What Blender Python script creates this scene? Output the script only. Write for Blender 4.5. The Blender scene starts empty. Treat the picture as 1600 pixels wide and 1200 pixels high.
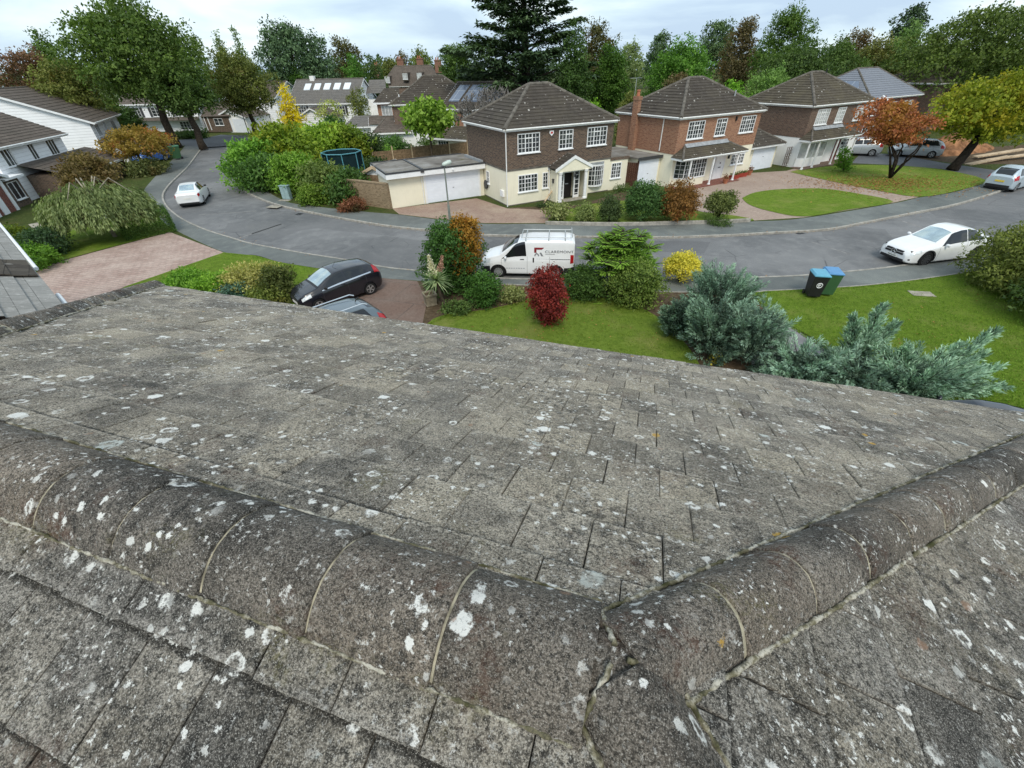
import bpy, bmesh, math, random
import numpy as np
from mathutils import Vector, Matrix, Euler
R = math.radians
random.seed(7)
SC = bpy.context.scene

# ------------------------------------------------------------ camera
CAM_H, CAM_F, CAM_P, CAM_R = 8.2, 668.2, R(36.65), R(1.615)
cd = bpy.data.cameras.new('camera'); cam = bpy.data.objects.new('camera', cd)
SC.collection.objects.link(cam)
cd.sensor_width = 36.0; cd.lens = CAM_F / 1600 * 36; cd.clip_start = 0.05; cd.clip_end = 2000
cam.matrix_world = Matrix.Translation((0, 0, CAM_H)) @ Matrix.Rotation(R(90) - CAM_P, 4, 'X') @ Matrix.Rotation(-CAM_R, 4, 'Z')
SC.camera = cam

# ------------------------------------------------------------ sky
SUN_EL, SUN_AZ = R(50), R(178)      # azimuth clockwise from +Y
w = bpy.data.worlds.new('World'); SC.world = w; w.use_nodes = True
wt = w.node_tree; wt.nodes.clear()
wo = wt.nodes.new('ShaderNodeOutputWorld'); bg = wt.nodes.new('ShaderNodeBackground')
bg.inputs['Strength'].default_value = 0.115
sky = wt.nodes.new('ShaderNodeTexSky'); sky.sky_type = 'NISHITA'; sky.sun_disc = False
sky.sun_elevation = SUN_EL; sky.sun_rotation = SUN_AZ; sky.dust_density = 2.0
tc = wt.nodes.new('ShaderNodeTexCoord')
mp = wt.nodes.new('ShaderNodeMapping'); mp.inputs['Scale'].default_value = (1.6, 1.6, 7.5); mp.inputs['Location'].default_value = (3.1, 0.4, 0.2)
wt.links.new(tc.outputs['Generated'], mp.inputs['Vector'])
cn = wt.nodes.new('ShaderNodeTexNoise'); cn.inputs['Scale'].default_value = 1.5; cn.inputs['Detail'].default_value = 7; cn.inputs['Roughness'].default_value = 0.52
cn.inputs['Distortion'].default_value = 0.3
wt.links.new(mp.outputs['Vector'], cn.inputs['Vector'])
cr = wt.nodes.new('ShaderNodeValToRGB')
cr.color_ramp.elements[0].position = 0.4; cr.color_ramp.elements[0].color = (3.5, 4.5, 5.7, 1)
cr.color_ramp.elements[1].position = 0.6; cr.color_ramp.elements[1].color = (6.2, 7.0, 7.3, 1)
e = cr.color_ramp.elements.new(0.5); e.color = (4.6, 5.7, 6.5, 1)
wt.links.new(cn.outputs['Fac'], cr.inputs['Fac'])
cm = wt.nodes.new('ShaderNodeMix'); cm.data_type = 'RGBA'; cm.inputs[0].default_value = 0.9
wt.links.new(sky.outputs['Color'], cm.inputs[6]); wt.links.new(cr.outputs['Color'], cm.inputs[7])
wt.links.new(cm.outputs[2], bg.inputs['Color']); wt.links.new(bg.outputs[0], wo.inputs['Surface'])

# ------------------------------------------------------------ sun (overcast)
sd = bpy.data.lights.new('sun', 'SUN'); sd.energy = 1.5; sd.angle = R(20); sd.color = (1.0, 0.925, 0.8)
so = bpy.data.objects.new('sun', sd); SC.collection.objects.link(so)
sdir = Vector((math.sin(SUN_AZ) * math.cos(SUN_EL), math.cos(SUN_AZ) * math.cos(SUN_EL), math.sin(SUN_EL)))
so.rotation_euler = sdir.to_track_quat('Z', 'Y').to_euler()
SC.view_settings.view_transform = 'Standard'; SC.view_settings.look = 'None'
SC.view_settings.exposure = 0.54; SC.view_settings.gamma = 1.0

# ------------------------------------------------------------ survey helpers: where a point on the ground stands
CP, SP, CR_, SR_ = math.cos(CAM_P), math.sin(CAM_P), math.cos(CAM_R), math.sin(CAM_R)
def ray(x, y):
    u, v = (x - 800) / CAM_F, (600 - y) / CAM_F
    u, v = u * CR_ + v * SR_, -u * SR_ + v * CR_
    return u, CP + v * SP, -SP + v * CP
def G(x, y, z=0.0):
    r = ray(x, y); t = (z - CAM_H) / r[2]
    return (r[0] * t, r[1] * t)
def at(x, y, Y):
    r = ray(x, y); t = Y / r[1]
    return r[0] * t, CAM_H + r[2] * t
def depth(X, Y, Z): return Y * CP - (Z - CAM_H) * SP
def row(X, Y, Z):
    Z -= CAM_H; d = Y * CP - Z * SP; u = Y * SP + Z * CP
    return 600 - CAM_F * (X / d * SR_ + u / d * CR_)
def height_at(X, Y, y):
    lo, hi = -1.0, 7.9 if Y < 14 else 30
    for _ in range(40):
        m = (lo + hi) / 2
        if row(X, Y, m) > y: lo = m
        else: hi = m
    return m

# ------------------------------------------------------------ objects
COL = SC.collection
def tag(o, label=None, cat=None, group=None, kind=None):
    if label: o['label'] = label
    if cat: o['category'] = cat
    if group: o['group'] = group
    if kind: o['kind'] = kind
    return o
def empty(name, loc=(0, 0, 0), rz=0.0, label=None, cat=None, group=None):
    o = bpy.data.objects.new(name, None); COL.objects.link(o); o.empty_display_size = 0.2
    o.location = loc; o.rotation_euler = (0, 0, rz)
    return tag(o, label, cat, group)
def link(name, me, mat=None, parent=None):
    o = bpy.data.objects.new(name, me); COL.objects.link(o)
    if mat is not None: me.materials.append(mat)
    if parent is not None: o.parent = parent
    return o
def copy_tree(o, parent=None):
    c = o.copy(); COL.objects.link(c)
    if parent is not None: c.parent = parent
    for ch in list(o.children): copy_tree(ch, c)
    return c

def auto_uv(me):
    uv = me.uv_layers.new(name='UVMap')
    vs = me.vertices
    for p in me.polygons:
        n = p.normal
        if abs(n.z) > 0.97: a, b = Vector((1, 0, 0)), Vector((0, 1, 0))
        else:
            a = Vector((-n.y, n.x, 0)).normalized(); b = n.cross(a)
        for li in p.loop_indices:
            co = vs[me.loops[li].vertex_index].co
            uv.data[li].uv = (a.dot(co), b.dot(co))

class MB:
    """collects shapes for ONE mesh"""
    def __init__(s, f=None): s.v = []; s.f = []; s.map = f
    def add(s, vs, fs):
        o = len(s.v)
        s.v += [s.map(*v) if s.map else tuple(v) for v in vs]
        s.f += [tuple(o + i for i in f) for f in fs]
        return s
    def box(s, x0, x1, y0, y1, z0, z1):
        return s.add([(x0,y0,z0),(x1,y0,z0),(x1,y1,z0),(x0,y1,z0),(x0,y0,z1),(x1,y0,z1),(x1,y1,z1),(x0,y1,z1)],
                     [(3,2,1,0),(4,5,6,7),(0,1,5,4),(1,2,6,5),(2,3,7,6),(3,0,4,7)])
    def poly(s, pts): return s.add(pts, [tuple(range(len(pts)))])
    def prism(s, pts, z0, z1):
        n = len(pts)
        vs = [(p[0], p[1], z0) for p in pts] + [(p[0], p[1], z1) for p in pts]
        fs = [tuple(range(n - 1, -1, -1)), tuple(range(n, 2 * n))] + [(i, (i + 1) % n, n + (i + 1) % n, n + i) for i in range(n)]
        return s.add(vs, fs)
    def wedge(s, prof, y0, y1):
        """prof in (x,z), extruded along y"""
        n = len(prof)
        vs = [(p[0], y0, p[1]) for p in prof] + [(p[0], y1, p[1]) for p in prof]
        return s.add(vs, [tuple(range(n)), tuple(range(2 * n - 1, n - 1, -1))] + [(i, n + i, n + (i + 1) % n, (i + 1) % n) for i in range(n)])
    def wedge_x(s, prof, x0, x1):
        """prof in (y,z), extruded along x"""
        n = len(prof)
        vs = [(x0, p[0], p[1]) for p in prof] + [(x1, p[0], p[1]) for p in prof]
        return s.add(vs, [tuple(range(n - 1, -1, -1)), tuple(range(n, 2 * n))] + [(i, (i + 1) % n, n + (i + 1) % n, n + i) for i in range(n)])
    def tube(s, path, rad, n=8, cap=True):
        path = [Vector(p) for p in path]
        if not hasattr(rad, '__len__'): rad = [rad] * len(path)
        vs = []; prev = None
        for i, p in enumerate(path):
            t = (path[min(i + 1, len(path) - 1)] - path[max(i - 1, 0)])
            t = t.normalized() if t.length > 1e-9 else Vector((0, 0, 1))
            if prev is None:
                a = t.cross(Vector((0, 0, 1)))
                if a.length < 0.1: a = t.cross(Vector((1, 0, 0)))
            else: a = prev - t * prev.dot(t)
            a.normalize(); prev = a; b = t.cross(a)
            for k in range(n):
                q = 2 * math.pi * k / n
                vs.append(tuple(p + (a * math.cos(q) + b * math.sin(q)) * rad[i]))
        fs = []
        for i in range(len(path) - 1):
            for k in range(n):
                fs.append((i * n + k, i * n + (k + 1) % n, (i + 1) * n + (k + 1) % n, (i + 1) * n + k))
        if cap:
            fs.append(tuple(range(n - 1, -1, -1))); m = (len(path) - 1) * n; fs.append(tuple(range(m, m + n)))
        return s.add(vs, fs)
    def lathe(s, prof, n=20, c=(0, 0, 0), axis='z'):
        """prof list of (r, h)"""
        vs = []
        for r, h in prof:
            for k in range(n):
                q = 2 * math.pi * k / n; x, y = r * math.cos(q), r * math.sin(q)
                if axis == 'z': vs.append((c[0] + x, c[1] + y, c[2] + h))
                elif axis == 'y': vs.append((c[0] + x, c[1] + h, c[2] - y))
                else: vs.append((c[0] + h, c[1] + x, c[2] + y))
        fs = []
        for i in range(len(prof) - 1):
            for k in range(n): fs.append((i * n + k, i * n + (k + 1) % n, (i + 1) * n + (k + 1) % n, (i + 1) * n + k))
        fs.append(tuple(range(n - 1, -1, -1))); m = (len(prof) - 1) * n; fs.append(tuple(range(m, m + n)))
        return s.add(vs, fs)
    def ball(s, c, r, nu=12, nv=7, jit=0.0):
        rr = r if hasattr(r, '__len__') else (r, r, r)
        vs = [(c[0], c[1], c[2] - rr[2])]
        for j in range(1, nv):
            a = -math.pi / 2 + math.pi * j / nv
            for k in range(nu):
                q = 2 * math.pi * k / nu; f = 1 + jit * (random.random() - .5)
                vs.append((c[0] + rr[0] * math.cos(a) * math.cos(q) * f, c[1] + rr[1] * math.cos(a) * math.sin(q) * f, c[2] + rr[2] * math.sin(a) * f))
        vs.append((c[0], c[1], c[2] + rr[2])); t = len(vs) - 1
        fs = [(0, 1 + (k + 1) % nu, 1 + k) for k in range(nu)]
        for j in range(nv - 2):
            for k in range(nu):
                a = 1 + j * nu; fs.append((a + k, a + (k + 1) % nu, a + nu + (k + 1) % nu, a + nu + k))
        a = 1 + (nv - 2) * nu
        fs += [(a + k, a + (k + 1) % nu, t) for k in range(nu)]
        return s.add(vs, fs)
    def build(s, name, mat, parent=None, smooth=False, bevel=0.0, fix=True, uv=True):
        me = bpy.data.meshes.new(name)
        me.from_pydata(s.v, [], s.f)
        if fix or bevel:
            bm = bmesh.new(); bm.from_mesh(me)
            if fix: bmesh.ops.recalc_face_normals(bm, faces=bm.faces)
            if bevel:
                bmesh.ops.bevel(bm, geom=list(bm.edges), offset=bevel, segments=2, affect='EDGES', profile=0.7)
            bm.to_mesh(me); bm.free()
        me.update()
        if uv: auto_uv(me)
        if smooth:
            for p in me.polygons: p.use_smooth = True
        return link(name, me, mat, parent)
# ------------------------------------------------------------ materials
class NT:
    def __init__(s, name):
        s.m = bpy.data.materials.new(name); s.m.use_nodes = True
        s.t = s.m.node_tree; s.t.nodes.clear()
        s.out = s.t.nodes.new('ShaderNodeOutputMaterial')
        s.p = s.t.nodes.new('ShaderNodeBsdfPrincipled'); s.t.links.new(s.p.outputs[0], s.out.inputs['Surface'])
        s.tc = s.t.nodes.new('ShaderNodeTexCoord')
    def n(s, typ, **kw):
        nd = s.t.nodes.new(typ)
        for k, v in kw.items():
            if k in nd.inputs: s.put(nd.inputs[k], v)
            else: setattr(nd, k, v)
        return nd
    def put(s, sock, v):
        if isinstance(v, bpy.types.NodeSocket): s.t.links.new(v, sock)
        else:
            if sock.type == 'RGBA' and len(v) == 3: v = (*v, 1)
            sock.default_value = v
    @property
    def obj(s): return s.tc.outputs['Object']
    @property
    def uv(s): return s.tc.outputs['UV']
    def noise(s, scale, detail=4, rough=0.55, vec=None, dist=0.0, col=False):
        nd = s.n('ShaderNodeTexNoise', Scale=scale, Detail=detail, Roughness=rough, Distortion=dist)
        s.t.links.new(vec or s.obj, nd.inputs['Vector'])
        return nd.outputs['Color' if col else 'Fac']
    def vor(s, scale, vec=None, feature='F1', rnd=1.0, out='Distance'):
        nd = s.n('ShaderNodeTexVoronoi', feature=feature); nd.inputs['Scale'].default_value = scale
        nd.inputs['Randomness'].default_value = rnd
        s.t.links.new(vec or s.obj, nd.inputs['Vector'])
        return nd.outputs[out] if isinstance(out, str) else [nd.outputs[o] for o in out]
    def math(s, op, a, b=0.0, c=0.0):
        nd = s.n('ShaderNodeMath', operation=op); s.put(nd.inputs[0], a); s.put(nd.inputs[1], b); s.put(nd.inputs[2], c); return nd.outputs[0]
    def step(s, v, a, b, c=0.0, d=1.0):
        nd = s.n('ShaderNodeMapRange', interpolation_type='SMOOTHSTEP'); s.put(nd.inputs[0], v)
        for i, q in enumerate((a, b, c, d)): s.put(nd.inputs[1 + i], q)
        return nd.outputs[0]
    def mix(s, f, a, b, mode='MIX'):
        nd = s.n('ShaderNodeMix', data_type='RGBA', blend_type=mode); s.put(nd.inputs[0], f); s.put(nd.inputs[6], a); s.put(nd.inputs[7], b); return nd.outputs[2]
    def ramp(s, f, stops):
        nd = s.n('ShaderNodeValToRGB'); s.put(nd.inputs[0], f); el = nd.color_ramp.elements
        while len(el) < len(stops): el.new(0.5)
        for e_, (p, c) in zip(el, stops): e_.position = p; e_.color = (*c, 1)
        return nd.outputs[0]
    def bump(s, h, strength=0.3, dist=0.02):
        nd = s.n('ShaderNodeBump', Strength=strength, Distance=dist, Height=h)
        s.t.links.new(nd.outputs[0], s.p.inputs['Normal']); return nd
    def done(s, col=None, rough=0.8, spec=0.3, metal=0.0, **kw):
        if col is not None: s.put(s.p.inputs['Base Color'], col)
        s.put(s.p.inputs['Roughness'], rough); s.put(s.p.inputs['Specular IOR Level'], spec); s.put(s.p.inputs['Metallic'], metal)
        for k, v in kw.items(): s.put(s.p.inputs[k], v)
        return s.m
def mul(c, k): return tuple(x * k for x in c)
_pc = {}
def plain(name, col, rough=0.6, spec=0.4, var=0.12, scale=3.0, metal=0.0, bump=0.0, **kw):
    if name in _pc: return _pc[name]
    t = NT(name)
    f = t.noise(scale, 6, 0.62)
    c = t.mix(t.step(f, 0.3, 0.72), mul(col, 1 - var), tuple(min(1, x * (1 + var * .5)) for x in col))
    if bump: t.bump(t.noise(scale * 12, 4), bump, 0.01)
    _pc[name] = t.done(c, rough, spec, metal, **kw); return _pc[name]

def grass_mat(name, a, b, c, worn=0.35):
    t = NT(name)
    big = t.noise(0.55, 5, 0.6); mid = t.noise(4.5, 5, 0.7); fine = t.noise(60, 3, 0.8)
    col = t.mix(t.step(mid, 0.3, 0.7), a, b)
    col = t.mix(t.math('MULTIPLY', t.step(big, 0.48, 0.72), worn), col, c)
    col = t.mix(t.step(t.noise(1.7, 6, 0.7, dist=.6), 0.55, 0.75, 0, .45), col, mul(a, .62))
    col = t.mix(t.step(fine, 0.3, 0.75), t.mix(1.0, col, (.62, .66, .55), 'MULTIPLY'), t.mix(1.0, col, (1.35, 1.28, 1.25), 'MULTIPLY'))
    t.bump(t.math('ADD', fine, t.math('MULTIPLY', mid, 1.5)), 0.9, 0.05)
    return t.done(col, 0.95, 0.1)
M = {}
M['lawn'] = grass_mat('lawn_grass', (.115, .19, .022), (.185, .28, .036), (.26, .285, .08), .7)
M['lawn_worn'] = grass_mat('mossy_lawn_grass', (.13, .205, .028), (.21, .295, .048), (.28, .29, .09), 0.8)
M['rough'] = grass_mat('rough_grass', (.05, .075, .02), (.09, .115, .035), (.14, .115, .06), 0.6)
def earth():
    t = NT('bare_earth'); f = t.noise(5, 8, .7); g = t.vor(18)
    c = t.ramp(f, [(.3, (.05, .035, .022)), (.55, (.11, .08, .052)), (.75, (.2, .16, .11))])
    c = t.mix(t.step(t.noise(30, 3), .58, .66, 0, .8), c, (.13, .08, .03))
    t.bump(f, .8, .06); return t.done(c, .95, .1)
M['earth'] = earth()
def asphalt(name, a, b, tint, crack=True):
    t = NT(name)
    big = t.noise(.22, 6, .6, dist=.4); mid = t.noise(1.6, 6, .65); fine = t.noise(90, 2, .7)
    c = t.mix(t.step(big, .35, .68), a, b)
    c = t.mix(t.step(mid, .42, .75, 0, .55), c, tint)
    # resurfacing patches with straight edges
    mpn = t.n('ShaderNodeMapping'); mpn.inputs['Rotation'].default_value = (0, 0, .42); t.t.links.new(t.obj, mpn.inputs['Vector'])
    vc = t.n('ShaderNodeTexVoronoi', distance='CHEBYCHEV'); vc.inputs['Scale'].default_value = .16; t.t.links.new(mpn.outputs[0], vc.inputs['Vector'])
    sep = t.n('ShaderNodeSeparateColor'); t.t.links.new(vc.outputs['Color'], sep.inputs[0])
    c = t.mix(t.math('MULTIPLY', t.step(sep.outputs[0], .55, .57), .3), c, mul(a, .7))
    if crack:
        e_ = t.vor(.55, feature='DISTANCE_TO_EDGE')
        msk = t.math('MULTIPLY', t.step(e_, .004, .014, 1, 0), t.step(t.noise(.35, 3), .5, .6))
        c = t.mix(t.math('MULTIPLY', msk, .6), c, mul(a, .35))
    c = t.mix(t.step(fine, .35, .7), t.mix(1.0, c, (.8, .8, .8), 'MULTIPLY'), t.mix(1.0, c, (1.22, 1.22, 1.22), 'MULTIPLY'))
    t.bump(fine, .35, .01)
    return t.done(c, t.step(big, .3, .7, .62, .8), .35)
M['road'] = asphalt('worn_asphalt', (.12, .121, .123), (.2, .2, .201), (.26, .257, .25))
M['pavement'] = asphalt('pavement_asphalt', (.115, .125, .12), (.18, .193, .183), (.23, .243, .22), False)
M['tarmac_drive'] = asphalt('dark_driveway_tarmac', (.085, .09, .1), (.12, .125, .135), (.15, .15, .155), False)
M['road_joint'] = plain('pale_road_joint', (.27, .26, .25), .9, .2, .35, 3)
M['road_patch'] = asphalt('pale_asphalt_patch', (.14, .14, .14), (.19, .19, .187), (.22, .218, .212), False)
M['road_patch2'] = asphalt('dark_asphalt_patch', (.115, .115, .118), (.15, .15, .152), (.17, .17, .17), False)
M['kerb'] = plain('concrete_kerb', (.37, .35, .31), .85, .2, .35, 4, bump=.3)
M['concrete'] = plain('concrete_slab', (.36, .33, .27), .85, .2, .3, 3, bump=.3)
M['path'] = plain('grey_path', (.24, .235, .235), .9, .2, .2, 2.2, bump=.3)
def paving(name, a, b, mortar, bw, bh, wash, rot=0.0, ms=.012):
    t = NT(name)
    mp_ = t.n('ShaderNodeMapping'); mp_.inputs['Rotation'].default_value = (0, 0, rot); t.t.links.new(t.uv, mp_.inputs['Vector'])
    br = t.n('ShaderNodeTexBrick', offset=.5); br.inputs['Scale'].default_value = 1
    t.t.links.new(mp_.outputs[0], br.inputs['Vector'])
    for k, v in (('Color1', a), ('Color2', b), ('Mortar', mortar)): t.put(br.inputs[k], v)
    br.inputs['Mortar Size'].default_value = ms; br.inputs['Mortar Smooth'].default_value = .2; br.inputs['Brick Width'].default_value = bw; br.inputs['Row Height'].default_value = bh
    c = br.outputs['Color']
    c = t.mix(t.step(t.noise(.5, 6, .65), .36, .72, 0, .75), c, wash)
    c = t.mix(t.step(t.noise(2.6, 5, .7), .5, .8, 0, .5), c, mul(a, .55))
    g = t.noise(14, 3, .7); c = t.mix(t.step(g, .35, .7), t.mix(1., c, (.85, .84, .83), 'MULTIPLY'), t.mix(1., c, (1.14, 1.14, 1.14), 'MULTIPLY'))
    t.bump(br.outputs['Fac'], .3, -.01)
    return t.done(c, .88, .2)
M['pave_pink'] = paving('pink_block_paving', (.36, .25, .21), (.45, .33, .285), (.24, .19, .165), .42, .21, (.5, .4, .345), .3, .02)
M['pave_buff'] = paving('buff_resin_drive', (.33, .25, .205), (.37, .285, .235), (.33, .25, .2), .2, .1, (.42, .335, .275))
M['pave_red'] = paving('red_brick_forecourt', (.31, .2, .155), (.36, .25, .2), (.24, .19, .15), .22, .11, (.42, .33, .25), .4)
M['pave_dark'] = paving('worn_red_concrete_drive', (.16, .105, .085), (.19, .13, .105), (.1, .08, .07), 2.4, 1.8, (.215, .17, .145), .35, .02)

def brick(name, a, b, c3, mortar, wash=None):
    t = NT(name)
    br = t.n('ShaderNodeTexBrick', offset=.5); br.inputs['Scale'].default_value = 1
    t.t.links.new(t.uv, br.inputs['Vector'])
    for k, v in (('Color1', a), ('Color2', b), ('Mortar', mortar)): t.put(br.inputs[k], v)
    br.inputs['Bias'].default_value = -.1
    br.inputs['Mortar Size'].default_value = .011; br.inputs['Mortar Smooth'].default_value = .3; br.inputs['Brick Width'].default_value = .235; br.inputs['Row Height'].default_value = .082
    # some odd bricks
    mp_ = t.n('ShaderNodeMapping'); mp_.inputs['Scale'].default_value = (4.25, 12.2, 1); t.t.links.new(t.uv, mp_.inputs['Vector'])
    od = t.noise(1.0, 0, .5, vec=mp_.outputs[0])
    c = t.mix(t.math('MULTIPLY', t.step(od, .52, .62), t.math('SUBTRACT', 1.0, br.outputs['Fac'])), br.outputs['Color'], c3)
    if wash: c = t.mix(t.step(t.noise(.8, 5, .6), .4, .75, 0, .5), c, wash)
    t.bump(br.outputs['Fac'], .5, -.012)
    return t.done(c, .9, .15)
M['brick_brown'] = brick('dark_brown_brick', (.105, .068, .05), (.175, .12, .088), (.055, .042, .038), (.24, .2, .16), (.15, .11, .085))
M['brick_orange'] = brick('orange_red_brick', (.33, .155, .09), (.39, .205, .125), (.235, .1, .065), (.36, .26, .19), (.35, .2, .13))
M['brick_purple'] = brick('mixed_brown_brick', (.13, .078, .058), (.21, .14, .105), (.085, .06, .05), (.26, .21, .17), (.17, .115, .09))
M['brick_yellow'] = brick('yellow_stock_brick', (.29, .21, .125), (.36, .265, .17), (.2, .14, .085), (.3, .25, .18), (.22, .17, .11))
M['brick_chim'] = brick('weathered_chimney_brick', (.24, .1, .065), (.3, .14, .09), (.17, .075, .05), (.25, .2, .16))
M['brick_red'] = brick('deep_red_brick', (.2, .06, .045), (.26, .09, .065), (.15, .05, .04), (.25, .18, .15))
def render_(name, col):
    t = NT(name); f = t.noise(1.1, 6, .65); g = t.noise(35, 3)
    sx = t.n('ShaderNodeMapping'); sx.inputs['Scale'].default_value = (3, 3, .25); t.t.links.new(t.obj, sx.inputs['Vector'])
    st = t.noise(2.2, 4, .6, vec=sx.outputs[0])
    c = t.mix(t.step(f, .38, .75, 0, .5), col, mul(col, .86))
    c = t.mix(t.step(st, .55, .8, 0, .4), c, mul(col, .74))
    t.bump(g, .25, .01); return t.done(c, .85, .2)
M['cream'] = render_('cream_render', (.86, .81, .65))
M['white_wall'] = render_('white_render', (.9, .9, .89))
def clap(name, col, pitch):
    t = NT(name)
    sp = t.n('ShaderNodeSeparateXYZ'); t.t.links.new(t.uv, sp.inputs[0])
    fr = t.math('FRACT', t.math('DIVIDE', sp.outputs[1], pitch))
    gap = t.step(fr, .0, .1, 0.55, 1.0)
    c = t.mix(t.step(t.noise(1.2, 5), .4, .7, 0, .5), col, mul(col, .88))
    c = t.mix(1.0, c, t.n('ShaderNodeCombineColor', Red=gap, Green=gap, Blue=gap).outputs[0], 'MULTIPLY')
    t.bump(t.math('SUBTRACT', 1.0, fr), .8, .03)
    return t.done(c, .6, .3)
M['clap'] = clap('white_clapboard', (.9, .91, .93), .27)
M['door_slats'] = clap('white_slatted_door', (.88, .9, .93), .2)
def shingle(name, a, b, moss, dots, bw=.3, bh=.34):
    t = NT(name)
    br = t.n('ShaderNodeTexBrick', offset=.5); br.inputs['Scale'].default_value = 1
    t.t.links.new(t.uv, br.inputs['Vector'])
    for k, v in (('Color1', a), ('Color2', b), ('Mortar', mul(a, .4))): t.put(br.inputs[k], v)
    br.inputs['Mortar Size'].default_value = .006; br.inputs['Brick Width'].default_value = bw; br.inputs['Row Height'].default_value = bh
    c = br.outputs['Color']
    c = t.mix(t.step(t.noise(.7, 6, .65), .4, .72, 0, .75), c, moss)
    c = t.mix(t.step(t.noise(9, 5, .75), .5, .75, 0, .6), c, mul(b, 1.6))
    if dots:
        dst, dc = t.vor(3.4, out=('Distance', 'Color')); sp = t.n('ShaderNodeSeparateColor'); t.t.links.new(dc, sp.inputs[0])
        d2 = t.math('ADD', dst, t.math('MULTIPLY', t.math('SUBTRACT', t.noise(16, 3), .5), .16))
        m = t.math('LESS_THAN', d2, t.math('MULTIPLY', sp.outputs[0], dots))
        m = t.math('MULTIPLY', m, t.step(sp.outputs[1], .5, .55))
        m = t.math('MULTIPLY', m, t.step(t.noise(.35, 3), .34, .5))
        c = t.mix(t.math('MULTIPLY', m, .85), c, (.55, .53, .49))
    t.bump(t.noise(22, 4), .4, .02)
    return t.done(c, .92, .15)
M['tile_dark'] = shingle('weathered_dark_roof_tile', (.055, .047, .04), (.085, .074, .062), (.09, .078, .06), .27)
M['tile_moss'] = shingle('mossy_brown_roof_tile', (.068, .058, .044), (.1, .086, .066), (.115, .1, .066), .27)
M['tile_grey'] = shingle('plain_grey_roof_tile', (.13, .125, .12), (.17, .16, .15), (.145, .135, .12), 0)
M['tile_brown'] = shingle('plain_brown_roof_tile', (.1, .082, .07), (.15, .125, .105), (.085, .075, .062), 0)
M['tile_pale'] = shingle('pale_weathered_roof_tile', (.25, .245, .23), (.33, .32, .3), (.2, .195, .18), 0)
M['tile_slate'] = shingle('new_blue_grey_roof_tile', (.19, .205, .235), (.22, .235, .265), (.2, .215, .245), 0)
M['cap'] = plain('ridge_cap_concrete', (.15, .135, .115), .9, .2, .4, 2.5, bump=.4)
M['lead'] = plain('grey_lead_flashing', (.33, .35, .37), .55, .4, .25, 4)
def felt():
    t = NT('flat_roof_felt'); f = t.noise(.7, 6, .65, dist=.5)
    c = t.ramp(f, [(.3, (.12, .108, .095)), (.5, (.2, .185, .165)), (.66, (.3, .29, .275))])
    c = t.mix(t.step(t.noise(1.3, 5, .7), .58, .7, 0, .8), c, (.13, .125, .05))
    t.bump(t.noise(30, 3), .3, .01); return t.done(c, .9, .2)
M['felt'] = felt()
M['white'] = plain('white_painted_trim', (.86, .87, .88), .4, .4, .07)
M['white_door'] = plain('white_garage_door_paint', (.82, .86, .93), .4, .4, .05)
M['pvc'] = plain('white_gutter_plastic', (.8, .8, .78), .4, .4, .12)
M['black'] = plain('black_plastic', (.018, .018, .02), .5, .4, .2)
M['darkgrey'] = plain('dark_grey_plastic', (.05, .052, .056), .5, .4, .2)
M['maroon'] = plain('maroon_door_paint', (.14, .018, .022), .4, .4, .1)
M['navy_door'] = plain('dark_open_doorway_board', (.018, .015, .014), .7, .2, .2)
M['wood'] = plain('weathered_fence_wood', (.24, .165, .1), .85, .2, .4, 5, bump=.3)
M['wood_dark'] = plain('dark_stained_wood', (.09, .042, .028), .8, .2, .35, 4, bump=.3)
M['timber'] = plain('pale_sawn_timber', (.55, .42, .28), .8, .2, .3, 3)
M['terracotta'] = plain('terracotta_pot', (.42, .16, .09), .8, .2, .25, 4)
M['redpot'] = plain('red_flower_trough', (.36, .06, .04), .7, .2, .2, 4)
M['green_metal'] = plain('green_grey_lamp_post_paint', (.2, .225, .2), .6, .3, .25, 3)
M['lamp_glass'] = plain('lamp_head_cover', (.5, .58, .52), .35, .5, .12)
M['steel'] = plain('galvanised_steel', (.5, .52, .52), .4, .5, .15, 5, metal=.6)
M['cabinet'] = plain('pale_green_cabinet_paint', (.3, .42, .43), .55, .3, .15)
M['stone_pl'] = plain('moulded_stone_planter', (.27, .235, .17), .9, .2, .35, 6, bump=.5)
M['net'] = plain('dark_trampoline_net', (.012, .03, .035), .9, .1, .2)
M['tramp_blue'] = plain('teal_trampoline_padding', (.1, .3, .36), .6, .3, .15)
def glass():
    t = NT('house_window_glass'); f = t.noise(.9, 3, .6, dist=.8)
    c = t.ramp(f, [(.38, (.02, .024, .028)), (.55, (.05, .058, .062)), (.7, (.16, .17, .165))])
    return t.done(c, .06, .5)
M['glass'] = glass()
M['curtain_glass'] = plain('window_glass_with_pale_blind', (.5, .52, .52), .12, .5, .35, 1.4)
M['sky_pane'] = plain('roof_window_glass', (.75, .8, .84), .08, .8, .06)
def solar():
    t = NT('solar_panel_glass')
    br = t.n('ShaderNodeTexBrick', offset=0); br.inputs['Scale'].default_value = 1; t.t.links.new(t.uv, br.inputs['Vector'])
    for k, v in (('Color1', (.12, .15, .21)), ('Color2', (.14, .17, .23)), ('Mortar', (.45, .48, .5))): t.put(br.inputs[k], v)
    br.inputs['Mortar Size'].default_value = .02; br.inputs['Brick Width'].default_value = 1.0; br.inputs['Row Height'].default_value = 1.65
    return t.done(br.outputs['Color'], .12, .8)
M['solar'] = solar()

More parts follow.
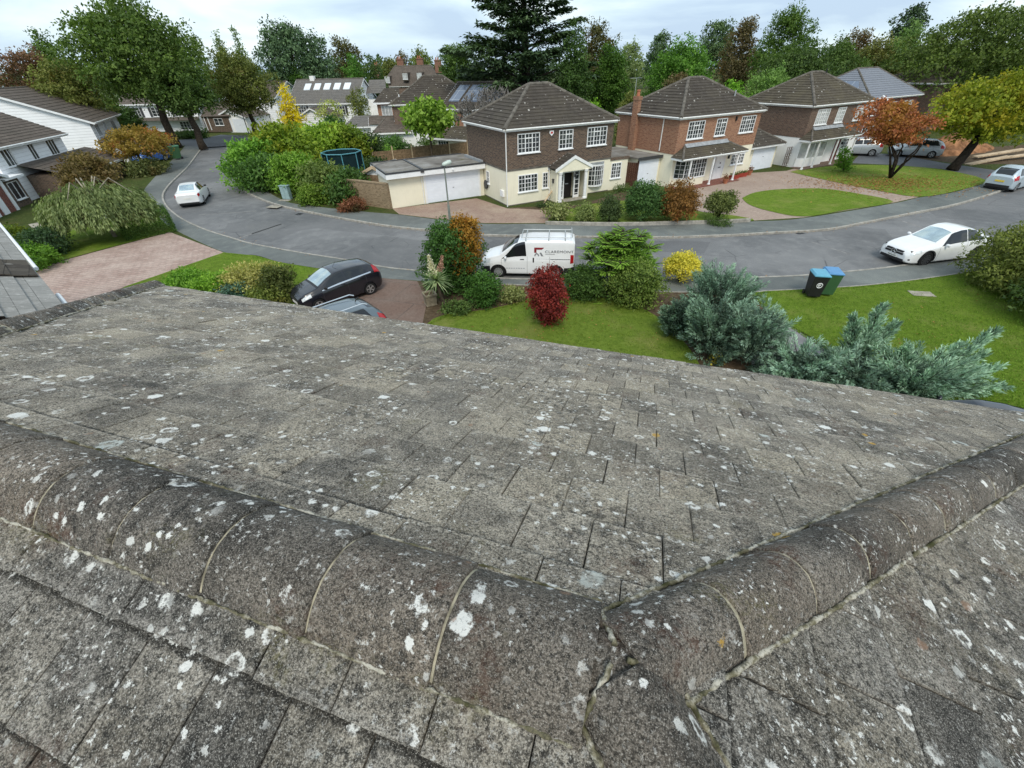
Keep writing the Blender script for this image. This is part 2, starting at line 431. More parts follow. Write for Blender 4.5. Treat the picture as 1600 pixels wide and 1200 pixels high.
# near roof: weathered concrete tiles with lichen
def own_tile(name, ridge=False, dim=0.0):
    t = NT(name)
    tint = t.n('ShaderNodeAttribute', attribute_name='tint').outputs['Fac']; o = t.obj
    def gray(f): return t.n('ShaderNodeCombineColor', Red=f, Green=f, Blue=f).outputs[0]
    L0 = t.noise(.55, 4, .6); L1 = t.noise(2.6, 6, .68, dist=.4); L2 = t.noise(17, 6, .75); L3 = t.noise(105, 5, .8); L4 = t.noise(210, 3, .75); L5 = t.noise(52, 5, .74)
    light, dark = (.43, .385, .315), (.165, .15, .128)
    if ridge: light, dark = (.25, .222, .188), (.07, .063, .055)
    elif dim: light, dark = (.29, .27, .24), (.075, .07, .063)  # dimness of the near slopes put into the base colour
    c = t.mix(t.step(L1, .34, .68), dark, light)
    c = t.mix(t.step(L0, .42, .66, 0, .5), c, (.38, .33, .25) if not ridge else (.24, .2, .155))
    # each tile a little different, some more beige
    c = t.mix(t.step(tint, .6, .95, 0, .18 if dim else .4), c, (.4, .345, .255) if not ridge else (.22, .18, .14))
    c = t.mix(1., c, gray(t.step(tint, 0, 1, .82, 1.14)), 'MULTIPLY')
    # black algae film
    alg = t.math('MULTIPLY', t.step(L2, .47, .63), t.step(t.noise(1.4, 5, .6), .4 - dim, .64 - dim))
    c = t.mix(t.math('MULTIPLY', alg, .88), c, (.034, .033, .03))
    c = t.mix(t.step(t.noise(6.5, 6, .75), .52, .7, 0, .55), c, (.055, .052, .045))
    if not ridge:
        # dirt and painted gap shadow below each lap, and the worn pale lip above it
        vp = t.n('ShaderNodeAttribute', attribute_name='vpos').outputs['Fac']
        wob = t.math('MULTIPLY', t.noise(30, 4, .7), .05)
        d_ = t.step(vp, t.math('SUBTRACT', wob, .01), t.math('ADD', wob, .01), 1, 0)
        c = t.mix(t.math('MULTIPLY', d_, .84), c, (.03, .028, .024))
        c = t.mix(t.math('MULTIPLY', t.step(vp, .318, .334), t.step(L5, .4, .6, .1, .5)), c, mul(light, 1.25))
    # worn aggregate: dark pits and pale grains
    c = t.mix(1., c, gray(t.step(L3, .36, .64, .34, 1.6)), 'MULTIPLY')
    c = t.mix(t.step(L5, .455, .4, 0, .74), c, (.024, .023, .02))
    c = t.mix(t.step(L4, .575, .62, 0, .58), c, (.62, .59, .53) if not ridge else (.5, .47, .42))
    c = t.mix(t.step(L4, .42, .34, 0, .7), c, (.018, .018, .016))
    # rust and moss stains
    rs = t.math('MULTIPLY', t.step(t.noise(3.1, 4, .6), .55, .68), t.step(t.noise(38, 4, .75), .42, .58))
    c = t.mix(t.math('MULTIPLY', rs, .6 if ridge else .35), c, (.1, .045, .028))
    ms = t.math('MULTIPLY', t.step(t.noise(2.2, 4, .6), .6, .72), t.step(t.noise(55, 4, .75), .45, .62))
    c = t.mix(t.math('MULTIPLY', ms, .5), c, (.16, .145, .05))
    # warped coordinates for lichen: crusty outlines
    wv = t.n('ShaderNodeVectorMath', operation='MULTIPLY_ADD'); t.t.links.new(t.noise(20, 7, .8, col=True), wv.inputs[0]); wv.inputs[1].default_value = (.085, .085, .085); t.t.links.new(o, wv.inputs[2])
    V = wv.outputs[0]; crust = t.step(t.noise(120, 5, .8), .34, .44, .1, 1); gap = t.step(t.noise(26, 4, .7), .4, .5)
    def lichen(c, scale, rmax, prob, col, ring, gate=None, op=.92):
        d, k = t.vor(scale, vec=V, out=('Distance', 'Color')); sp = t.n('ShaderNodeSeparateColor'); t.t.links.new(k, sp.inputs[0])
        q = t.math('DIVIDE', d, t.math('MULTIPLY_ADD', sp.outputs[0], rmax, rmax * .25))
        m = t.step(q, .82, 1.0, 1, 0)
        if ring: m = t.math('MULTIPLY', m, t.math('MAXIMUM', t.math('MULTIPLY', t.step(q, .35, .7), t.math('MAXIMUM', gap, .2)), t.step(sp.outputs[2], .6, .65)))
        m = t.math('MULTIPLY', t.math('MULTIPLY', m, t.math('GREATER_THAN', sp.outputs[1], 1 - prob)), crust)
        if gate is not None: m = t.math('MULTIPLY', m, gate)
        return t.mix(t.math('MULTIPLY', m, op), c, col)
    W_ = (.88, .87, .82)
    c = lichen(c, 60, .42, .26, W_, False, t.step(t.noise(1.9, 4, .6), .42, .6, .2, 1))
    c = lichen(c, 22, .36, .3, W_, False, t.step(t.noise(1.4, 3, .6), .46, .58))
    c = lichen(c, 11, .36, .22, W_, True, t.step(t.noise(1.1, 3, .6), .42, .54))
    c = lichen(c, 5.6, .25, .24, W_, True)
    c = lichen(c, 2.9, .2, .3, (.62, .66, .62), True, t.step(t.noise(.6, 2, .5), .42, .5), .85)
    c = lichen(c, 4.2, .13, .12, (.56, .34, .06), False, None, .8)
    c = lichen(c, 9, .2, .06, (.33, .2, .13), False, None, .6)
    h = t.math('ADD', t.math('MULTIPLY', L3, .6), t.math('MULTIPLY', L2, 1.3))
    h = t.math('ADD', t.math('ADD', h, t.math('MULTIPLY', L4, .3)), t.math('MULTIPLY', L5, .9))
    t.bump(h, 1.0, .009)
    return t.done(c, .93, .18)
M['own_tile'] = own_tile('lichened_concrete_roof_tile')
M['own_ridge'] = own_tile('lichened_concrete_ridge_tile', True)
M['own_tile_dimmed'] = own_tile('dimmed_concrete_roof_tile', False, .12)  # darker copy: viewing-angle dimness painted in, with a wider algae film
M['mortar'] = plain('cream_roof_mortar', (.52, .48, .36), .95, .1, .55, 12, bump=.8)
def mossy():
    t = NT('mossy_roof_mortar'); f = t.noise(9, 6, .7); c = t.ramp(f, [(.36, (.06, .06, .025)), (.48, (.2, .18, .12)), (.58, (.52, .49, .41))])
    c = t.mix(t.step(t.noise(90, 4, .75), .5, .62, 0, .7), c, (.06, .055, .04)); t.bump(t.noise(80, 4, .7), .8, .01); return t.done(c, .95, .1)
M['mortar_moss'] = mossy()

# foliage
def leaf(name, a, b, yellow=None, yfrac=0.0, trans=0.3, scale=1.2):
    t = NT(name)
    at_ = t.n('ShaderNodeAttribute', attribute_name='tint'); oi = t.n('ShaderNodeObjectInfo')
    k_ = 1.15 if max(b) > .3 else 1.9
    a, b = mul(a, k_), mul(b, k_ * 1.12)
    c = t.mix(t.step(at_.outputs['Fac'], 0.05, .95), a, b)
    if yellow: c = t.mix(t.step(t.noise(scale, 3, .6), .62 - yfrac * .4, .75 - yfrac * .3, 0, .9), c, yellow)
    c = t.mix(1.0, c, oi.outputs['Color'], 'MULTIPLY')
    t.done(c, .58, .22)
    tr = t.n('ShaderNodeBsdfTranslucent'); t.put(tr.inputs[0], t.mix(1., c, (1.1, 1.25, .6), 'MULTIPLY'))
    ms = t.n('ShaderNodeMixShader'); ms.inputs[0].default_value = trans
    t.t.links.new(t.p.outputs[0], ms.inputs[1]); t.t.links.new(tr.outputs[0], ms.inputs[2]); t.t.links.new(ms.outputs[0], t.out.inputs['Surface'])
    return t.m
F_ = {}
F_['dark'] = leaf('dark_green_foliage', (.018, .034, .013), (.05, .078, .026))
F_['mid'] = leaf('mid_green_foliage', (.026, .05, .014), (.075, .115, .03))
F_['bright'] = leaf('bright_green_foliage', (.05, .1, .012), (.17, .25, .04))
F_['lime'] = leaf('yellow_green_foliage', (.085, .135, .012), (.27, .31, .035), (.33, .3, .025), .4, scale=.5)
F_['olive'] = leaf('olive_foliage', (.04, .052, .018), (.105, .115, .04), (.14, .1, .03), .2, scale=.4)
F_['brown'] = leaf('brown_autumn_foliage', (.07, .05, .022), (.16, .11, .048), (.17, .08, .025), .25, scale=.5)
F_['rust'] = leaf('rust_red_foliage', (.09, .042, .024), (.18, .085, .045), (.06, .07, .025), .3, scale=.4)
F_['orange'] = leaf('orange_red_autumn_foliage', (.2, .07, .035), (.42, .15, .06), (.42, .22, .05), .3, scale=.6)
F_['amber'] = leaf('amber_yellow_foliage', (.16, .11, .022), (.32, .22, .045), (.4, .15, .05), .22, scale=.7)
F_['yellow'] = leaf('bright_yellow_foliage', (.5, .4, .012), (.75, .6, .03))
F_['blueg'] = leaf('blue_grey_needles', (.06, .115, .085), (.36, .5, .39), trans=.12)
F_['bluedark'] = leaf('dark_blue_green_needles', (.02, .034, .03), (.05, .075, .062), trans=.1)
F_['maroon'] = leaf('dark_red_maple_leaves', (.05, .009, .011), (.185, .028, .022), (.29, .042, .026), .25, scale=1.6)
F_['varie'] = leaf('variegated_yellow_leaves', (.2, .22, .03), (.75, .64, .1))
F_['varieg'] = leaf('green_and_gold_leaves', (.06, .1, .018), (.34, .38, .09))
F_['willow'] = leaf('grey_green_weeping_leaves', (.075, .09, .03), (.2, .215, .085), (.18, .15, .05), .2)
F_['pale'] = leaf('pale_grey_green_foliage', (.055, .075, .04), (.13, .16, .085))
F_['cedar'] = leaf('dark_cedar_needles', (.016, .028, .017), (.046, .066, .036), trans=.1)
F_['litter'] = leaf('fallen_dry_leaves', (.2, .09, .03), (.4, .21, .08))
F_['yucca'] = leaf('sword_shaped_leaves', (.07, .1, .045), (.24, .29, .15))
F_['grass'] = leaf('grass_blades', (.055, .105, .01), (.11, .18, .02))
F_['cream'] = leaf('cream_flower_petals', (.5, .45, .33), (.75, .72, .58))
F_['pinkfl'] = leaf('dull_pink_flower_heads', (.3, .16, .12), (.5, .32, .24))
M['bark'] = plain('grey_brown_bark', (.085, .066, .05), .95, .1, .5, 6, bump=.8)
M['bark_dark'] = plain('dark_bark', (.04, .032, .026), .95, .1, .5, 6, bump=.8)
M['bark_grey'] = plain('pale_grey_twigs', (.2, .185, .17), .95, .1, .35, 6)
M['bark_pale'] = plain('pale_birch_bark', (.36, .32, .25), .9, .1, .45, 6)
# ------------------------------------------------------------ ground, road, pavements, lawns
from mathutils.geometry import tessellate_polygon
def smooth_line(pts, k=5):
    out = []
    n = len(pts)
    for i in range(n - 1):
        p0, p1, p2, p3 = (Vector(pts[max(i - 1, 0)]), Vector(pts[i]), Vector(pts[i + 1]), Vector(pts[min(i + 2, n - 1)]))
        for j in range(k):
            t = j / k
            out.append(tuple(.5 * ((2 * p1) + (p2 - p0) * t + (2 * p0 - 5 * p1 + 4 * p2 - p3) * t * t + (3 * p1 - p0 - 3 * p2 + p3) * t ** 3)))
    out.append(tuple(pts[-1])); return out
def sheet(name, polys, z, mat, kind='structure', skirt=0.0):
    if not isinstance(polys[0][0], (tuple, list)): polys = [polys]
    mb = MB()
    for p in polys:
        vs = [(x, y, z) for x, y in p]
        tris = tessellate_polygon([[Vector(v) for v in vs]])
        fs = []
        for a, b, c in tris:
            va, vb, vc = (Vector(vs[i]) for i in (a, b, c))
            fs.append((a, b, c) if (vb - va).cross(vc - va).z > 0 else (a, c, b))
        mb.add(vs, fs)
        if skirt:
            n = len(vs); mb.add(vs + [(v[0], v[1], z - skirt) for v in vs], [(i, (i + 1) % n, n + (i + 1) % n, n + i) for i in range(n)])
    o = mb.build(name, mat, fix=False)
    return tag(o, kind=kind)
def px(pts, z=0.05): return [G(x, y, z) for x, y in pts]
NK = smooth_line(px([(1720,254),(1600,287),(1550,304),(1492,321),(1432,333),(1360,347),(1295,359),(1200,365),(1126,369),(1020,372),(920,371),(757,368),(665,360),(607,354),(545,344),(477,331),(427,319),(392,305),(377,295),(370,282),(372,270),(378,255),(381,240),(383,228),(384,222)]))
NI = smooth_line(px([(1735,232),(1620,262),(1540,285),(1492,301),(1435,310),(1395,319),(1256,342),(1180,347),(1100,350),(960,353),(850,351),(757,351),(682,344),(620,336),(572,332),(465,320),(435,310),(412,295),(397,280),(391,268),(391,255),(391,240),(391,228),(391,222)]))
SK = smooth_line(px([(1800,352),(1600,384),(1500,400),(1395,417),(1307,426),(1248,431),(1168,434),(1050,437),(900,438),(760,434),(650,423),(610,419),(580,414),(540,406),(482,397),(425,387),(390,380),(360,371),(325,360),(295,347),(277,336),(262,322),(256,306),(265,290),(280,275),(295,260),(312,237),(317,230),(320,222)]))
SI = smooth_line(px([(1800,380),(1640,404),(1497,429),(1375,445),(1300,451),(1200,456),(1172,458),(1050,458),(950,455),(815,447),(787,446),(700,443),(652,440),(581,434),(495,420),(435,410),(400,400),(350,395),(277,362),(255,347),(238,325),(224,303),(240,280),(262,258),(280,240),(290,228),(300,220)]))
sheet('terrain', [(-700,-300),(700,-300),(700,650),(-700,650)], -.3, M['rough'])
sheet('ground', [NI + [(-75,190),(-75,640),(690,640),(690,30)], SI + [(-120,190),(-120,640),(-690,640),(-690,-290),(690,-290),(690,10)]], .1, M['rough'])
sheet('road', NK + SK[::-1], 0.0, M['road'])
sheet('pavement', NK + NI[::-1], .1, M['pavement'])
sheet('pavement', SK + SI[::-1], .1, M['pavement'])
def kerb(name, line, side, wdt=.13, z0=-.05, z1=.115, mat='kerb'):
    mb = MB(); n = len(line); A = []; B = []
    for i, p in enumerate(line):
        a, b = Vector(line[max(i - 1, 0)]), Vector(line[min(i + 1, n - 1)]); t = (b - a).normalized(); nn = Vector((-t.y, t.x)) * side
        A.append(Vector(p)); B.append(Vector(p) + nn * wdt)
    vs = []
    for a, b in zip(A, B):
        vs += [(a.x, a.y, z0), (a.x, a.y, z1 - .02), (a.x + (b.x - a.x) * .15, a.y + (b.y - a.y) * .15, z1), (b.x, b.y, z1), (b.x, b.y, z0)]
    fs = []
    for i in range(n - 1):
        for k in range(4): fs.append((i * 5 + k, i * 5 + k + 1, i * 5 + 6 + k, i * 5 + 5 + k))
    mb.add(vs, fs)
    return tag(mb.build(name, M[mat]), kind='structure')
kerb('kerb', NK, -1); kerb('kerb', SK, 1)
kerb('edging_kerb', SI[:60], 1, .06, .0, .135)
sheet('side_road', px([(391,224),(393,213),(345,211),(317,217),(240,221),(195,224),(205,229),(290,228),(320,231),(350,229)]), .106, M['tarmac_drive'])
# plots on the far side
sheet('forecourt', px([(624,336),(613,327),(745,311),(793,327),(850,327),(905,322),(874,335),(852,350),(757,350),(682,343)]), .106, M['pave_red'])
sheet('flower_bed', px([(790,326),(905,322),(980,298),(1010,300),(1010,312),(940,318),(900,326),(860,330)]), .111, M['earth'])
sheet('lawn', smooth_line(px([(851,350),(872,335),(905,324),(940,318),(975,315),(1020,322),(1060,327),(1100,333),(1145,338),(1178,346),(1100,349),(960,352),(851,350)]), 3)[:-1], .118, M['lawn_worn'])
sheet('driveway', px([(1045,318),(1100,333),(1145,338),(1178,346),(1256,341),(1395,318),(1435,309),(1360,285),(1300,268),(1250,262),(1228,268),(1160,272),(1060,300)]), .106, M['pave_buff'])
sheet('lawn', smooth_line(px([(1159,311),(1180,302),(1222,297),(1282,296),(1340,304),(1395,317),(1325,329),(1256,340),(1200,331),(1170,321),(1159,311)]), 4)[:-1], .125, M['lawn'])
sheet('lawn', smooth_line(px([(1234,270),(1262,264),(1300,261),(1345,259),(1400,260),(1470,266),(1540,283),(1492,300),(1435,309),(1370,299),(1300,285),(1234,270)]), 3)[:-1], .125, M['lawn_worn'])
sheet('driveway', px([(1330,256),(1345,240),(1400,242),(1470,255),(1560,268),(1600,266),(1540,283),(1470,265),(1400,259)]), .112, M['tarmac_drive'])
sheet('building_plot', px([(1425,248),(1470,236),(1700,220),(1720,245),(1600,258),(1500,257)]), .109, M['earth'])
# plots on the near side
sheet('driveway', px([(40,425),(150,395),(266,364),(350,396),(270,426),(195,450),(90,500),(-60,560),(-60,470)]), .106, M['pave_pink'])
sheet('lawn', px([(20,420),(66,352),(130,345),(205,330),(238,328),(256,348),(272,362),(150,394),(40,424)]), .114, M['lawn'])
sheet('path', px([(45,352),(98,342),(140,345),(92,366),(70,374)]), .118, M['concrete'])
sheet('driveway', px([(96,346),(104,328),(190,318),(215,322),(172,346)]), .12, M['tarmac_drive'])
sheet('lawn', px([(350,396),(400,401),(435,411),(495,421),(545,430),(490,470),(300,520),(150,520),(195,450)]), .114, M['lawn'])
sheet('driveway', px([(545,430),(581,435),(652,441),(668,470),(650,560),(400,560),(480,460)]), .11, M['pave_dark'])
sheet('flower_bed', px([(652,441),(815,448),(950,456),(1172,459),(1215,500),(1180,640),(900,640),(640,560),(668,470)]), .106, M['earth'])
sheet('lawn', smooth_line(px([(640,560),(668,508),(700,493),(752,487),(800,477),(840,464),(880,460),(945,468),(1010,487),(1058,525),(1094,575),(1110,640),(900,640),(640,560)]), 3)[:-1], .118, M['lawn_worn'])
sheet('path', px([(1213,500),(1240,515),(1292,550),(1360,640),(1180,660),(1170,520)]), .112, M['path'])
sheet('lawn', smooth_line(px([(1172,459),(1200,457),(1300,452),(1375,446),(1497,430),(1640,405),(1900,400),(1900,800),(1500,800),(1360,640),(1292,548),(1240,514),(1205,492),(1172,459)]), 3)[:-1], .118, M['lawn'])
x0, y0 = G(1440, 459, .12)
mb = MB(); mb.box(-.42, .42, -.24, .24, 0, .02); o = mb.build('stone_slab', M['concrete'], bevel=.006)
o.location = (x0, y0, .116); o.rotation_euler = (0, 0, R(-12)); tag(o, 'pale flat stone slab let into the bright lawn by the road', 'slab')
# low edging wall in front of the far lawn
wl = smooth_line(px([(852,351),(960,353),(1100,350),(1172,347)], .1), 5)
o = kerb('edging_wall', wl, 1, .12, .0, .3); del o['kind']; tag(o, 'low pale edging wall along the pavement in front of the shrubs', 'wall')
# pale joints and patches in the carriageway
for a, b, w_ in (((1405, 344), (1460, 362), .12), ((310, 336), (400, 330), .1), ((362, 376), (440, 350), .12), ((1268, 378), (1330, 398), .08), ((905, 436), (935, 372), .1)):
    A = Vector(G(*a)); B = Vector(G(*b)); n = (B - A).normalized(); n = Vector((-n.y, n.x)) * w_ / 2
    sheet('road_joint', [tuple(A + n), tuple(A - n), tuple(B - n), tuple(B + n)], .004, M['road_joint'])
sheet('road_patch', px([(385, 352), (432, 345), (446, 352), (430, 362), (395, 368)], 0), .004, M['road_patch'])
sheet('road_patch', px([(1010, 376), (1110, 378), (1100, 396), (1000, 392)], 0), .004, M['road_patch2'])
# ------------------------------------------------------------ foliage builders
def leaf_mesh(name, P, T, Nn, L, W, tint, mat, parent):
    n = len(P)
    T = T / (np.linalg.norm(T, axis=1, keepdims=True) + 1e-9)
    B = np.cross(Nn, T); B /= (np.linalg.norm(B, axis=1, keepdims=True) + 1e-9)
    U = np.cross(T, B)
    L = np.broadcast_to(L, (n,))[:, None]; W = np.broadcast_to(W, (n,))[:, None]
    v = np.empty((n, 4, 3))
    v[:, 0] = P; v[:, 2] = P + T * L - U * L * .12
    v[:, 1] = P + T * L * .45 + B * W * .5 + U * W * .14; v[:, 3] = P + T * L * .45 - B * W * .5 + U * W * .14
    me = bpy.data.meshes.new(name)
    me.vertices.add(4 * n); me.vertices.foreach_set('co', v.reshape(-1).astype(np.float32))
    me.loops.add(4 * n); me.loops.foreach_set('vertex_index', np.arange(4 * n, dtype=np.int32))
    me.polygons.add(n); me.polygons.foreach_set('loop_start', np.arange(0, 4 * n, 4, dtype=np.int32)); me.polygons.foreach_set('loop_total', np.full(n, 4, dtype=np.int32))
    me.update(calc_edges=True)
    a = me.attributes.new('tint', 'FLOAT', 'FACE'); a.data.foreach_set('value', np.clip(tint, 0, 1).astype(np.float32))
    return link(name, me, mat, parent)
def rnd_dir(rg, n):
    v = rg.normal(size=(n, 3)); return v / np.linalg.norm(v, axis=1, keepdims=True)
def from_lobes(rg, lobes, n, leaf, asp=.55, clump=14, fill=.5, up=.35, droop=0.0):
    """leaves gathered in clumps on and inside a set of lobes"""
    C = np.array([l[0] for l in lobes]); Rr = np.array([l[1] for l in lobes])
    area = (Rr[:, 0] * Rr[:, 1] + Rr[:, 1] * Rr[:, 2] + Rr[:, 0] * Rr[:, 2]); pr = area / area.sum()
    nc = max(4, n // clump)
    k = rg.choice(len(lobes), nc, p=pr); d = rnd_dir(rg, nc)
    d[:, 2] = np.where(d[:, 2] < -.45, -d[:, 2] * .6, d[:, 2])
    f = 1 - fill * rg.random(nc) ** 2.0 + .045 * rg.normal(size=nc)
    lump = 1 + .16 * np.sin(d[:, 0] * 5 + k * 1.7) * np.sin(d[:, 1] * 6 + k) + .1 * np.sin(d[:, 2] * 9 + k * 2.1)
    cp = C[k] + d * Rr[k] * (f * lump)[:, None]
    ct = rg.random(nc); lt = rg.random(len(lobes))
    idx = np.repeat(np.arange(nc), clump); m = len(idx)
    sig = leaf * .85
    P = cp[idx] + rg.normal(size=(m, 3)) * sig * np.array([1, 1, .75])
    out = d[idx]
    N_ = out * .7 + rnd_dir(rg, m) * .8 + np.array([0, 0, up])
    T_ = rnd_dir(rg, m) + out * .6 - np.array([0, 0, droop])
    tint = .45 * ct[idx] + .2 * lt[k][idx] + .35 * rg.random(m)
    L = leaf * (.7 + .6 * rg.random(m)); W = L * asp
    return P, T_, N_, L, W, tint
def lobes_round(rg, rx, ry, z0, z1, k=26, size=(.3, .46), flat=1.0, top=0.0):
    """lobes filling an egg between z0 and z1; top>0 narrows the upper part"""
    out = []; zc, rz = (z0 + z1) / 2, (z1 - z0) / 2
    ph = rg.random() * 6
    for i in range(k):
        z = -1 + 2 * (i + .5) / k; r = math.sqrt(max(0, 1 - z * z)); q = i * 2.39996 + ph
        w_ = 1 - top * max(0, z)
        s = rg.uniform(*size); jit = rg.uniform(.5, .78) if i % 5 else rg.uniform(.2, .5)
        irr = rg.uniform(.8, 1.12)
        c = (rx * r * math.cos(q) * jit * w_ * irr, ry * r * math.sin(q) * jit * w_ * irr, zc + rz * z * .68 * irr)
        m_ = min(rx, ry)
        out.append((c, (m_ * s * w_ * rg.uniform(.85, 1.25), m_ * s * w_ * rg.uniform(.85, 1.25), max(.4 * m_ * s, rz * s * .8 * flat))))
    return out
def lobes_cone(rg, r, z0, z1, k=26, tip=.1, p=1.0):
    out = []
    for i in range(k):
        f = (i + rg.random() * .6) / k; rad = r * ((1 - f) ** p * (1 - tip) + tip); q = i * 2.4
        a = rad * .5 * rg.uniform(.7, 1.15)
        out.append(((a * math.cos(q), a * math.sin(q), z0 + (z1 - z0) * f * .95), (rad * .58, rad * .58, max(rad * .5, (z1 - z0) / k * 1.3))))
    return out
def trunk_mesh(rg, h, r, lobes, mat, parent, lean=(0, 0), limbs=8, base_split=0, flare=1.35):
    mb = MB()
    def wob(a, b, n, s):
        a, b = np.array(a, float), np.array(b, float); pts = []
        for i in range(n + 1):
            t = i / n; p = a + (b - a) * t
            if 0 < i < n: p = p + rg.normal(size=3) * s
            pts.append(tuple(p))
        return pts
    top = (lean[0], lean[1], h)
    if base_split:
        for q in range(base_split):
            a = q * 6.283 / base_split + rg.random()
            tgt = lobes[int(rg.integers(len(lobes)))][0]
            e_ = (math.cos(a) * h * .45 + tgt[0] * .3, math.sin(a) * h * .45 + tgt[1] * .3, h)
            pth = [(0, 0, 0), (math.cos(a) * h * .15, math.sin(a) * h * .15, h * .35)] + wob((math.cos(a) * h * .15, math.sin(a) * h * .15, h * .35), e_, 4, h * .03)[1:] + [tuple(np.array(e_) * .4 + np.array(tgt) * .6)]
            mb.tube(pth, list(np.linspace(r * .6, r * .12, len(pth))), 7)
    else:
        pth = wob((0, 0, 0), top, 5, r * .25); mb.tube(pth, [r * flare, r * 1.02, r * .95, r * .86, r * .76, r * .62], 10)
    zs = sorted(lobes, key=lambda l: -l[1][0])[:limbs * 2]
    sel = rg.permutation(len(zs))[:limbs]
    for i in sel:
        c = np.array(zs[i][0]); s0 = np.array(top) * rg.uniform(.72, 1.0)
        pth = wob(s0, c, 4, np.linalg.norm(c - s0) * .05); mb.tube(pth, list(np.linspace(r * .45, r * .08, 5)), 6)
    return mb.build('trunk', mat, parent, smooth=True, uv=False)
_ts = [100]
def tree(name, label, kind, pxx, ptop, Y, wpx, fol, n=6000, leaf=.42, zb=.28, trunk=.3, bark='bark', tint=(1, 1, 1), group=None, cat='tree', lean=None, base=None, asp=.6, **kw):
    _ts[0] += 1; rg = np.random.default_rng(_ts[0])
    X, ztop = at(pxx, ptop, Y)
    if base: bx, by = base; Y = by; X, ztop = at(pxx, ptop, Y)
    zmid = ztop * .6; rad = wpx / 2 * depth(X, Y, zmid) / CAM_F
    if not base: bx, by = X, Y
    e_ = empty(name, (bx, by, .1), 0, label, cat, group)
    dx = X - bx
    h = ztop - .1; z0 = h * zb
    if kind == 'round': lobes = lobes_round(rg, rad, rad, z0, h, kw.get('k', 30), kw.get('size', (.28, .44)), kw.get('flat', 1.), kw.get('top', .25))
    elif kind == 'cone': lobes = lobes_cone(rg, rad, z0, h, kw.get('k', 26), kw.get('tip', .08), kw.get('p', .9))
    elif kind == 'column': lobes = lobes_cone(rg, rad, z0, h, kw.get('k', 22), .45, .5)
    if dx or lean:
        lx = (dx, 0) if not lean else lean
        lobes = [((c[0] + lx[0] * c[2] / h * 1.2, c[1] + lx[1] * c[2] / h * 1.2, c[2]), r) for c, r in lobes]
        ln = (lx[0] * .6, lx[1] * .6)
    else: ln = (0, 0)
    P, T_, N_, L, W, ti = from_lobes(rg, lobes, n, leaf, asp, kw.get('clump', 14), kw.get('fill', .5), kw.get('up', .35), kw.get('droop', 0))
    if kw.get('zmin') is not None:
        keep = P[:, 2] > kw['zmin']; P, T_, N_, L, W, ti = (q[keep] for q in (P, T_, N_, L, W, ti))
    trunk_mesh(rg, max(z0 + (h - z0) * .3, .5), trunk, lobes, M[bark], e_, ln, kw.get('limbs', 8), kw.get('split', 0))
    c_ = leaf_mesh('crown', P, T_, N_, L, W, ti, F_[fol], e_); c_.color = (*tint, 1)
    return e_
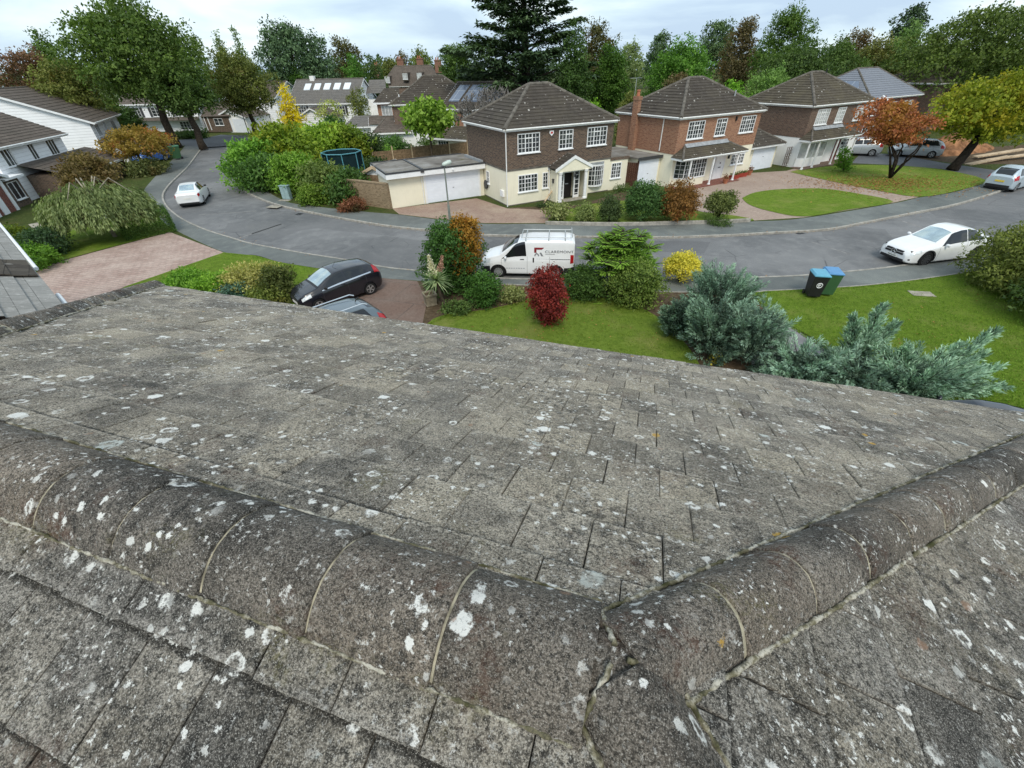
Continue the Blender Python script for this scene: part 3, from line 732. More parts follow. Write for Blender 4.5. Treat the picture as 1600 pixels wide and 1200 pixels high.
def shrub(name, label, pxx, ptop, pbot, wpx, fol, n=3000, leaf=.09, shape='dome', tint=(1, 1, 1), group=None, cat='shrub', asp=.55, ry=1.0, stems=5, part='leaves', **kw):
    _ts[0] += 1; rg = np.random.default_rng(_ts[0])
    gx, gy = G(pxx, pbot, .1); r = wpx / 2 * depth(gx, gy, .6) / CAM_F * 1.12
    dl = math.hypot(gx, gy); off = r * ry * .75
    x, y = gx + gx / dl * off, gy + gy / dl * off
    # keep the picture column
    h = max(.25, height_at(x, y, ptop) - .1) * kw.get('hk', 1.0)
    A_ = math.pi * r * r * ry + 5.0 * r * h; need = 2.0 * A_ / (leaf * leaf * asp * .5)
    if need > n and shape != 'box' and stems:
        k_ = min(1.55, math.sqrt(need / n)); leaf *= k_; n = int(min(2.2 * n, 2.0 * A_ / (leaf * leaf * asp * .5)))
    e_ = empty(name, (x, y, .1), math.atan2(y, x) - math.pi / 2, label, cat, group)
    if shape == 'dome': lobes = lobes_round(rg, r, r * ry, -h * .25, h, kw.get('k', 20), kw.get('size', (.34, .5)))
    elif shape == 'ball': lobes = [((0, 0, h * .5), (r * .93, r * ry * .93, h * .5))]
    elif shape == 'egg': lobes = [((0, 0, h * .48), (r * .9, r * ry * .9, h * .5)), ((0, 0, h * .3), (r * .8, r * .8, h * .32))]
    elif shape == 'vase': lobes = lobes_round(rg, r, r * ry, h * .15, h, 18, (.3, .45))
    elif shape == 'box':
        lobes = []
    mb = MB()
    for i in range(stems):
        a = rg.random() * 6.28; q = rg.uniform(.2, .6) * r
        mb.tube([(math.cos(a) * .06, math.sin(a) * .06, -.02), (math.cos(a) * q * .5, math.sin(a) * q * .5, h * .35), (math.cos(a) * q, math.sin(a) * q, h * .7)], [.035, .025, .01], 6)
    if stems: mb.build('stems', M['bark_dark'], e_, uv=False)
    if shape == 'box':
        m = n; P = np.empty((m, 3)); out = np.zeros((m, 3)); f = rg.integers(0, 5, m); u = rg.uniform(-1, 1, (m, 2))
        wx, wy = r, r * ry
        for i_, (ax, s) in enumerate(((0, 1), (0, -1), (1, 1), (1, -1), (2, 1))):
            mk = f == i_; c = mk.sum()
            if ax == 0: P[mk] = np.c_[np.full(c, s * wx), u[mk][:, 0] * wy, (u[mk][:, 1] * .5 + .5) * h]; out[mk] = (s, 0, 0)
            elif ax == 1: P[mk] = np.c_[u[mk][:, 0] * wx, np.full(c, s * wy), (u[mk][:, 1] * .5 + .5) * h]; out[mk] = (0, s, 0)
            else: P[mk] = np.c_[u[mk][:, 0] * wx, u[mk][:, 1] * wy, np.full(c, h)]; out[mk] = (0, 0, 1)
        P += rg.normal(size=P.shape) * .04 - out * rg.random((m, 1)) ** 3 * .25
        T_ = rnd_dir(rg, m) + out * .5; N_ = out + rnd_dir(rg, m) * .7; L = leaf * (.7 + .6 * rg.random(m)); W = L * asp; ti = rg.random(m)
    else:
        P, T_, N_, L, W, ti = from_lobes(rg, lobes, n, leaf, asp, kw.get('clump', 10), kw.get('fill', .35), kw.get('up', .4), kw.get('droop', 0))
        keep = P[:, 2] > -.03; P, T_, N_, L, W, ti = (q[keep] for q in (P, T_, N_, L, W, ti))
    c_ = leaf_mesh(part, P, T_, N_, L, W, ti, F_[fol], e_); c_.color = (*tint, 1)
    return e_
def sprays(rg, origins, dirs, lens, per, leaf, wid, spread=.6, droop=.0, curl=.25, start=.2):
    """needle or leaf sprays along arching branches; returns arrays and the branch paths"""
    Ps, Ts, Ns, ti, paths = [], [], [], [], []
    for o_, d, ln in zip(origins, dirs, lens):
        d = d / np.linalg.norm(d); t = np.sort(rg.uniform(start, 1.0, per)); bt = rg.random()
        c = o_[None] + d[None] * (t * ln)[:, None] + np.array([0, 0, 1.])[None] * ((curl - droop) * ln * t ** 2)[:, None]
        paths.append([o_, o_ + d * ln * .5 + np.array([0, 0, (curl - droop) * ln * .25]), o_ + d * ln + np.array([0, 0, (curl - droop) * ln])])
        td = d[None] + np.array([0, 0, 2.])[None] * ((curl - droop) * t)[:, None]
        rd = rnd_dir(rg, per)
        wid_ = (1 - t * .75)[:, None]
        Ps.append(c + rd * (.14 * ln * wid_)); Ts.append(td * (1 - spread) + rd * spread); Ns.append(rnd_dir(rg, per) * .7 + np.array([0, 0, .8]))
        ti.append(.5 * bt + .2 * t + .3 * rg.random(per))
    P = np.concatenate(Ps); m = len(P); L = leaf * (.6 + .8 * rg.random(m))
    return P, np.concatenate(Ts), np.concatenate(Ns), L, L * wid, np.concatenate(ti), paths
def branch_mesh(name, paths, r0, mat, parent):
    mb = MB()
    for p in paths: mb.tube([tuple(q) for q in p], [r0, r0 * .6, r0 * .2], 5)
    return mb.build(name, mat, parent, uv=False)
# ------------------------------------------------------------ house builders
def FRONT(y0=0.0): return lambda s, o, z: (s, y0 - o, z)
def LEFT(x0=0.0): return lambda s, o, z: (x0 - o, s, z)
def RIGHT(x0): return lambda s, o, z: (x0 + o, s, z)
def BACK(y0): return lambda s, o, z: (s, y0 + o, z)
def window(parent, fm, s, z, w, h, cas=3, bars=(2, 4), fan=True, pane='glass', name='window', sill=True, frame='white', fw=.055):
    mb = MB(fm); d0, d1 = -.03, .045
    mb.box(s, s + w, d0, d1, z, z + fw); mb.box(s, s + w, d0, d1, z + h - fw, z + h)
    mb.box(s, s + fw, d0, d1 - .002, z + fw, z + h - fw); mb.box(s + w - fw, s + w, d0, d1 - .002, z + fw, z + h - fw)
    if sill: mb.box(s - .06, s + w + .06, d0, .1, z - .06, z - .001)
    cw = (w - 2 * fw) / cas
    for c in range(cas):
        a = s + fw + c * cw
        if c: mb.box(a - .03, a + .03, d0, d1 - .006, z + fw, z + h - fw)
        if bars:
            bx, bz = bars
            for i in range(1, bx): mb.box(a + cw * i / bx - .014, a + cw * i / bx + .014, d0, .028, z + fw, z + h - fw)
            for j in range(1, bz): mb.box(a + .03, a + cw - .03, d0, .024 if not (fan and j == bz - 1 and c == cas // 2) else .035, z + h * j / bz - .014 - (.02 if fan and j == bz - 1 and c == cas // 2 else 0), z + h * j / bz + .014 + (.02 if fan and j == bz - 1 and c == cas // 2 else 0))
    o = mb.build(name, M[frame], parent)
    pm = MB(fm); pm.box(s + fw * .5, s + w - fw * .5, -.02, .008, z + fw * .5, z + h - fw * .5); pm.build('pane', M[pane], o)
    return o
def slab_box(name, parent, mat, *b, bevel=0): mb = MB(); mb.box(*b); return mb.build(name, M[mat], parent, bevel=bevel)
def course_face(mb, a, b, c, d, n, th):
    """a-b bottom edge, d-c top edge"""
    a, b, c, d = (Vector(q) for q in (a, b, c, d)); up = Vector((0, 0, th))
    for i in range(n):
        f0, f1 = i / n, (i + 1) / n
        p0, p1 = a.lerp(d, f0) + up, b.lerp(c, f0) + up; q0, q1 = a.lerp(d, f1), b.lerp(c, f1)
        o0, o1 = p0 - up * 1.0, p1 - up * 1.0
        vs = [tuple(v) for v in (p0, p1, q1, q0, o0, o1)]
        mb.add(vs, [(0, 1, 2, 3), (4, 5, 1, 0)])
def caps(parent, edges, mat='cap', r=.12, name='ridge_tiles', lift=.0):
    mb = MB()
    for a, b in edges:
        a, b = Vector(a), Vector(b); L = (b - a).length; n = max(2, int(L / .45)); rg = random.Random(int(L * 100))
        for i in range(n):
            p, q = a.lerp(b, i / n), a.lerp(b, (i + 1) / n - .012 / L)
            k = r * rg.uniform(.94, 1.06)
            mb.tube([p + Vector((0, 0, lift)), q + Vector((0, 0, lift))], [k * 1.04, k * .97], 8)
    return mb.build(name, M[mat], parent, fix=False, uv=False)
def hip_roof(parent, x0, x1, y0, y1, ze, zr, mat='tile_dark', n=13, th=.055, rl=None, fascia='white', name='roof', gut='pvc', capr=.12, along='x'):
    if along == 'y': pass
    xm, ym = (x0 + x1) / 2, (y0 + y1) / 2
    if x1 - x0 >= y1 - y0:
        r_ = rl if rl is not None else ((x1 - x0) - (y1 - y0)) / 2
        A, B = (xm - r_, ym, zr), (xm + r_, ym, zr)
        c = [(x0, y0, ze), (x1, y0, ze), (x1, y1, ze), (x0, y1, ze)]
        faces = [(c[0], c[1], B, A), (c[1], c[2], B, B), (c[2], c[3], A, B), (c[3], c[0], A, A)]
    else:
        r_ = rl if rl is not None else ((y1 - y0) - (x1 - x0)) / 2
        A, B = (xm, ym - r_, zr), (xm, ym + r_, zr)
        c = [(x0, y0, ze), (x1, y0, ze), (x1, y1, ze), (x0, y1, ze)]
        faces = [(c[0], c[1], A, A), (c[1], c[2], B, A), (c[2], c[3], B, B), (c[3], c[0], A, B)]
    mb = MB()
    for f in faces: course_face(mb, *f, n, th)
    ro = mb.build(name, M[mat], parent, fix=False)
    ed = [(A, B)] + ([(c[0], A), (c[3], A), (c[1], B), (c[2], B)] if x1 - x0 >= y1 - y0 else [(c[0], A), (c[1], A), (c[2], B), (c[3], B)])
    caps(ro, ed, r=capr)
    if fascia: eaves(parent, x0, x1, y0, y1, ze, fascia, gut)
    return ro
def eaves(parent, x0, x1, y0, y1, ze, fascia='white', gut='pvc'):
    t = .1
    mb = MB(); mb.box(x0 + .06, x1 - .06, y0 + .06, y1 - .06, ze - .17, ze - .01); mb.build('fascia', M[fascia], parent)
    mb = MB(); r = .055; z = ze - .05
    for p, q in (((x0, y0), (x1, y0)), ((x1, y0), (x1, y1)), ((x1, y1), (x0, y1)), ((x0, y1), (x0, y0))):
        mb.tube([(p[0], p[1], z), (q[0], q[1], z)], r, 8)
    mb.build('gutter', M[gut], parent, uv=False)
def gable_roof(parent, x0, x1, y0, y1, ze, zr, mat, n=12, th=.03, along='x', barge='white', over=.0, name='roof', fascia='white', cap=.1):
    """ridge along the given local axis"""
    mb = MB()
    if along == 'x':
        ym = (y0 + y1) / 2
        course_face(mb, (x0, y0, ze), (x1, y0, ze), (x1, ym, zr), (x0, ym, zr), n, th)
        course_face(mb, (x1, y1, ze), (x0, y1, ze), (x0, ym, zr), (x1, ym, zr), n, th); rd = ((x0, ym, zr), (x1, ym, zr))
        ends = [[(x, y0, ze), (x, ym, zr), (x, y1, ze)] for x in (x0, x1)]
    else:
        xm = (x0 + x1) / 2
        course_face(mb, (x0, y1, ze), (x0, y0, ze), (xm, y0, zr), (xm, y1, zr), n, th)
        course_face(mb, (x1, y0, ze), (x1, y1, ze), (xm, y1, zr), (xm, y0, zr), n, th); rd = ((xm, y0, zr), (xm, y1, zr))
        ends = [[(x0, y, ze), (xm, y, zr), (x1, y, ze)] for y in (y0, y1)]
    ro = mb.build(name, M[mat], parent, fix=False)
    if cap: caps(ro, [rd], r=cap)
    if barge:
        for e_ in ends:
            b = MB()
            for p, q in ((e_[0], e_[1]), (e_[1], e_[2])):
                p, q = Vector(p), Vector(q); dn = Vector((0, 0, -.2)); o = Vector((.02, 0, 0)) if along == 'x' else Vector((0, .02, 0))
                up = Vector((0, 0, .01))
                b.add([tuple(v) for v in (p - o + up, q - o + up, q - o + dn, p - o + dn, p + o + up, q + o + up, q + o + dn, p + o + dn)],
                      [(0, 1, 2, 3), (7, 6, 5, 4), (0, 4, 5, 1), (3, 2, 6, 7), (0, 3, 7, 4), (1, 5, 6, 2)])
            b.build('bargeboard', M[barge], parent)
    if fascia:
        for k in (0, 1):
            f = MB()
            if along == 'x': y, o = ((y0, .02), (y1, -.02))[k]; f.box(x0 + .03, x1 - .03, min(y, y + o), max(y, y + o), ze - .18, ze + .0)
            else: x, o = ((x0, .02), (x1, -.02))[k]; f.box(min(x, x + o), max(x, x + o), y0 + .03, y1 - .03, ze - .18, ze + .0)
            f.build('fascia', M[fascia], parent)
    return ro
def gable_wall(parent, x0, x1, y0, y1, z0, ze, zr, mat, along='x', name='wall'):
    mb = MB()
    if along == 'x': ym = (y0 + y1) / 2; mb.wedge_x([(y0, z0), (y1, z0), (y1, ze), (ym, zr), (y0, ze)], x0, x1)
    else: xm = (x0 + x1) / 2; mb.wedge([(x0, z0), (x1, z0), (x1, ze), (xm, zr), (x0, ze)], y0, y1)
    return mb.build(name, M[mat], parent)
def downpipe(parent, x, y, z0, z1, r=.04):
    mb = MB(); mb.tube([(x, y, z1), (x, y, z0)], r, 8); return mb.build('downpipe', M['pvc'], parent, uv=False)
def aerial(parent, x, y, z0, h):
    mb = MB(); mb.tube([(x, y, z0), (x, y, z0 + h)], .02, 6)
    mb.tube([(x - .6, y, z0 + h), (x + .5, y, z0 + h)], .012, 5)
    for i in range(7): mb.tube([(x - .5 + i * .15, y - .2, z0 + h), (x - .5 + i * .15, y + .2, z0 + h)], .008, 4)
    return mb.build('aerial', M['steel'], parent, uv=False)
def garage_door(parent, fm, s0, s1, z0, z1, ribs=9, name='garage_door', mat='white_door'):
    mb = MB(fm); h = (z1 - z0) / ribs
    for i in range(ribs): mb.box(s0, s1, .0, .03, z0 + i * h + .008, z0 + (i + 1) * h - .008)
    mb.box(s0 + .01, s1 - .01, -.02, .018, z0, z1)
    o = mb.build(name, M[mat], parent)
    hb = MB(fm); hb.box((s0 + s1) / 2 - .06, (s0 + s1) / 2 + .06, .031, .05, z0 + h * 4.4, z0 + h * 4.4 + .03); hb.build('handle', M['darkgrey'], o)
    return o

WZ, WH = 3.39, 1.17
# ================================================ the cream and dark brick house opposite
def house_opposite():
    e_ = empty('detached_house', (.065, 32.28, .1), R(26.23), 'detached house with dark brown brick above cream walls and a gabled cream porch', 'house')
    W, D = 8.8, 6.8
    slab_box('lower_wall', e_, 'cream', 0, W, 0, D, -.3, 2.3)
    slab_box('upper_wall', e_, 'brick_brown', -.02, W + .02, -.02, D + .02, 2.3, 4.62)
    mb = MB(); mb.box(-.035, W + .035, -.035, D + .035, 2.26, 2.38); mb.build('brick_band', M['cap'], e_)
    slab_box('plinth', e_, 'cap', -.03, W + .03, -.03, D + .03, -.3, .06)
    hip_roof(e_, -.25, W + .25, -.25, D + .25, 4.8, 7.02, 'tile_dark', 13, rl=.78)
    f = FRONT(-.02)
    for s, w_, c in ((.83, 1.717, 3), (4.09, 1.165, 2), (6.48, 1.717, 3)): window(e_, f, s, WZ - .1, w_, WH, c)
    f = FRONT(0)
    window(e_, f, .85, .82, 1.58, 1.12, 3); window(e_, f, 2.84, .87, .46, 1.05, 1, (2, 4), False)
    # shallow bay to the right of the porch
    mb = MB()
    n = 7; pts = []
    for i in range(n + 1):
        t = i / n; pts.append((6.85 + 1.4 * t, -.34 * math.sin(math.pi * t) ** .7 if 0 < t < 1 else .0))
    base = pts + [(8.25, .1), (6.85, .1)]
    bw = MB(); bw.prism(base, 1.92, 2.1)
    bo = bw.build('bay_window', M['white'], e_); bs = MB(); bs.prism(base, .5, .62); bs.build('bay_sill', M['white'], bo)
    gl = MB(); ins = [(x, y + .03) for x, y in pts]
    gl.prism(ins + [(8.2, .1), (6.9, .1)], .6, 1.95); gl.build('pane', M['glass'], bo)
    br = MB()
    for i, (x, y) in enumerate(pts): br.tube([(x, y - .005, .6), (x, y - .005, 1.94)], .03 if i in (0, 2, 5, 7) else .015, 6)
    for z in (.95, 1.28, 1.62): br.tube([(x, y - .004, z) for x, y in pts], .014, 5)
    br.build('glazing_bars', M['white'], bo, uv=False)
    rf = MB(); rf.prism([(x, y - .06 if 0 < i < n else y) for i, (x, y) in enumerate(pts)] + [(8.25, .05), (6.85, .05)], 2.1, 2.16); rf.build('bay_roof', M['lead'], e_)
    # side extension
    slab_box('extension_wall', e_, 'cream', W + .001, 10.55, .02, D - 1.5, -.3, 2.12)
    mb = MB(); mb.box(W + .03, 10.62, -.04, D - 1.4, 2.12, 2.32); mb.build('extension_coping', M['brick_brown'], e_)
    slab_box('extension_roof', e_, 'felt', W + .03, 10.6, 0, D - 1.42, 2.32, 2.345)
    window(e_, FRONT(.02), 8.98, .84, .95, 1.1, 2, (2, 4))
    # gabled porch
    p0, p1, pd = 3.45, 6.2, 1.05
    for a_ in (p0, p1 - .14): slab_box('porch_wall', e_, 'cream', a_, a_ + .14, -pd + .1, -.001, -.2, 2.05)
    mb = MB(); mb.wedge([(p0 - .12, 2.0), (p1 + .12, 2.0), (p1 + .12, 2.22), ((p0 + p1) / 2, 2.92), (p0 - .12, 2.22)], -pd - .02, -pd + .14)
    mb.build('porch_gable', M['cream'], e_)
    mb = MB(); mb.box(p0 + .14, p1 - .14, -pd + .14, -.01, 1.9, 2.0); mb.build('porch_ceiling', M['white'], e_)
    gable_roof(e_, p0 - .2, p1 + .2, -pd - .06, -.03, 2.22, 2.98, 'tile_dark', 6, .025, 'y', 'white', name='porch_roof', fascia=None, cap=.07)
    for x in (p0 + .28, p1 - .28):
        mb = MB(); mb.lathe([(.16, -.1), (.16, .1), (.12, .14), (.115, 1.8), (.15, 1.86), (.17, 2.0)], 14, (x, -pd + .06, 0))
        mb.build('porch_column', M['white'], e_, smooth=False, uv=False)
    fr = MB(FRONT(-.42))
    for a, b in ((p0 + .45, p0 + .52), (p0 + .85, p0 + .95), (p1 - .95, p1 - .85), (p1 - .52, p1 - .45)): fr.box(a, b, -.04, .05, 0, 1.9)
    for a in (p0 + .52, p1 - .85):
        for j in range(1, 6): fr.box(a, a + .33, -.02, .03, j * .31, j * .31 + .035)
        fr.box(a, a + .33, -.03, .04, 0, .2)
    do = fr.build('doorway', M['white'], e_)
    pn = MB(FRONT(-.42)); pn.box(p0 + .52, p0 + .85, -.015, .0, .1, 1.88); pn.box(p1 - .85, p1 - .52, -.015, .0, .1, 1.88); pn.build('pane', M['glass'], do)
    dk = MB(FRONT(-.42)); dk.box(p0 + .95, p1 - .95, -.3, -.25, 0, 1.88); dk.build('inner_door', M['navy_door'], do)
    lb = MB(FRONT(-.42)); lb.box(p0 + 1.25, p0 + 1.5, -.249, -.235, .95, 1.02); lb.build('letterbox', M['lead'], do)
    slab_box('doorstep', e_, 'concrete', p0 + .2, p1 - .2, -pd - .15, -.45, -.1, .03)
    ln = MB(); ln.tube([(4.83, -pd - .16, 1.98), (4.83, -pd - .16, 1.84)], .015, 6); ln.lathe([(.03, 0), (.07, .05), (.06, .2), (.02, .26)], 8, (4.83, -pd - .16, 1.6)); ln.build('porch_lantern', M['black'], e_, uv=False)
    ln = MB(); ln.box(p0 - .1, p0 - .01, -.62, -.5, 1.25, 1.5); ln.box(p0 - .13, p0 + .0, -.64, -.48, 1.5, 1.53); ln.build('wall_lantern', M['darkgrey'], e_)
    # alarm, pipes, side window, hose reel, cable box
    ab = MB(FRONT(-.02)); ab.add([(3.3, 0, 4.48), (3.62, 0, 4.48), (3.62, 0, 4.32), (3.46, 0, 4.16), (3.3, 0, 4.32), (3.3, .08, 4.48), (3.62, .08, 4.48), (3.62, .08, 4.32), (3.46, .08, 4.16), (3.3, .08, 4.32)], [(0, 1, 2, 3, 4), (9, 8, 7, 6, 5)] + [(i, (i + 1) % 5, 5 + (i + 1) % 5, 5 + i) for i in range(5)])
    abx = ab.build('alarm_box', M['white'], e_); r2 = MB(FRONT(-.02)); r2.box(3.37, 3.55, .081, .086, 4.3, 4.42); r2.build('alarm_badge', plain('red_badge', (.5, .05, .04), .5), abx)
    downpipe(e_, -.07, -.09, 0, 4.72); downpipe(e_, 3.38, -.09, 0, 2.1)
    window(e_, LEFT(0), 2.95, .98, .5, .85, 1, (2, 2), False)
    hr = MB(); hr.lathe([(.2, 0), (.32, .02), (.32, .1), (.2, .12)], 16, (-.13, 3.55, .85), 'x'); hr.build('hose_reel', M['darkgrey'], e_, uv=False)
    slab_box('meter_box', e_, 'white', -.14, -.001, .5, .95, .55, .95)
    return e_
house_opposite()

def garage_opposite():
    e_ = empty('garage', (.065, 32.28, .1), R(26.23), 'flat roofed cream garage with a wide pale blue white door', 'garage')
    x0, x1, y0, y1 = -7.4, -.05, 3.95, 8.3
    slab_box('wall', e_, 'cream', x0, x1, y0, y1, -.3, 1.98)
    mb = MB(); mb.box(x0 - .1, x1, y0 - .42, y0 - .36, 1.98, 2.3); mb.box(x0 - .12, x0 - .06, y0 - .36, y1 + .1, 1.98, 2.3)
    mb.box(x0 - .06, x1, y0 - .36, y0 - .005, 1.98, 2.0); mb.build('fascia', M['white'], e_)
    slab_box('roof', e_, 'felt', x0 - .1, x1 + .2, y0 - .4, y1 + .1, 2.3, 2.36)
    mb = MB(); mb.box(x0 - .13, x1 + .2, y0 - .45, y0 - .36, 2.3, 2.4); mb.box(x0 - .13, x0 - .04, y0 - .36, y1 + .1, 2.3, 2.4); mb.box(-4.98, -4.82, y0 - .36, y1, 2.36, 2.42); mb.box(x0 - .04, x1, y1 + .02, y1 + .1, 2.36, 2.42); mb.build('roof_edge', M['darkgrey'], e_)
    garage_door(e_, FRONT(y0), -4.66, -.5, .02, 1.95, 10)
    for a_, b_ in ((-4.82, -4.66), (-.5, -.36)): mb = MB(FRONT(y0)); mb.box(a_, b_, 0, .05, 0, 1.98); mb.build('door_jamb', M['white'], e_)
    downpipe(e_, -4.95, y0 - .06, 0, 2.25); slab_box('hopper', e_, 'darkgrey', -5.05, -4.8, y0 - .5, y0 - .425, 2.2, 2.34)
    sl = MB(FRONT(y0 - .43)); sl.tube([(-2.65, .0, 2.2), (-2.65, .12, 2.14)], .05, 8); sl.build('floodlight', M['white'], e_, uv=False)
    slab_box('upstand', e_, 'lead', x1 - .3, x1 - .1, y0 - .3, 6.9, 2.37, 2.52)
garage_opposite()

# ================================================ the orange brick house
def canopy(e_, x0, x1, dpt, zl, zt, mat, tx0, tx1):
    mb = MB(); th = .03; n = 6
    a, b = (x0, -dpt, zl), (x1, -dpt, zl); c, d = (tx1, -.03, zt), (tx0, -.03, zt)
    course_face(mb, a, b, c, d, n, th); course_face(mb, b, (x1, -.03, zl), (tx1, -.03, zt), (tx1, -.031, zt), n, th); course_face(mb, (x0, -.03, zl), a, d, (tx0, -.029, zt), n, th)
    ro = mb.build('canopy_roof', M[mat], e_, fix=False)
    caps(ro, [((x0, -dpt, zl), d), ((x1, -dpt, zl), c)], r=.09)
    fl = MB(); fl.wedge_x([(-.03, zt + .16), (-.045, zt + .16), (-.3, zt - .06), (-.3, zt - .08), (-.03, zt)], tx0 - .02, tx1 + .02); fl.build('lead_flashing', M['lead'], ro)
    fa = MB(); fa.box(x0 + .03, x1 - .03, -dpt + .03, -.03, zl - .16, zl - .005); fa.build('canopy_fascia', M['white'], e_)
    gu = MB(); gu.tube([(x0, -dpt - .03, zl - .05), (x1, -dpt - .03, zl - .05)], .05, 8); gu.build('canopy_gutter', M['pvc'], e_, uv=False)
def porch_post(e_, x, y, z1, lean=0):
    mb = MB(); mb.box(x - .05, x + .05, y - .05, y + .05, .12, z1); mb.add([(x - .12, y - .12, -.05), (x + .12, y - .12, -.05), (x + .12, y + .12, -.05), (x - .12, y + .12, -.05), (x - .05, y - .05, .18), (x + .05, y - .05, .18), (x + .05, y + .05, .18), (x - .05, y + .05, .18)], [(0, 1, 2, 3), (0, 4, 5, 1), (1, 5, 6, 2), (2, 6, 7, 3), (3, 7, 4, 0)])
    mb.build('post', M['white'], e_)
def house_orange():
    e_ = empty('detached_house', (12.908, 36.518, .1), R(28), 'orange red brick house with a tall side chimney and dark tiled canopy', 'house')
    W, D = 9.1, 6.8
    slab_box('lower_wall', e_, 'cream', 0, W, 0, D, -.3, 2.34)
    slab_box('upper_wall', e_, 'brick_orange', -.02, W + .02, -.02, D + .02, 2.34, 4.62)
    hip_roof(e_, -.25, W + .25, -.25, D + .25, 4.8, 7.0, 'tile_dark', 13, rl=.8)
    f = FRONT(-.02)
    for s, w_, c in ((.93, 1.717, 3), (3.95, 1.165, 2), (6.8, 1.717, 3)): window(e_, f, s, WZ - .1, w_, WH, c)
    lb = MB(f); lb.box(6.05, 6.17, 0, .1, 4.2, 4.5); lb.build('security_light', M['black'], e_)
    # canopy, bay, door
    canopy(e_, -.35, 6.9, 1.25, 2.2, 2.85, 'tile_moss', .9, 5.6)
    pr = [(.35, -.0), (.75, -.62), (3.1, -.62), (3.5, 0), (3.5, .1), (.35, .1)]
    mb = MB(); mb.prism(pr, -.2, .6); mb.build('bay_wall', M['cream'], e_)
    mb = MB(); mb.prism([(x, y - .04 if y < 0 else y) for x, y in pr], .6, .68); mb.prism(pr, 1.9, 2.02); bo = mb.build('bay_window', M['white'], e_)
    gl = MB(); gl.prism([(x * .98 + .035, y + .04 if y < 0 else y) for x, y in pr], .66, 1.92); gl.build('pane', M['glass'], bo)
    br = MB()
    def line(p, q, k, th, extra=()):
        for i in range(k + 1):
            t = i / k; x, y = p[0] + (q[0] - p[0]) * t, p[1] + (q[1] - p[1]) * t; br.tube([(x, y, .66), (x, y, 1.92)], th if i % 2 == 0 else .014, 6)
        for z in (.98, 1.29, 1.6): br.tube([(p[0], p[1], z), (q[0], q[1], z)], .013, 5)
    line(pr[0], pr[1], 2, .03); line(pr[1], pr[2], 8, .028); line(pr[2], pr[3], 2, .03); br.build('glazing_bars', M['white'], bo, uv=False)
    f = FRONT(0)
    dr = MB(f); dr.box(5.0, 5.9, 0, .05, .02, 1.98); dr.box(4.88, 4.98, 0, .07, 0, 2.05); dr.box(5.92, 6.0, 0, .07, 0, 2.05); dd = dr.build('front_door', M['white'], e_, bevel=.008)
    l2 = MB(f); l2.box(5.3, 5.6, .051, .06, .9, .96); l2.box(5.4, 5.5, .051, .075, 1.2, 1.3); l2.build('letterbox', M['black'], dd)
    window(e_, f, 4.5, .02, .36, 1.96, 1, (1, 6), False, name='side_light', sill=False)
    window(e_, f, 6.75, .95, 1.6, .8, 4, (2, 3), False)
    for x in (.75, 3.25, 6.05): porch_post(e_, x, -1.12, 2.06)
    wl = MB(f); wl.box(6.28, 6.4, 0, .12, 1.5, 1.78); wl.build('wall_lantern', M['black'], e_)
    slab_box('terrace', e_, 'brick_red', -.1, 6.6, -1.4, -.01, -.2, .06)
    # chimney on the left wall
    mb = MB(); mb.box(-.34, -.021, 4.3, 4.88, -.3, 5.9); mb.box(-.38, .02, 4.26, 4.92, 5.7, 5.95); ch = mb.build('chimney', M['brick_orange'], e_)
    pt = MB(); pt.lathe([(.14, 0), (.12, .3), (.15, .34), (.13, .42)], 12, (-.17, 4.59, 5.95)); pt.build('chimney_pot', M['terracotta'], ch, uv=False)
    aerial(e_, .1, 5.3, 5.2, 1.9)
    downpipe(e_, -.07, 1.55, 2.45, 4.72)
    vp = MB(); vp.tube([(7.0, 1.3, 5.6), (7.0, 1.3, 6.15)], .06, 8); vp.build('vent_pipe', M['steel'], e_, uv=False)
    # left lean-to with white garage door, flat roof
    slab_box('side_garage_wall', e_, 'cream', -2.35, -.021, 1.3, 6.6, -.3, 2.1)
    slab_box('side_garage_roof', e_, 'felt', -2.5, -.021, 1.12, 6.7, 2.1, 2.2); mb = MB(); mb.box(-2.53, -.03, 1.06, 1.115, 2.02, 2.24); mb.build('side_garage_fascia', M['darkgrey'], e_)
    garage_door(e_, FRONT(1.3), -2.25, -.2, 0, 2.0, 9, 'side_garage_door')
    # right garage, set back
    slab_box('garage_wall', e_, 'cream', W + .021, 13.7, .7, 6.5, -.3, 1.9)
    mb = MB(); course_face(mb, (W + .02, .25, 1.98), (14.15, .25, 1.98), (12.6, 2.6, 3.05), (W + .02, 2.6, 3.05), 7, .03); course_face(mb, (14.15, .25, 1.98), (14.15, 5, 1.98), (12.6, 2.6, 3.05), (12.6, 2.59, 3.05), 7, .03); course_face(mb, (14.15, 5, 1.98), (W + .02, 5, 1.98), (W + .02, 2.6, 3.05), (12.6, 2.6, 3.05), 7, .03)
    gr = mb.build('garage_roof', M['tile_dark'], e_, fix=False); caps(gr, [((14.15, .25, 1.98), (12.6, 2.6, 3.05)), ((W + .02, 2.6, 3.05), (12.6, 2.6, 3.05))], r=.09)
    mb = MB(); mb.box(W + .03, 14.1, .3, .36, 1.82, 1.98); mb.build('garage_fascia', M['white'], e_)
    garage_door(e_, FRONT(.7), 10.5, 13.45, 0, 1.86, 8)
    return e_
house_orange()

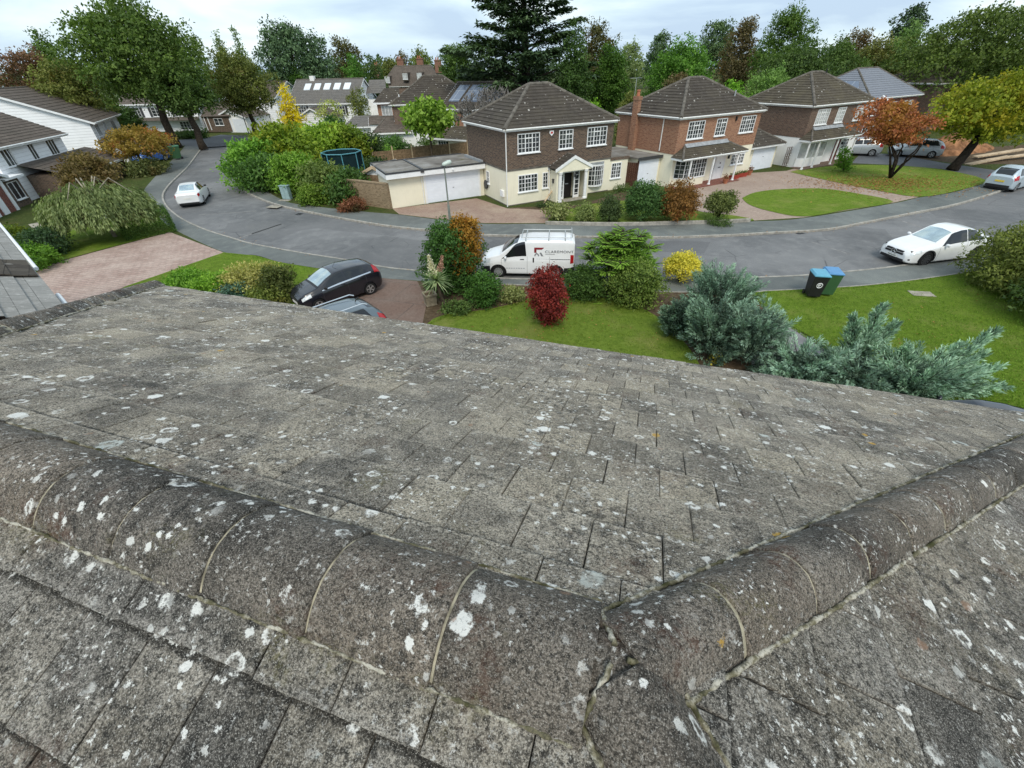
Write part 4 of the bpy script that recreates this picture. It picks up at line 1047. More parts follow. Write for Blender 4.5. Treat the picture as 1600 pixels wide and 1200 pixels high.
# ================================================ the mixed brown brick house
def house_brown():
    e_ = empty('detached_house', (26.388, 42.98, .1), R(26.8), 'brown brick house with a dark red front door under a tiled canopy', 'house')
    W, D = 8.5, 6.8
    slab_box('lower_wall', e_, 'white_wall', 0, W, 0, D, -.3, 2.36)
    slab_box('upper_wall', e_, 'brick_purple', -.02, W + .02, -.02, D + .02, 2.36, 4.62)
    hip_roof(e_, -.25, W + .25, -.25, D + .25, 4.8, 7.0, 'tile_moss', 13, rl=.8)
    f = FRONT(-.02)
    for s, w_, c in ((.87, 1.717, 3), (3.75, 1.165, 2), (6.54, 1.717, 3)): window(e_, f, s, WZ - .1, w_, WH, c, pane='curtain_glass')
    canopy(e_, -.55, 6.75, 1.2, 2.3, 3.0, 'tile_moss', .9, 5.1)
    pr = [(.0, -.0), (.35, -.55), (3.0, -.55), (3.4, 0), (3.4, .1), (0, .1)]
    mb = MB(); mb.prism(pr, -.2, .7); mb.build('bay_wall', M['white_wall'], e_)
    mb = MB(); mb.prism(pr, .7, .78); mb.prism(pr, 1.95, 2.1)
    for x, y in ((.02, -.02), (.36, -.54), (1.25, -.545), (2.1, -.545), (2.98, -.54), (3.38, -.02)): mb.tube([(x, y, .78), (x, y, 1.95)], .035, 6)
    bo = mb.build('bay_window', M['white'], e_); gl = MB(); gl.prism([(x * .98 + .03, y + .04 if y < 0 else y) for x, y in pr], .76, 1.97); gl.build('pane', M['curtain_glass'], bo)
    f = FRONT(0)
    dr = MB(f); dr.box(5.15, 5.98, 0, .04, .02, 1.98); dd = dr.build('front_door', M['maroon'], e_); hn = MB(f); hn.box(5.85, 5.9, .04, .09, .95, 1.05); hn.build('handle', M['steel'], dd)
    fm_ = MB(f); fm_.box(5.03, 5.15, 0, .06, 0, 2.06); fm_.box(5.98, 6.1, 0, .06, 0, 2.06); fm_.box(5.15, 5.98, 0, .06, 1.98, 2.06); fm_.build('door_frame', M['white'], e_)
    window(e_, f, 6.35, 1.0, 1.0, .85, 2, (2, 3), False)
    for x in (-.4, 1.0, 3.7, 6.4): porch_post(e_, x, -1.05, 2.15)
    slab_box('terrace', e_, 'brick_purple', -.4, 6.6, -1.25, -.01, -.2, .08)
    wv = MB(f); wv.box(6.2, 6.32, 0, .1, 1.4, 1.6); wv.build('wall_lantern', M['black'], e_)
    lv = MB(); lv.box(7.0, 7.22, .6, 1.3, 5.62, 5.68); ov = lv.build('roof_vent', M['white'], e_)
    ov.rotation_euler = (R(30), 0, 0); ov.location = (0, .2, -.3)
    sp = MB(); sp.tube([(4.9, 2.9, 6.9), (4.9, 2.9, 7.25)], .05, 8); sp.build('vent_pipe', M['black'], e_, uv=False)
    return e_
house_brown()

# ================================================ far right: grey roofed house, roof behind the trees
def at_z(pxx, pyy, Y): X, Z = at(pxx, pyy, Y); return (X, Y, Z)
X4, Z4 = at(1375, 152, 58)
e_ = empty('detached_house', (X4 - 1.5, 57.5, .1), R(27), 'red brick house with a new blue grey roof and roof mounted solar panels', 'house')
W, D = 10.5, 8.5; ze4 = Z4 - .15
slab_box('wall', e_, 'brick_red', 0, W, 0, D, -.3, ze4 - .15)
hip_roof(e_, -.35, W + .35, -.35, D + .35, ze4, ze4 + 2.7, 'tile_slate', 14, rl=2.1, capr=.1)
for s in (.6, 4.5, 7.8): window(e_, FRONT(0), s, ze4 - 1.75, 1.8, 1.2, 3, (1, 2), False, pane='curtain_glass')
mb = MB(FRONT(0)); mb.box(.05, W - .05, 0, .05, ze4 - 2.55, ze4 - 2.35); mb.build('white_band', M['white'], e_)
window(e_, FRONT(0), 1.0, .7, 2.2, 1.2, 4, (1, 2), False)
window(e_, LEFT(0), 2.4, ze4 - 1.75, 1.0, 1.2, 2, (1, 2), False)
pa = MB(); k = 2.7 / (D / 2 + .35)
# panels on the left hip
L_ = []
for (u, v) in ((1.7, .22), (6.6, .22), (5.7, .52), (2.6, .52)):
    run = (W + .7) / 2 - 2.1; L_.append((-.35 + run * v - .02, u + (0 if v < .4 else 0), ze4 + 2.7 * v + .13))
pa.add([(a - .05, b, c) for a, b, c in L_] + [(a - .05, b, c - .04) for a, b, c in L_], [(0, 1, 2, 3), (7, 6, 5, 4), (0, 4, 5, 1), (1, 5, 6, 2), (2, 6, 7, 3), (3, 7, 4, 0)])
pa.build('solar_panel', M['solar'], e_)
X5, Z5 = at(1525, 99, 66)
e_ = empty('detached_house', (X5 - 5, 64, .1), R(20), 'house showing only its dull brown hipped roof above the yellow green tree', 'house')
slab_box('wall', e_, 'brick_purple', 0, 9.5, 0, 8, -.3, 5.0); hip_roof(e_, -.3, 9.8, -.3, 8.3, 5.15, Z5 - .1, 'tile_moss', 13)

# ================================================ mid distance, centre
def mid_house():
    cx, cy = -13.9, 63.5
    e_ = empty('detached_house', (cx, cy, .1), R(6), 'brown brick house with two small roof windows and a white walled extension', 'house')
    # local: corner at origin, right side along x, left wall recedes along y
    W, D = 10.5, 9.0; ze = 4.55
    slab_box('upper_wall', e_, 'brick_purple', 0, W, 0, D, 1.5, ze - .1); slab_box('lower_wall', e_, 'white_wall', .02, W - .02, .02, D - .02, -.3, 1.5)
    hip_roof(e_, -.35, W + .35, -.35, D + .35, ze, ze + 2.75, 'tile_dark', 13, rl=1.2)
    slab_box('rear_wing_wall', e_, 'brick_orange', -2.6, -.01, 5.4, D + 1.0, -.3, ze - .1)
    mb = MB(); course_face(mb, (-3.0, 5.0, ze + .02), (.5, 5.0, ze + .02), (.5, 7.4, ze + 1.5), (-1.5, 7.4, ze + 1.5), 7, .03); course_face(mb, (-3.0, 10.4, ze + .02), (-3.0, 5.0, ze + .02), (-1.5, 7.4, ze + 1.5), (-1.5, 7.9, ze + 1.5), 7, .03); mb.build('wing_roof', M['tile_dark'], e_, fix=False)
    mb = MB(); mb.box(-3.0, .0, 4.95, 5.0, ze - .18, ze); mb.build('wing_fascia', M['white'], e_)
    window(e_, FRONT(5.4), -2.1, ze - 1.55, 1.4, 1.2, 3, None, pane='curtain_glass')
    for s in (.5, 2.3, 3.9): window(e_, LEFT(0), s, ze - 1.75, .95, 1.55, 1, None, pane='curtain_glass')
    for u in (4.6, 5.75):
        run = (W + .7) / 2 - 1.2; sl = 2.75 / run
        q = []
        for v in (.55, .78): q.append((-.35 + run * v, ze + 2.75 * v + .12))
        rw = MB(); rw.add([(q[0][0], u, q[0][1]), (q[1][0], u, q[1][1]), (q[1][0], u + .75, q[1][1]), (q[0][0], u + .75, q[0][1])] + [(q[0][0], u, q[0][1] - .12), (q[1][0], u, q[1][1] - .12), (q[1][0], u + .75, q[1][1] - .12), (q[0][0], u + .75, q[0][1] - .12)], [(0, 1, 2, 3), (0, 4, 5, 1), (1, 5, 6, 2), (2, 6, 7, 3), (3, 7, 4, 0)])
        rw.build('roof_window', M['sky_pane'], e_)
    # single storey white extension with small hipped roof, towards the viewer
    slab_box('extension_wall', e_, 'white_wall', -2.4, 5.4, -1.6, .0, -.3, 1.75)
    mb = MB(); a, b, c, d = (-2.75, -1.95, 1.75), (2.1, -1.95, 1.75), (1.5, 1.6, 3.0), (-1.4, 1.6, 3.0)
    course_face(mb, a, b, c, d, 8, .03); course_face(mb, (-2.75, 3.2, 1.75), a, d, (-1.4, 3.2, 3.0), 8, .03); er = mb.build('extension_roof', M['tile_brown'], e_, fix=False)
    caps(er, [(a, d)], r=.1); mb = MB(); mb.box(2.1, 5.6, -1.75, .05, 1.75, 1.86); mb.box(-2.7, 2.1, -1.98, -1.93, 1.6, 1.76); mb.box(2.1, 2.2, -1.98, 0, 1.6, 1.9); mb.build('parapet', M['white_wall'], e_)
    window(e_, FRONT(-1.6), -.6, .2, .75, 1.3, 1, None, pane='curtain_glass'); window(e_, LEFT(-2.4), -1.45, .3, 1.3, 1.2, 3, None)
    # dormer-like gabled porch on the left
    gable_wall(e_, -3.6, -.6, 3.0, 4.6, -.2, 2.3, 2.9, 'white_wall', 'x', 'porch_wall'); gable_roof(e_, -3.75, -.01, 2.8, 4.8, 2.3, 3.1, 'tile_brown', 5, .03, 'x', 'white', name='porch_roof', fascia=None, cap=.07)
    slab_box('side_garage_wall', e_, 'white_wall', -7.4, -3.65, 5.4, 9.5, -.3, 1.9); mb = MB(); course_face(mb, (-7.7, 5.0, 1.9), (-2.6, 5.0, 1.9), (-2.6, 7.4, 3.0), (-6.2, 7.4, 3.0), 6, .03); course_face(mb, (-7.7, 9.8, 1.9), (-7.7, 5, 1.9), (-6.2, 7.4, 3.0), (-6.2, 7.5, 3.0), 6, .03); mb.build('side_garage_roof', M['tile_grey'], e_, fix=False)
    mb = MB(); mb.box(-7.7, -2.65, 4.95, 5.0, 1.74, 1.9); mb.build('side_garage_fascia', M['white'], e_)
    fl = MB(); fl.tube([(.9, .9, ze + .55), (.9, .9, ze + 1.0)], .07, 8); fl.build('flue', M['white'], e_, uv=False)
    ch = MB(); ch.box(8.2, 8.8, 2.6, 3.2, ze + .9, ze + 2.1); ch.build('chimney', M['brick_purple'], e_)
mid_house()
def skylight_house():
    e_ = empty('detached_house', (-36.9, 88.5, .1), R(-11), 'white clapboard house with five square roof windows in a row', 'house')
    W, D = 12.2, 8.5; X, zt = at(497, 162, 87); ze = zt - .1; X, zr = at(497, 124, 91); zr -= .1
    gable_wall(e_, 0, W, 0, D, -.3, ze, zr - .1, 'clap', 'x')
    gable_roof(e_, -.3, W + .25, -.3, D + .3, ze, zr, 'tile_grey', 16, .03, 'x', 'white')
    sl = (zr - ze) / (D / 2 + .3)
    for i in range(5):
        x0_ = 1.9 + i * 1.85; v0, v1 = .55, .8; ya, yb = -.3 + (D / 2 + .3) * v0, -.3 + (D / 2 + .3) * v1
        za, zb_ = ze + (zr - ze) * v0 + .1, ze + (zr - ze) * v1 + .1
        rw = MB(); rw.add([(x0_, ya, za), (x0_ + 1.15, ya, za), (x0_ + 1.15, yb, zb_), (x0_, yb, zb_), (x0_, ya, za - .12), (x0_ + 1.15, ya, za - .12), (x0_ + 1.15, yb, zb_ - .12), (x0_, yb, zb_ - .12)], [(0, 1, 2, 3), (4, 5, 1, 0), (5, 6, 2, 1), (6, 7, 3, 2), (7, 4, 0, 3)])
        rw.build('roof_window', M['sky_pane'], e_)
    for s in (1.0, 4.7, 8.2):
        window(e_, FRONT(0), s + .4, ze - 1.7, 1.5, 1.3, 3, (1, 3), False)
        
        for a_ in (s - .02, s + 1.94): sh = MB(FRONT(0)); sh.box(a_, a_ + .38, 0, .05, ze - 1.75, ze - .36); sh.build('shutter', M['darkgrey'], e_)
    window(e_, RIGHT(W), 2.6, .6, 1.2, 1.2, 2, (1, 2), False)
    mb = MB(); mb.box(2.5, 3.3, D / 2 - .3, D / 2 + .3, zr - .3, zr + .5); mb.build('chimney', M['white_wall'], e_)
    bx = MB(RIGHT(W)); bx.box(.3, D - .4, 0, .06, ze - .25, ze - .05); bx.build('lead_band', M['lead'], e_)
    gable_wall(e_, 3.6, 9.4, -4.6, -.01, -.2, 1.9, 3.2, 'clap', 'y', 'garage_wall'); gable_roof(e_, 3.3, 9.7, -4.9, -.01, 1.9, 3.35, 'tile_brown', 6, .03, 'y', 'white', name='garage_roof', fascia=None)
    slab_box('side_wing_wall', e_, 'white_wall', W + .001, W + 3.5, 4.8, 9.4, -.2, ze + .2); mb = MB(); course_face(mb, (W, 4.5, ze + 1.1), (W + 3.8, 4.5, ze + 1.1), (W + 3.0, 6.8, zr - .3), (W, 6.8, zr - .3), 6, .03); mb.build('side_wing_roof', M['tile_grey'], e_, fix=False)
skylight_house()
def solar_house():
    e_ = empty('detached_house', (-7.6, 62.5, .1), R(-32), 'brick house behind the bare tree with pale solar panels on its roof', 'house')
    W, D = 11, 8; ze = 4.1; zr = 6.6
    gable_wall(e_, 0, W, 0, D, -.3, ze, zr - .1, 'brick_orange', 'x'); gable_roof(e_, -.3, W + .3, -.35, D + .35, ze, zr, 'tile_dark', 14, .03, 'x', 'white')
    for a, b in ((.5, 2.0), (2.4, 5.4), (5.9, 7.6)):
        v0, v1 = .25, .85; run = D / 2 + .35; ya, yb = -.35 + run * v0, -.35 + run * v1; za, zb_ = ze + (zr - ze) * v0 + .11, ze + (zr - ze) * v1 + .11
        rw = MB(); rw.add([(a, ya, za), (b, ya, za), (b, yb, zb_), (a, yb, zb_), (a, ya, za - .1), (b, ya, za - .1), (b, yb, zb_ - .1), (a, yb, zb_ - .1)], [(0, 1, 2, 3), (4, 5, 1, 0), (5, 6, 2, 1), (6, 7, 3, 2), (7, 4, 0, 3)]); rw.build('solar_panel', M['solar'], e_)
    for s in (.6, 3.1, 5.5): window(e_, FRONT(0), s, 2.2, 1.2, 1.6, 2, None, pane='curtain_glass')
    slab_box('lower_wing_wall', e_, 'cream', .6, W + 2, -3.4, -.01, -.3, 1.3)
    mb = MB(); course_face(mb, (.3, -3.8, 1.4), (W + 2.3, -3.8, 1.4), (W + .6, -.02, 2.3), (2.0, -.02, 2.3), 7, .03); course_face(mb, (.3, -.02, 1.4), (.3, -3.8, 1.4), (2.0, -.02, 2.3), (2.0, -.019, 2.3), 7, .03); lr = mb.build('lower_wing_roof', M['tile_moss'], e_, fix=False); caps(lr, [((.3, -3.8, 1.4), (2.0, -.02, 2.3))], r=.09)
    mb = MB(); mb.box(.35, W + 2.2, -3.82, -3.76, 1.22, 1.4); mb.build('lower_wing_fascia', M['white'], e_)
    window(e_, FRONT(-3.4), 1.6, .2, 1.6, .9, 4, None)
solar_house()
def mansion():
    X, z = at(644, 124, 150); e_ = empty('mansion', (X - 11, 150, .1), R(-4), 'far off old mansion with a steep brown roof and tall brick chimneys', 'house'); e_.scale = (.82, .82, .84); e_.location.x += 2
    zr = at(644, 92, 156)[1]
    slab_box('wall', e_, 'brick_purple', 0, 21, 0, 12, -.3, z - 1)
    hip_roof(e_, -.4, 21.4, -.4, 12.4, z - .9, zr, 'tile_brown', 16, .05, 6.5, capr=.15)
    for x, y, h in ((-2.4, 2, 3.4), (5.0, 6, 3.3), (12.0, 6, 3.1), (18.5, 5, 2.7)):
        zb_ = 0 if x < 0 else zr - 2.2; ht = (zr + .3 if x < 0 else zr + 1.7 - (.6 if x > 15 else 0))
        mb = MB(); mb.box(x, x + (1.5 if x < 0 else 2.2), y, y + 1.4, zb_, ht); mb.box(x - .15, x + (1.65 if x < 0 else 2.35), y - .15, y + 1.55, ht, ht + .3); c_ = mb.build('chimney', M['brick_chim'], e_)
        pt = MB(); pt.lathe([(.22, 0), (.18, .7)], 8, (x + .5, y + .7, ht + .3)); pt.lathe([(.22, 0), (.18, .7)], 8, (x + 1.2, y + .7, ht + .3)); pt.build('chimney_pot', M['terracotta'], c_, uv=False)
    for s in (1.6, 8.0, 13.0):
        window(e_, FRONT(-.2), s, z + .2 + (.8 if s > 2 else 0), 1.7, 1.7, 3, None, pane='curtain_glass', name='dormer_window')
        dm = MB(); dm.box(s - .1, s + 1.8, -.1, 4.0, z - .2 + (.8 if s > 2 else 0), z + 2.1 + (.8 if s > 2 else 0)); dm.build('dormer', M['tile_brown'], e_)
    slab_box('gable_bay', e_, 'brick_orange', 16.2, 20.5, -1.5, -.21, -.3, z + 1.8); window(e_, FRONT(-1.5), 17.6, z - .6, 1.6, 2.0, 3, None, pane='curtain_glass')
mansion()

# ================================================ left side: white boarded houses
def house_A():
    e_ = empty('detached_house', (-39.2, 37.2, .1), R(104), 'white boarded house with a plum brown roof and three narrow upstairs windows', 'house')
    # local x runs away along the facade (towards +Y), local y points left (-X): front faces -y = the road
    W, D, ze, zr = 9.6, 8.0, 3.95, 6.0
    slab_box('wall', e_, 'clap', 0, W, 0, D, -.3, ze - .1)
    gable_roof(e_, -.3, W + .35, -.5, D + .5, ze, zr, 'tile_brown', 13, .035, 'x', 'white'); gable_wall(e_, .02, W - .02, .02, D - .02, ze - .2, ze, zr - .15, 'clap', 'x', 'gable')
    mb = MB(); mb.tube([(-.3, -.55, ze - .04), (W + .35, -.55, ze - .04)], .06, 8); mb.build('gutter', M['pvc'], e_, uv=False)
    for s, w_ in ((1.0, 1.3), (4.4, .8), (7.0, 1.3)): window(e_, FRONT(0), s, ze - 1.42, w_, 1.2, 3 if w_ > 1 else 2, None, False)
    slab_box('lower_wing_wall', e_, 'brick_brown', 2.2, W + 2.5, -3.0, -.01, -.3, 1.7)
    mb = MB(); course_face(mb, (1.8, -3.5, 1.55), (W + 2.9, -3.5, 1.55), (W + 2.9, -.02, 2.55), (1.8, -.02, 2.55), 7, .035); mb.build('lower_roof', M['tile_brown'], e_, fix=False)
    mb = MB(); mb.box(1.8, W + 2.9, -3.56, -3.5, 1.38, 1.56); mb.build('lower_fascia', M['white'], e_)
    window(e_, FRONT(-3.0), 2.7, .3, 1.6, 1.1, 3, None); window(e_, FRONT(-3.0), 6.2, .3, 1.6, 1.1, 3, None)
    dp = MB(); dp.box(2.0, 2.1, -.12, -.03, 2.5, ze - .2); dp.build('downpipe', M['pvc'], e_)
    dsh = MB(); dsh.lathe([(.02, 0), (.3, .08)], 14, (1.2, .3, ze + .75)); dsh.build('roof_vent', M['darkgrey'], e_, uv=False)
house_A()
def house_A_front():
    e_ = empty('garage', (-36.6, 30.2, .1), R(104), 'gable fronted garage wing with red brown panels between white posts', 'garage')
    W, D, ze, zr = 5.4, 4.6, 2.3, 3.6
    gable_wall(e_, 0, W, 0, D, -.3, ze, zr - .1, 'brick_red', 'y'); gable_roof(e_, -.35, W + .35, -.45, D + 1, ze, zr, 'tile_moss', 9, .03, 'y', 'white')
    for a, b in ((0, .35), (1.4, 1.58), (2.7, 3.3), (3.7, 4.3), (5.1, 5.4)): mb = MB(FRONT(0)); mb.box(a, b, 0, .06, 0, ze + .1); mb.build('white_panel', M['white'], e_)
    window(e_, FRONT(0), .35, .5, .9, 1.2, 2, None); rw = MB(); rw.box(3.6, 4.6, 1.5, 2.8, 2.95, 3.02); ro = rw.build('roof_window', M['glass'], e_); ro.rotation_euler = (0, R(24), 0); ro.location = (-.9, 0, 1.72)
    pw = MB(); pw.box(5.9, 7.7, .3, 4, -.3, 1.9); pw.build('porch_wall', M['brick_brown'], e_); window(e_, FRONT(.3), 6.2, .5, 1.2, 1.25, 2, None, name='porch_window')
    pr = MB(); pr.box(5.7, 8.0, -.1, 4.2, 1.95, 2.1); pr.build('porch_roof', M['white'], e_)
house_A_front()
def house_B():
    e_ = empty('detached_house', (-46.5, 56.6, .1), R(116), 'long white clapboard house with a broad gable end and mossy grey brown roof', 'house')
    W, D, ze, zr = 13.5, 15.0, 4.05, 7.35
    gable_wall(e_, 0, W, 0, D, -.3, ze, zr - .12, 'clap', 'x'); gable_roof(e_, -.35, W + .4, -.55, D + .5, ze, zr, 'tile_brown', 15, .035, 'x', 'white')
    for s, w_ in ((1.4, 1.6), (5.4, 1.0), (9.3, 1.6)): window(e_, FRONT(0), s, ze - 1.5, w_, 1.3, 3, None)
    mb = MB(); mb.tube([(-.35, -.6, ze - .04), (W + .4, -.6, ze - .04)], .07, 8); mb.build('gutter', M['pvc'], e_, uv=False)
    aerial(e_, 1.5, 8.5, 7.0, 1.2)
    slab_box('lower_wing_wall', e_, 'white_wall', -.5, W + 1, -3, -.01, -.3, 1.4); mb = MB(); course_face(mb, (-.9, -3.4, 1.4), (W + 1.4, -3.4, 1.4), (W + 1.4, -.02, 2.3), (-.9, -.02, 2.3), 7, .03); mb.build('lower_roof', M['tile_brown'], e_, fix=False)
    mb = MB(); mb.box(-.9, W + 1.4, -3.46, -3.4, 1.22, 1.4); mb.build('lower_fascia', M['white'], e_)
house_B()
def house_C():
    e_ = empty('detached_house', (-67.5, 90.5, .1), R(-5), 'white boarded house half hidden by two big street trees', 'house')
    W, D = 13.8, 8; ze, zr = 4.2, 6.6
    gable_wall(e_, 0, W, 0, D, -.3, ze, zr - .1, 'clap', 'x'); gable_roof(e_, -.3, W + .3, -.4, D + .4, ze, zr, 'tile_brown', 12, .03, 'x', 'white')
    for s, w_ in ((1.2, 2.2), (5.5, 1.6), (9.6, 2.4)):
        window(e_, FRONT(0), s, 2.3, w_, 1.4, 4 if w_ > 2 else 2, (1, 3), False)
        for a_ in (s - .5, s + w_ + .05): sh = MB(FRONT(0)); sh.box(a_, a_ + .45, 0, .05, 2.25, 3.7); sh.build('shutter', M['darkgrey'], e_)
    mb = MB(); course_face(mb, (-.3, -1.3, 1.75), (W + .3, -1.3, 1.75), (W + .3, -.02, 2.15), (-.3, -.02, 2.15), 4, .03); mb.build('lower_roof', M['tile_brown'], e_, fix=False)
    window(e_, FRONT(0), 9.8, .2, 2.4, 1.3, 4, (1, 3), False)
    slab_box('annexe_wall', e_, 'brick_brown', W + .001, W + 5.2, .8, 6, -.3, 2.1); mb = MB(); course_face(mb, (W, .5, 2.1), (W + 5.5, .5, 2.1), (W + 5.5, 3.4, 4.1), (W, 3.4, 4.1), 7, .03); mb.build('annexe_roof', M['tile_brown'], e_, fix=False)
    window(e_, FRONT(.8), W + 2, .7, 1.6, 1.1, 2, (1, 2), False); 
    for a_ in (W + .2, W + .9): mb = MB(FRONT(.8)); mb.box(a_, a_ + .15, 0, .05, 0, 2.1); mb.build('door_post', M['white'], e_)
house_C()
def house_D():
    e_ = empty('detached_house', (-51.5, 91.5, .1), R(-16), 'white house with twin white garage doors at the end of the road', 'house')
    gable_wall(e_, .3, 6.6, -1.0, 4.9, -.6, 1.9, 3.0, 'white_wall', 'y', 'garage_wall'); gable_roof(e_, .0, 6.9, -1.3, 5, 1.9, 3.1, 'tile_brown', 6, .03, 'y', 'white', name='garage_roof', fascia=None)
    for s in (.55, 3.7): garage_door(e_, FRONT(-1.0), s, s + 2.7, -.5, 1.7, 8)
    gable_wall(e_, -1.5, 9.0, 5.0, 13, -.6, 4.4, 6.7, 'clap', 'x'); gable_roof(e_, -1.8, 9.3, 4.6, 13.4, 4.4, 6.8, 'tile_brown', 12, .03, 'x', 'white')
    window(e_, FRONT(5.0), .2, 2.6, 1.2, 1.4, 2, None); mb = MB(); mb.box(.0, .7, 8.6, 9.3, 6.4, 8.6); mb.build('chimney', M['brick_yellow'], e_)
house_D()
def neighbour():
    """the next house on our side: only the edge of its roof shows"""
    e_ = empty('detached_house', (-8.05, 7.18, .1), R(139.3), 'neighbouring house showing only the edge of its grey tiled roof with white gutter', 'house')
    # local x runs along the eave away from the viewer, local y to the left (up the slope)
    ze = 4.72; sl = math.tan(R(22)); q = 4.3
    slab_box('wall', e_, 'brick_purple', .0, 12, .35, 7.8, -.2, ze - .1)
    mb = MB(); course_face(mb, (-.45, 0, ze), (3.35, 0, ze), (3.35, q, ze + q * sl), (-.45, q, ze + q * sl), 12, .03)
    mb.build('roof', M['tile_pale'], e_, fix=False)
    mb = MB(); course_face(mb, (3.35, 0, ze - .12), (12.4, 0, ze - .12), (12.4, q, ze - .05 + q * sl), (3.35, q, ze - .05 + q * sl), 12, .03)
    mb.build('far_roof', M['tile_pale'], e_, fix=False)
    mb = MB(); course_face(mb, (12.4, 2 * q, ze), (0, 2 * q, ze), (0, q, ze + q * sl), (12.4, q, ze + q * sl), 12, .03); mb.build('back_roof', M['tile_pale'], e_, fix=False)
    vt = MB()
    for i in range(9):
        y0_ = .02 + i * .345; z0_ = ze + i * .345 * sl
        for k in range(3):
            a, b = 3.2 - k * .42, 3.6 - k * .42; d = k * .015
            vt.add([(a, y0_, z0_ + .12 - d), (b, y0_, z0_ + .14 - d), (b, y0_ + .38, z0_ + .27 - d), (a, y0_ + .38, z0_ + .25 - d), (a, y0_, z0_ + .06), (b, y0_, z0_ + .02), (b, y0_ + .38, z0_ + .16), (a, y0_ + .38, z0_ + .2)], [(0, 1, 2, 3), (0, 4, 5, 1), (1, 5, 6, 2), (2, 6, 7, 3), (3, 7, 4, 0)])
    vt.build('verge_tiles', M['tile_dark'], e_)
    g = MB(); g.tube([(3.7, -.045, ze - .11), (12.4, -.045, ze - .15)], .04, 8); g.tube([(.05, -.045, ze - .11), (1.4, -.045, ze - .11)], .04, 8); g.build('gutter', M['white'], e_, uv=False)
    fs = MB(); fs.box(.02, 12.4, .02, .06, ze - .3, ze - .14); fs.build('fascia', M['white'], e_)
    caps(e_, [((0, q, ze + q * sl + .02), (12.4, q, ze + q * sl + .02))], r=.11)
neighbour()
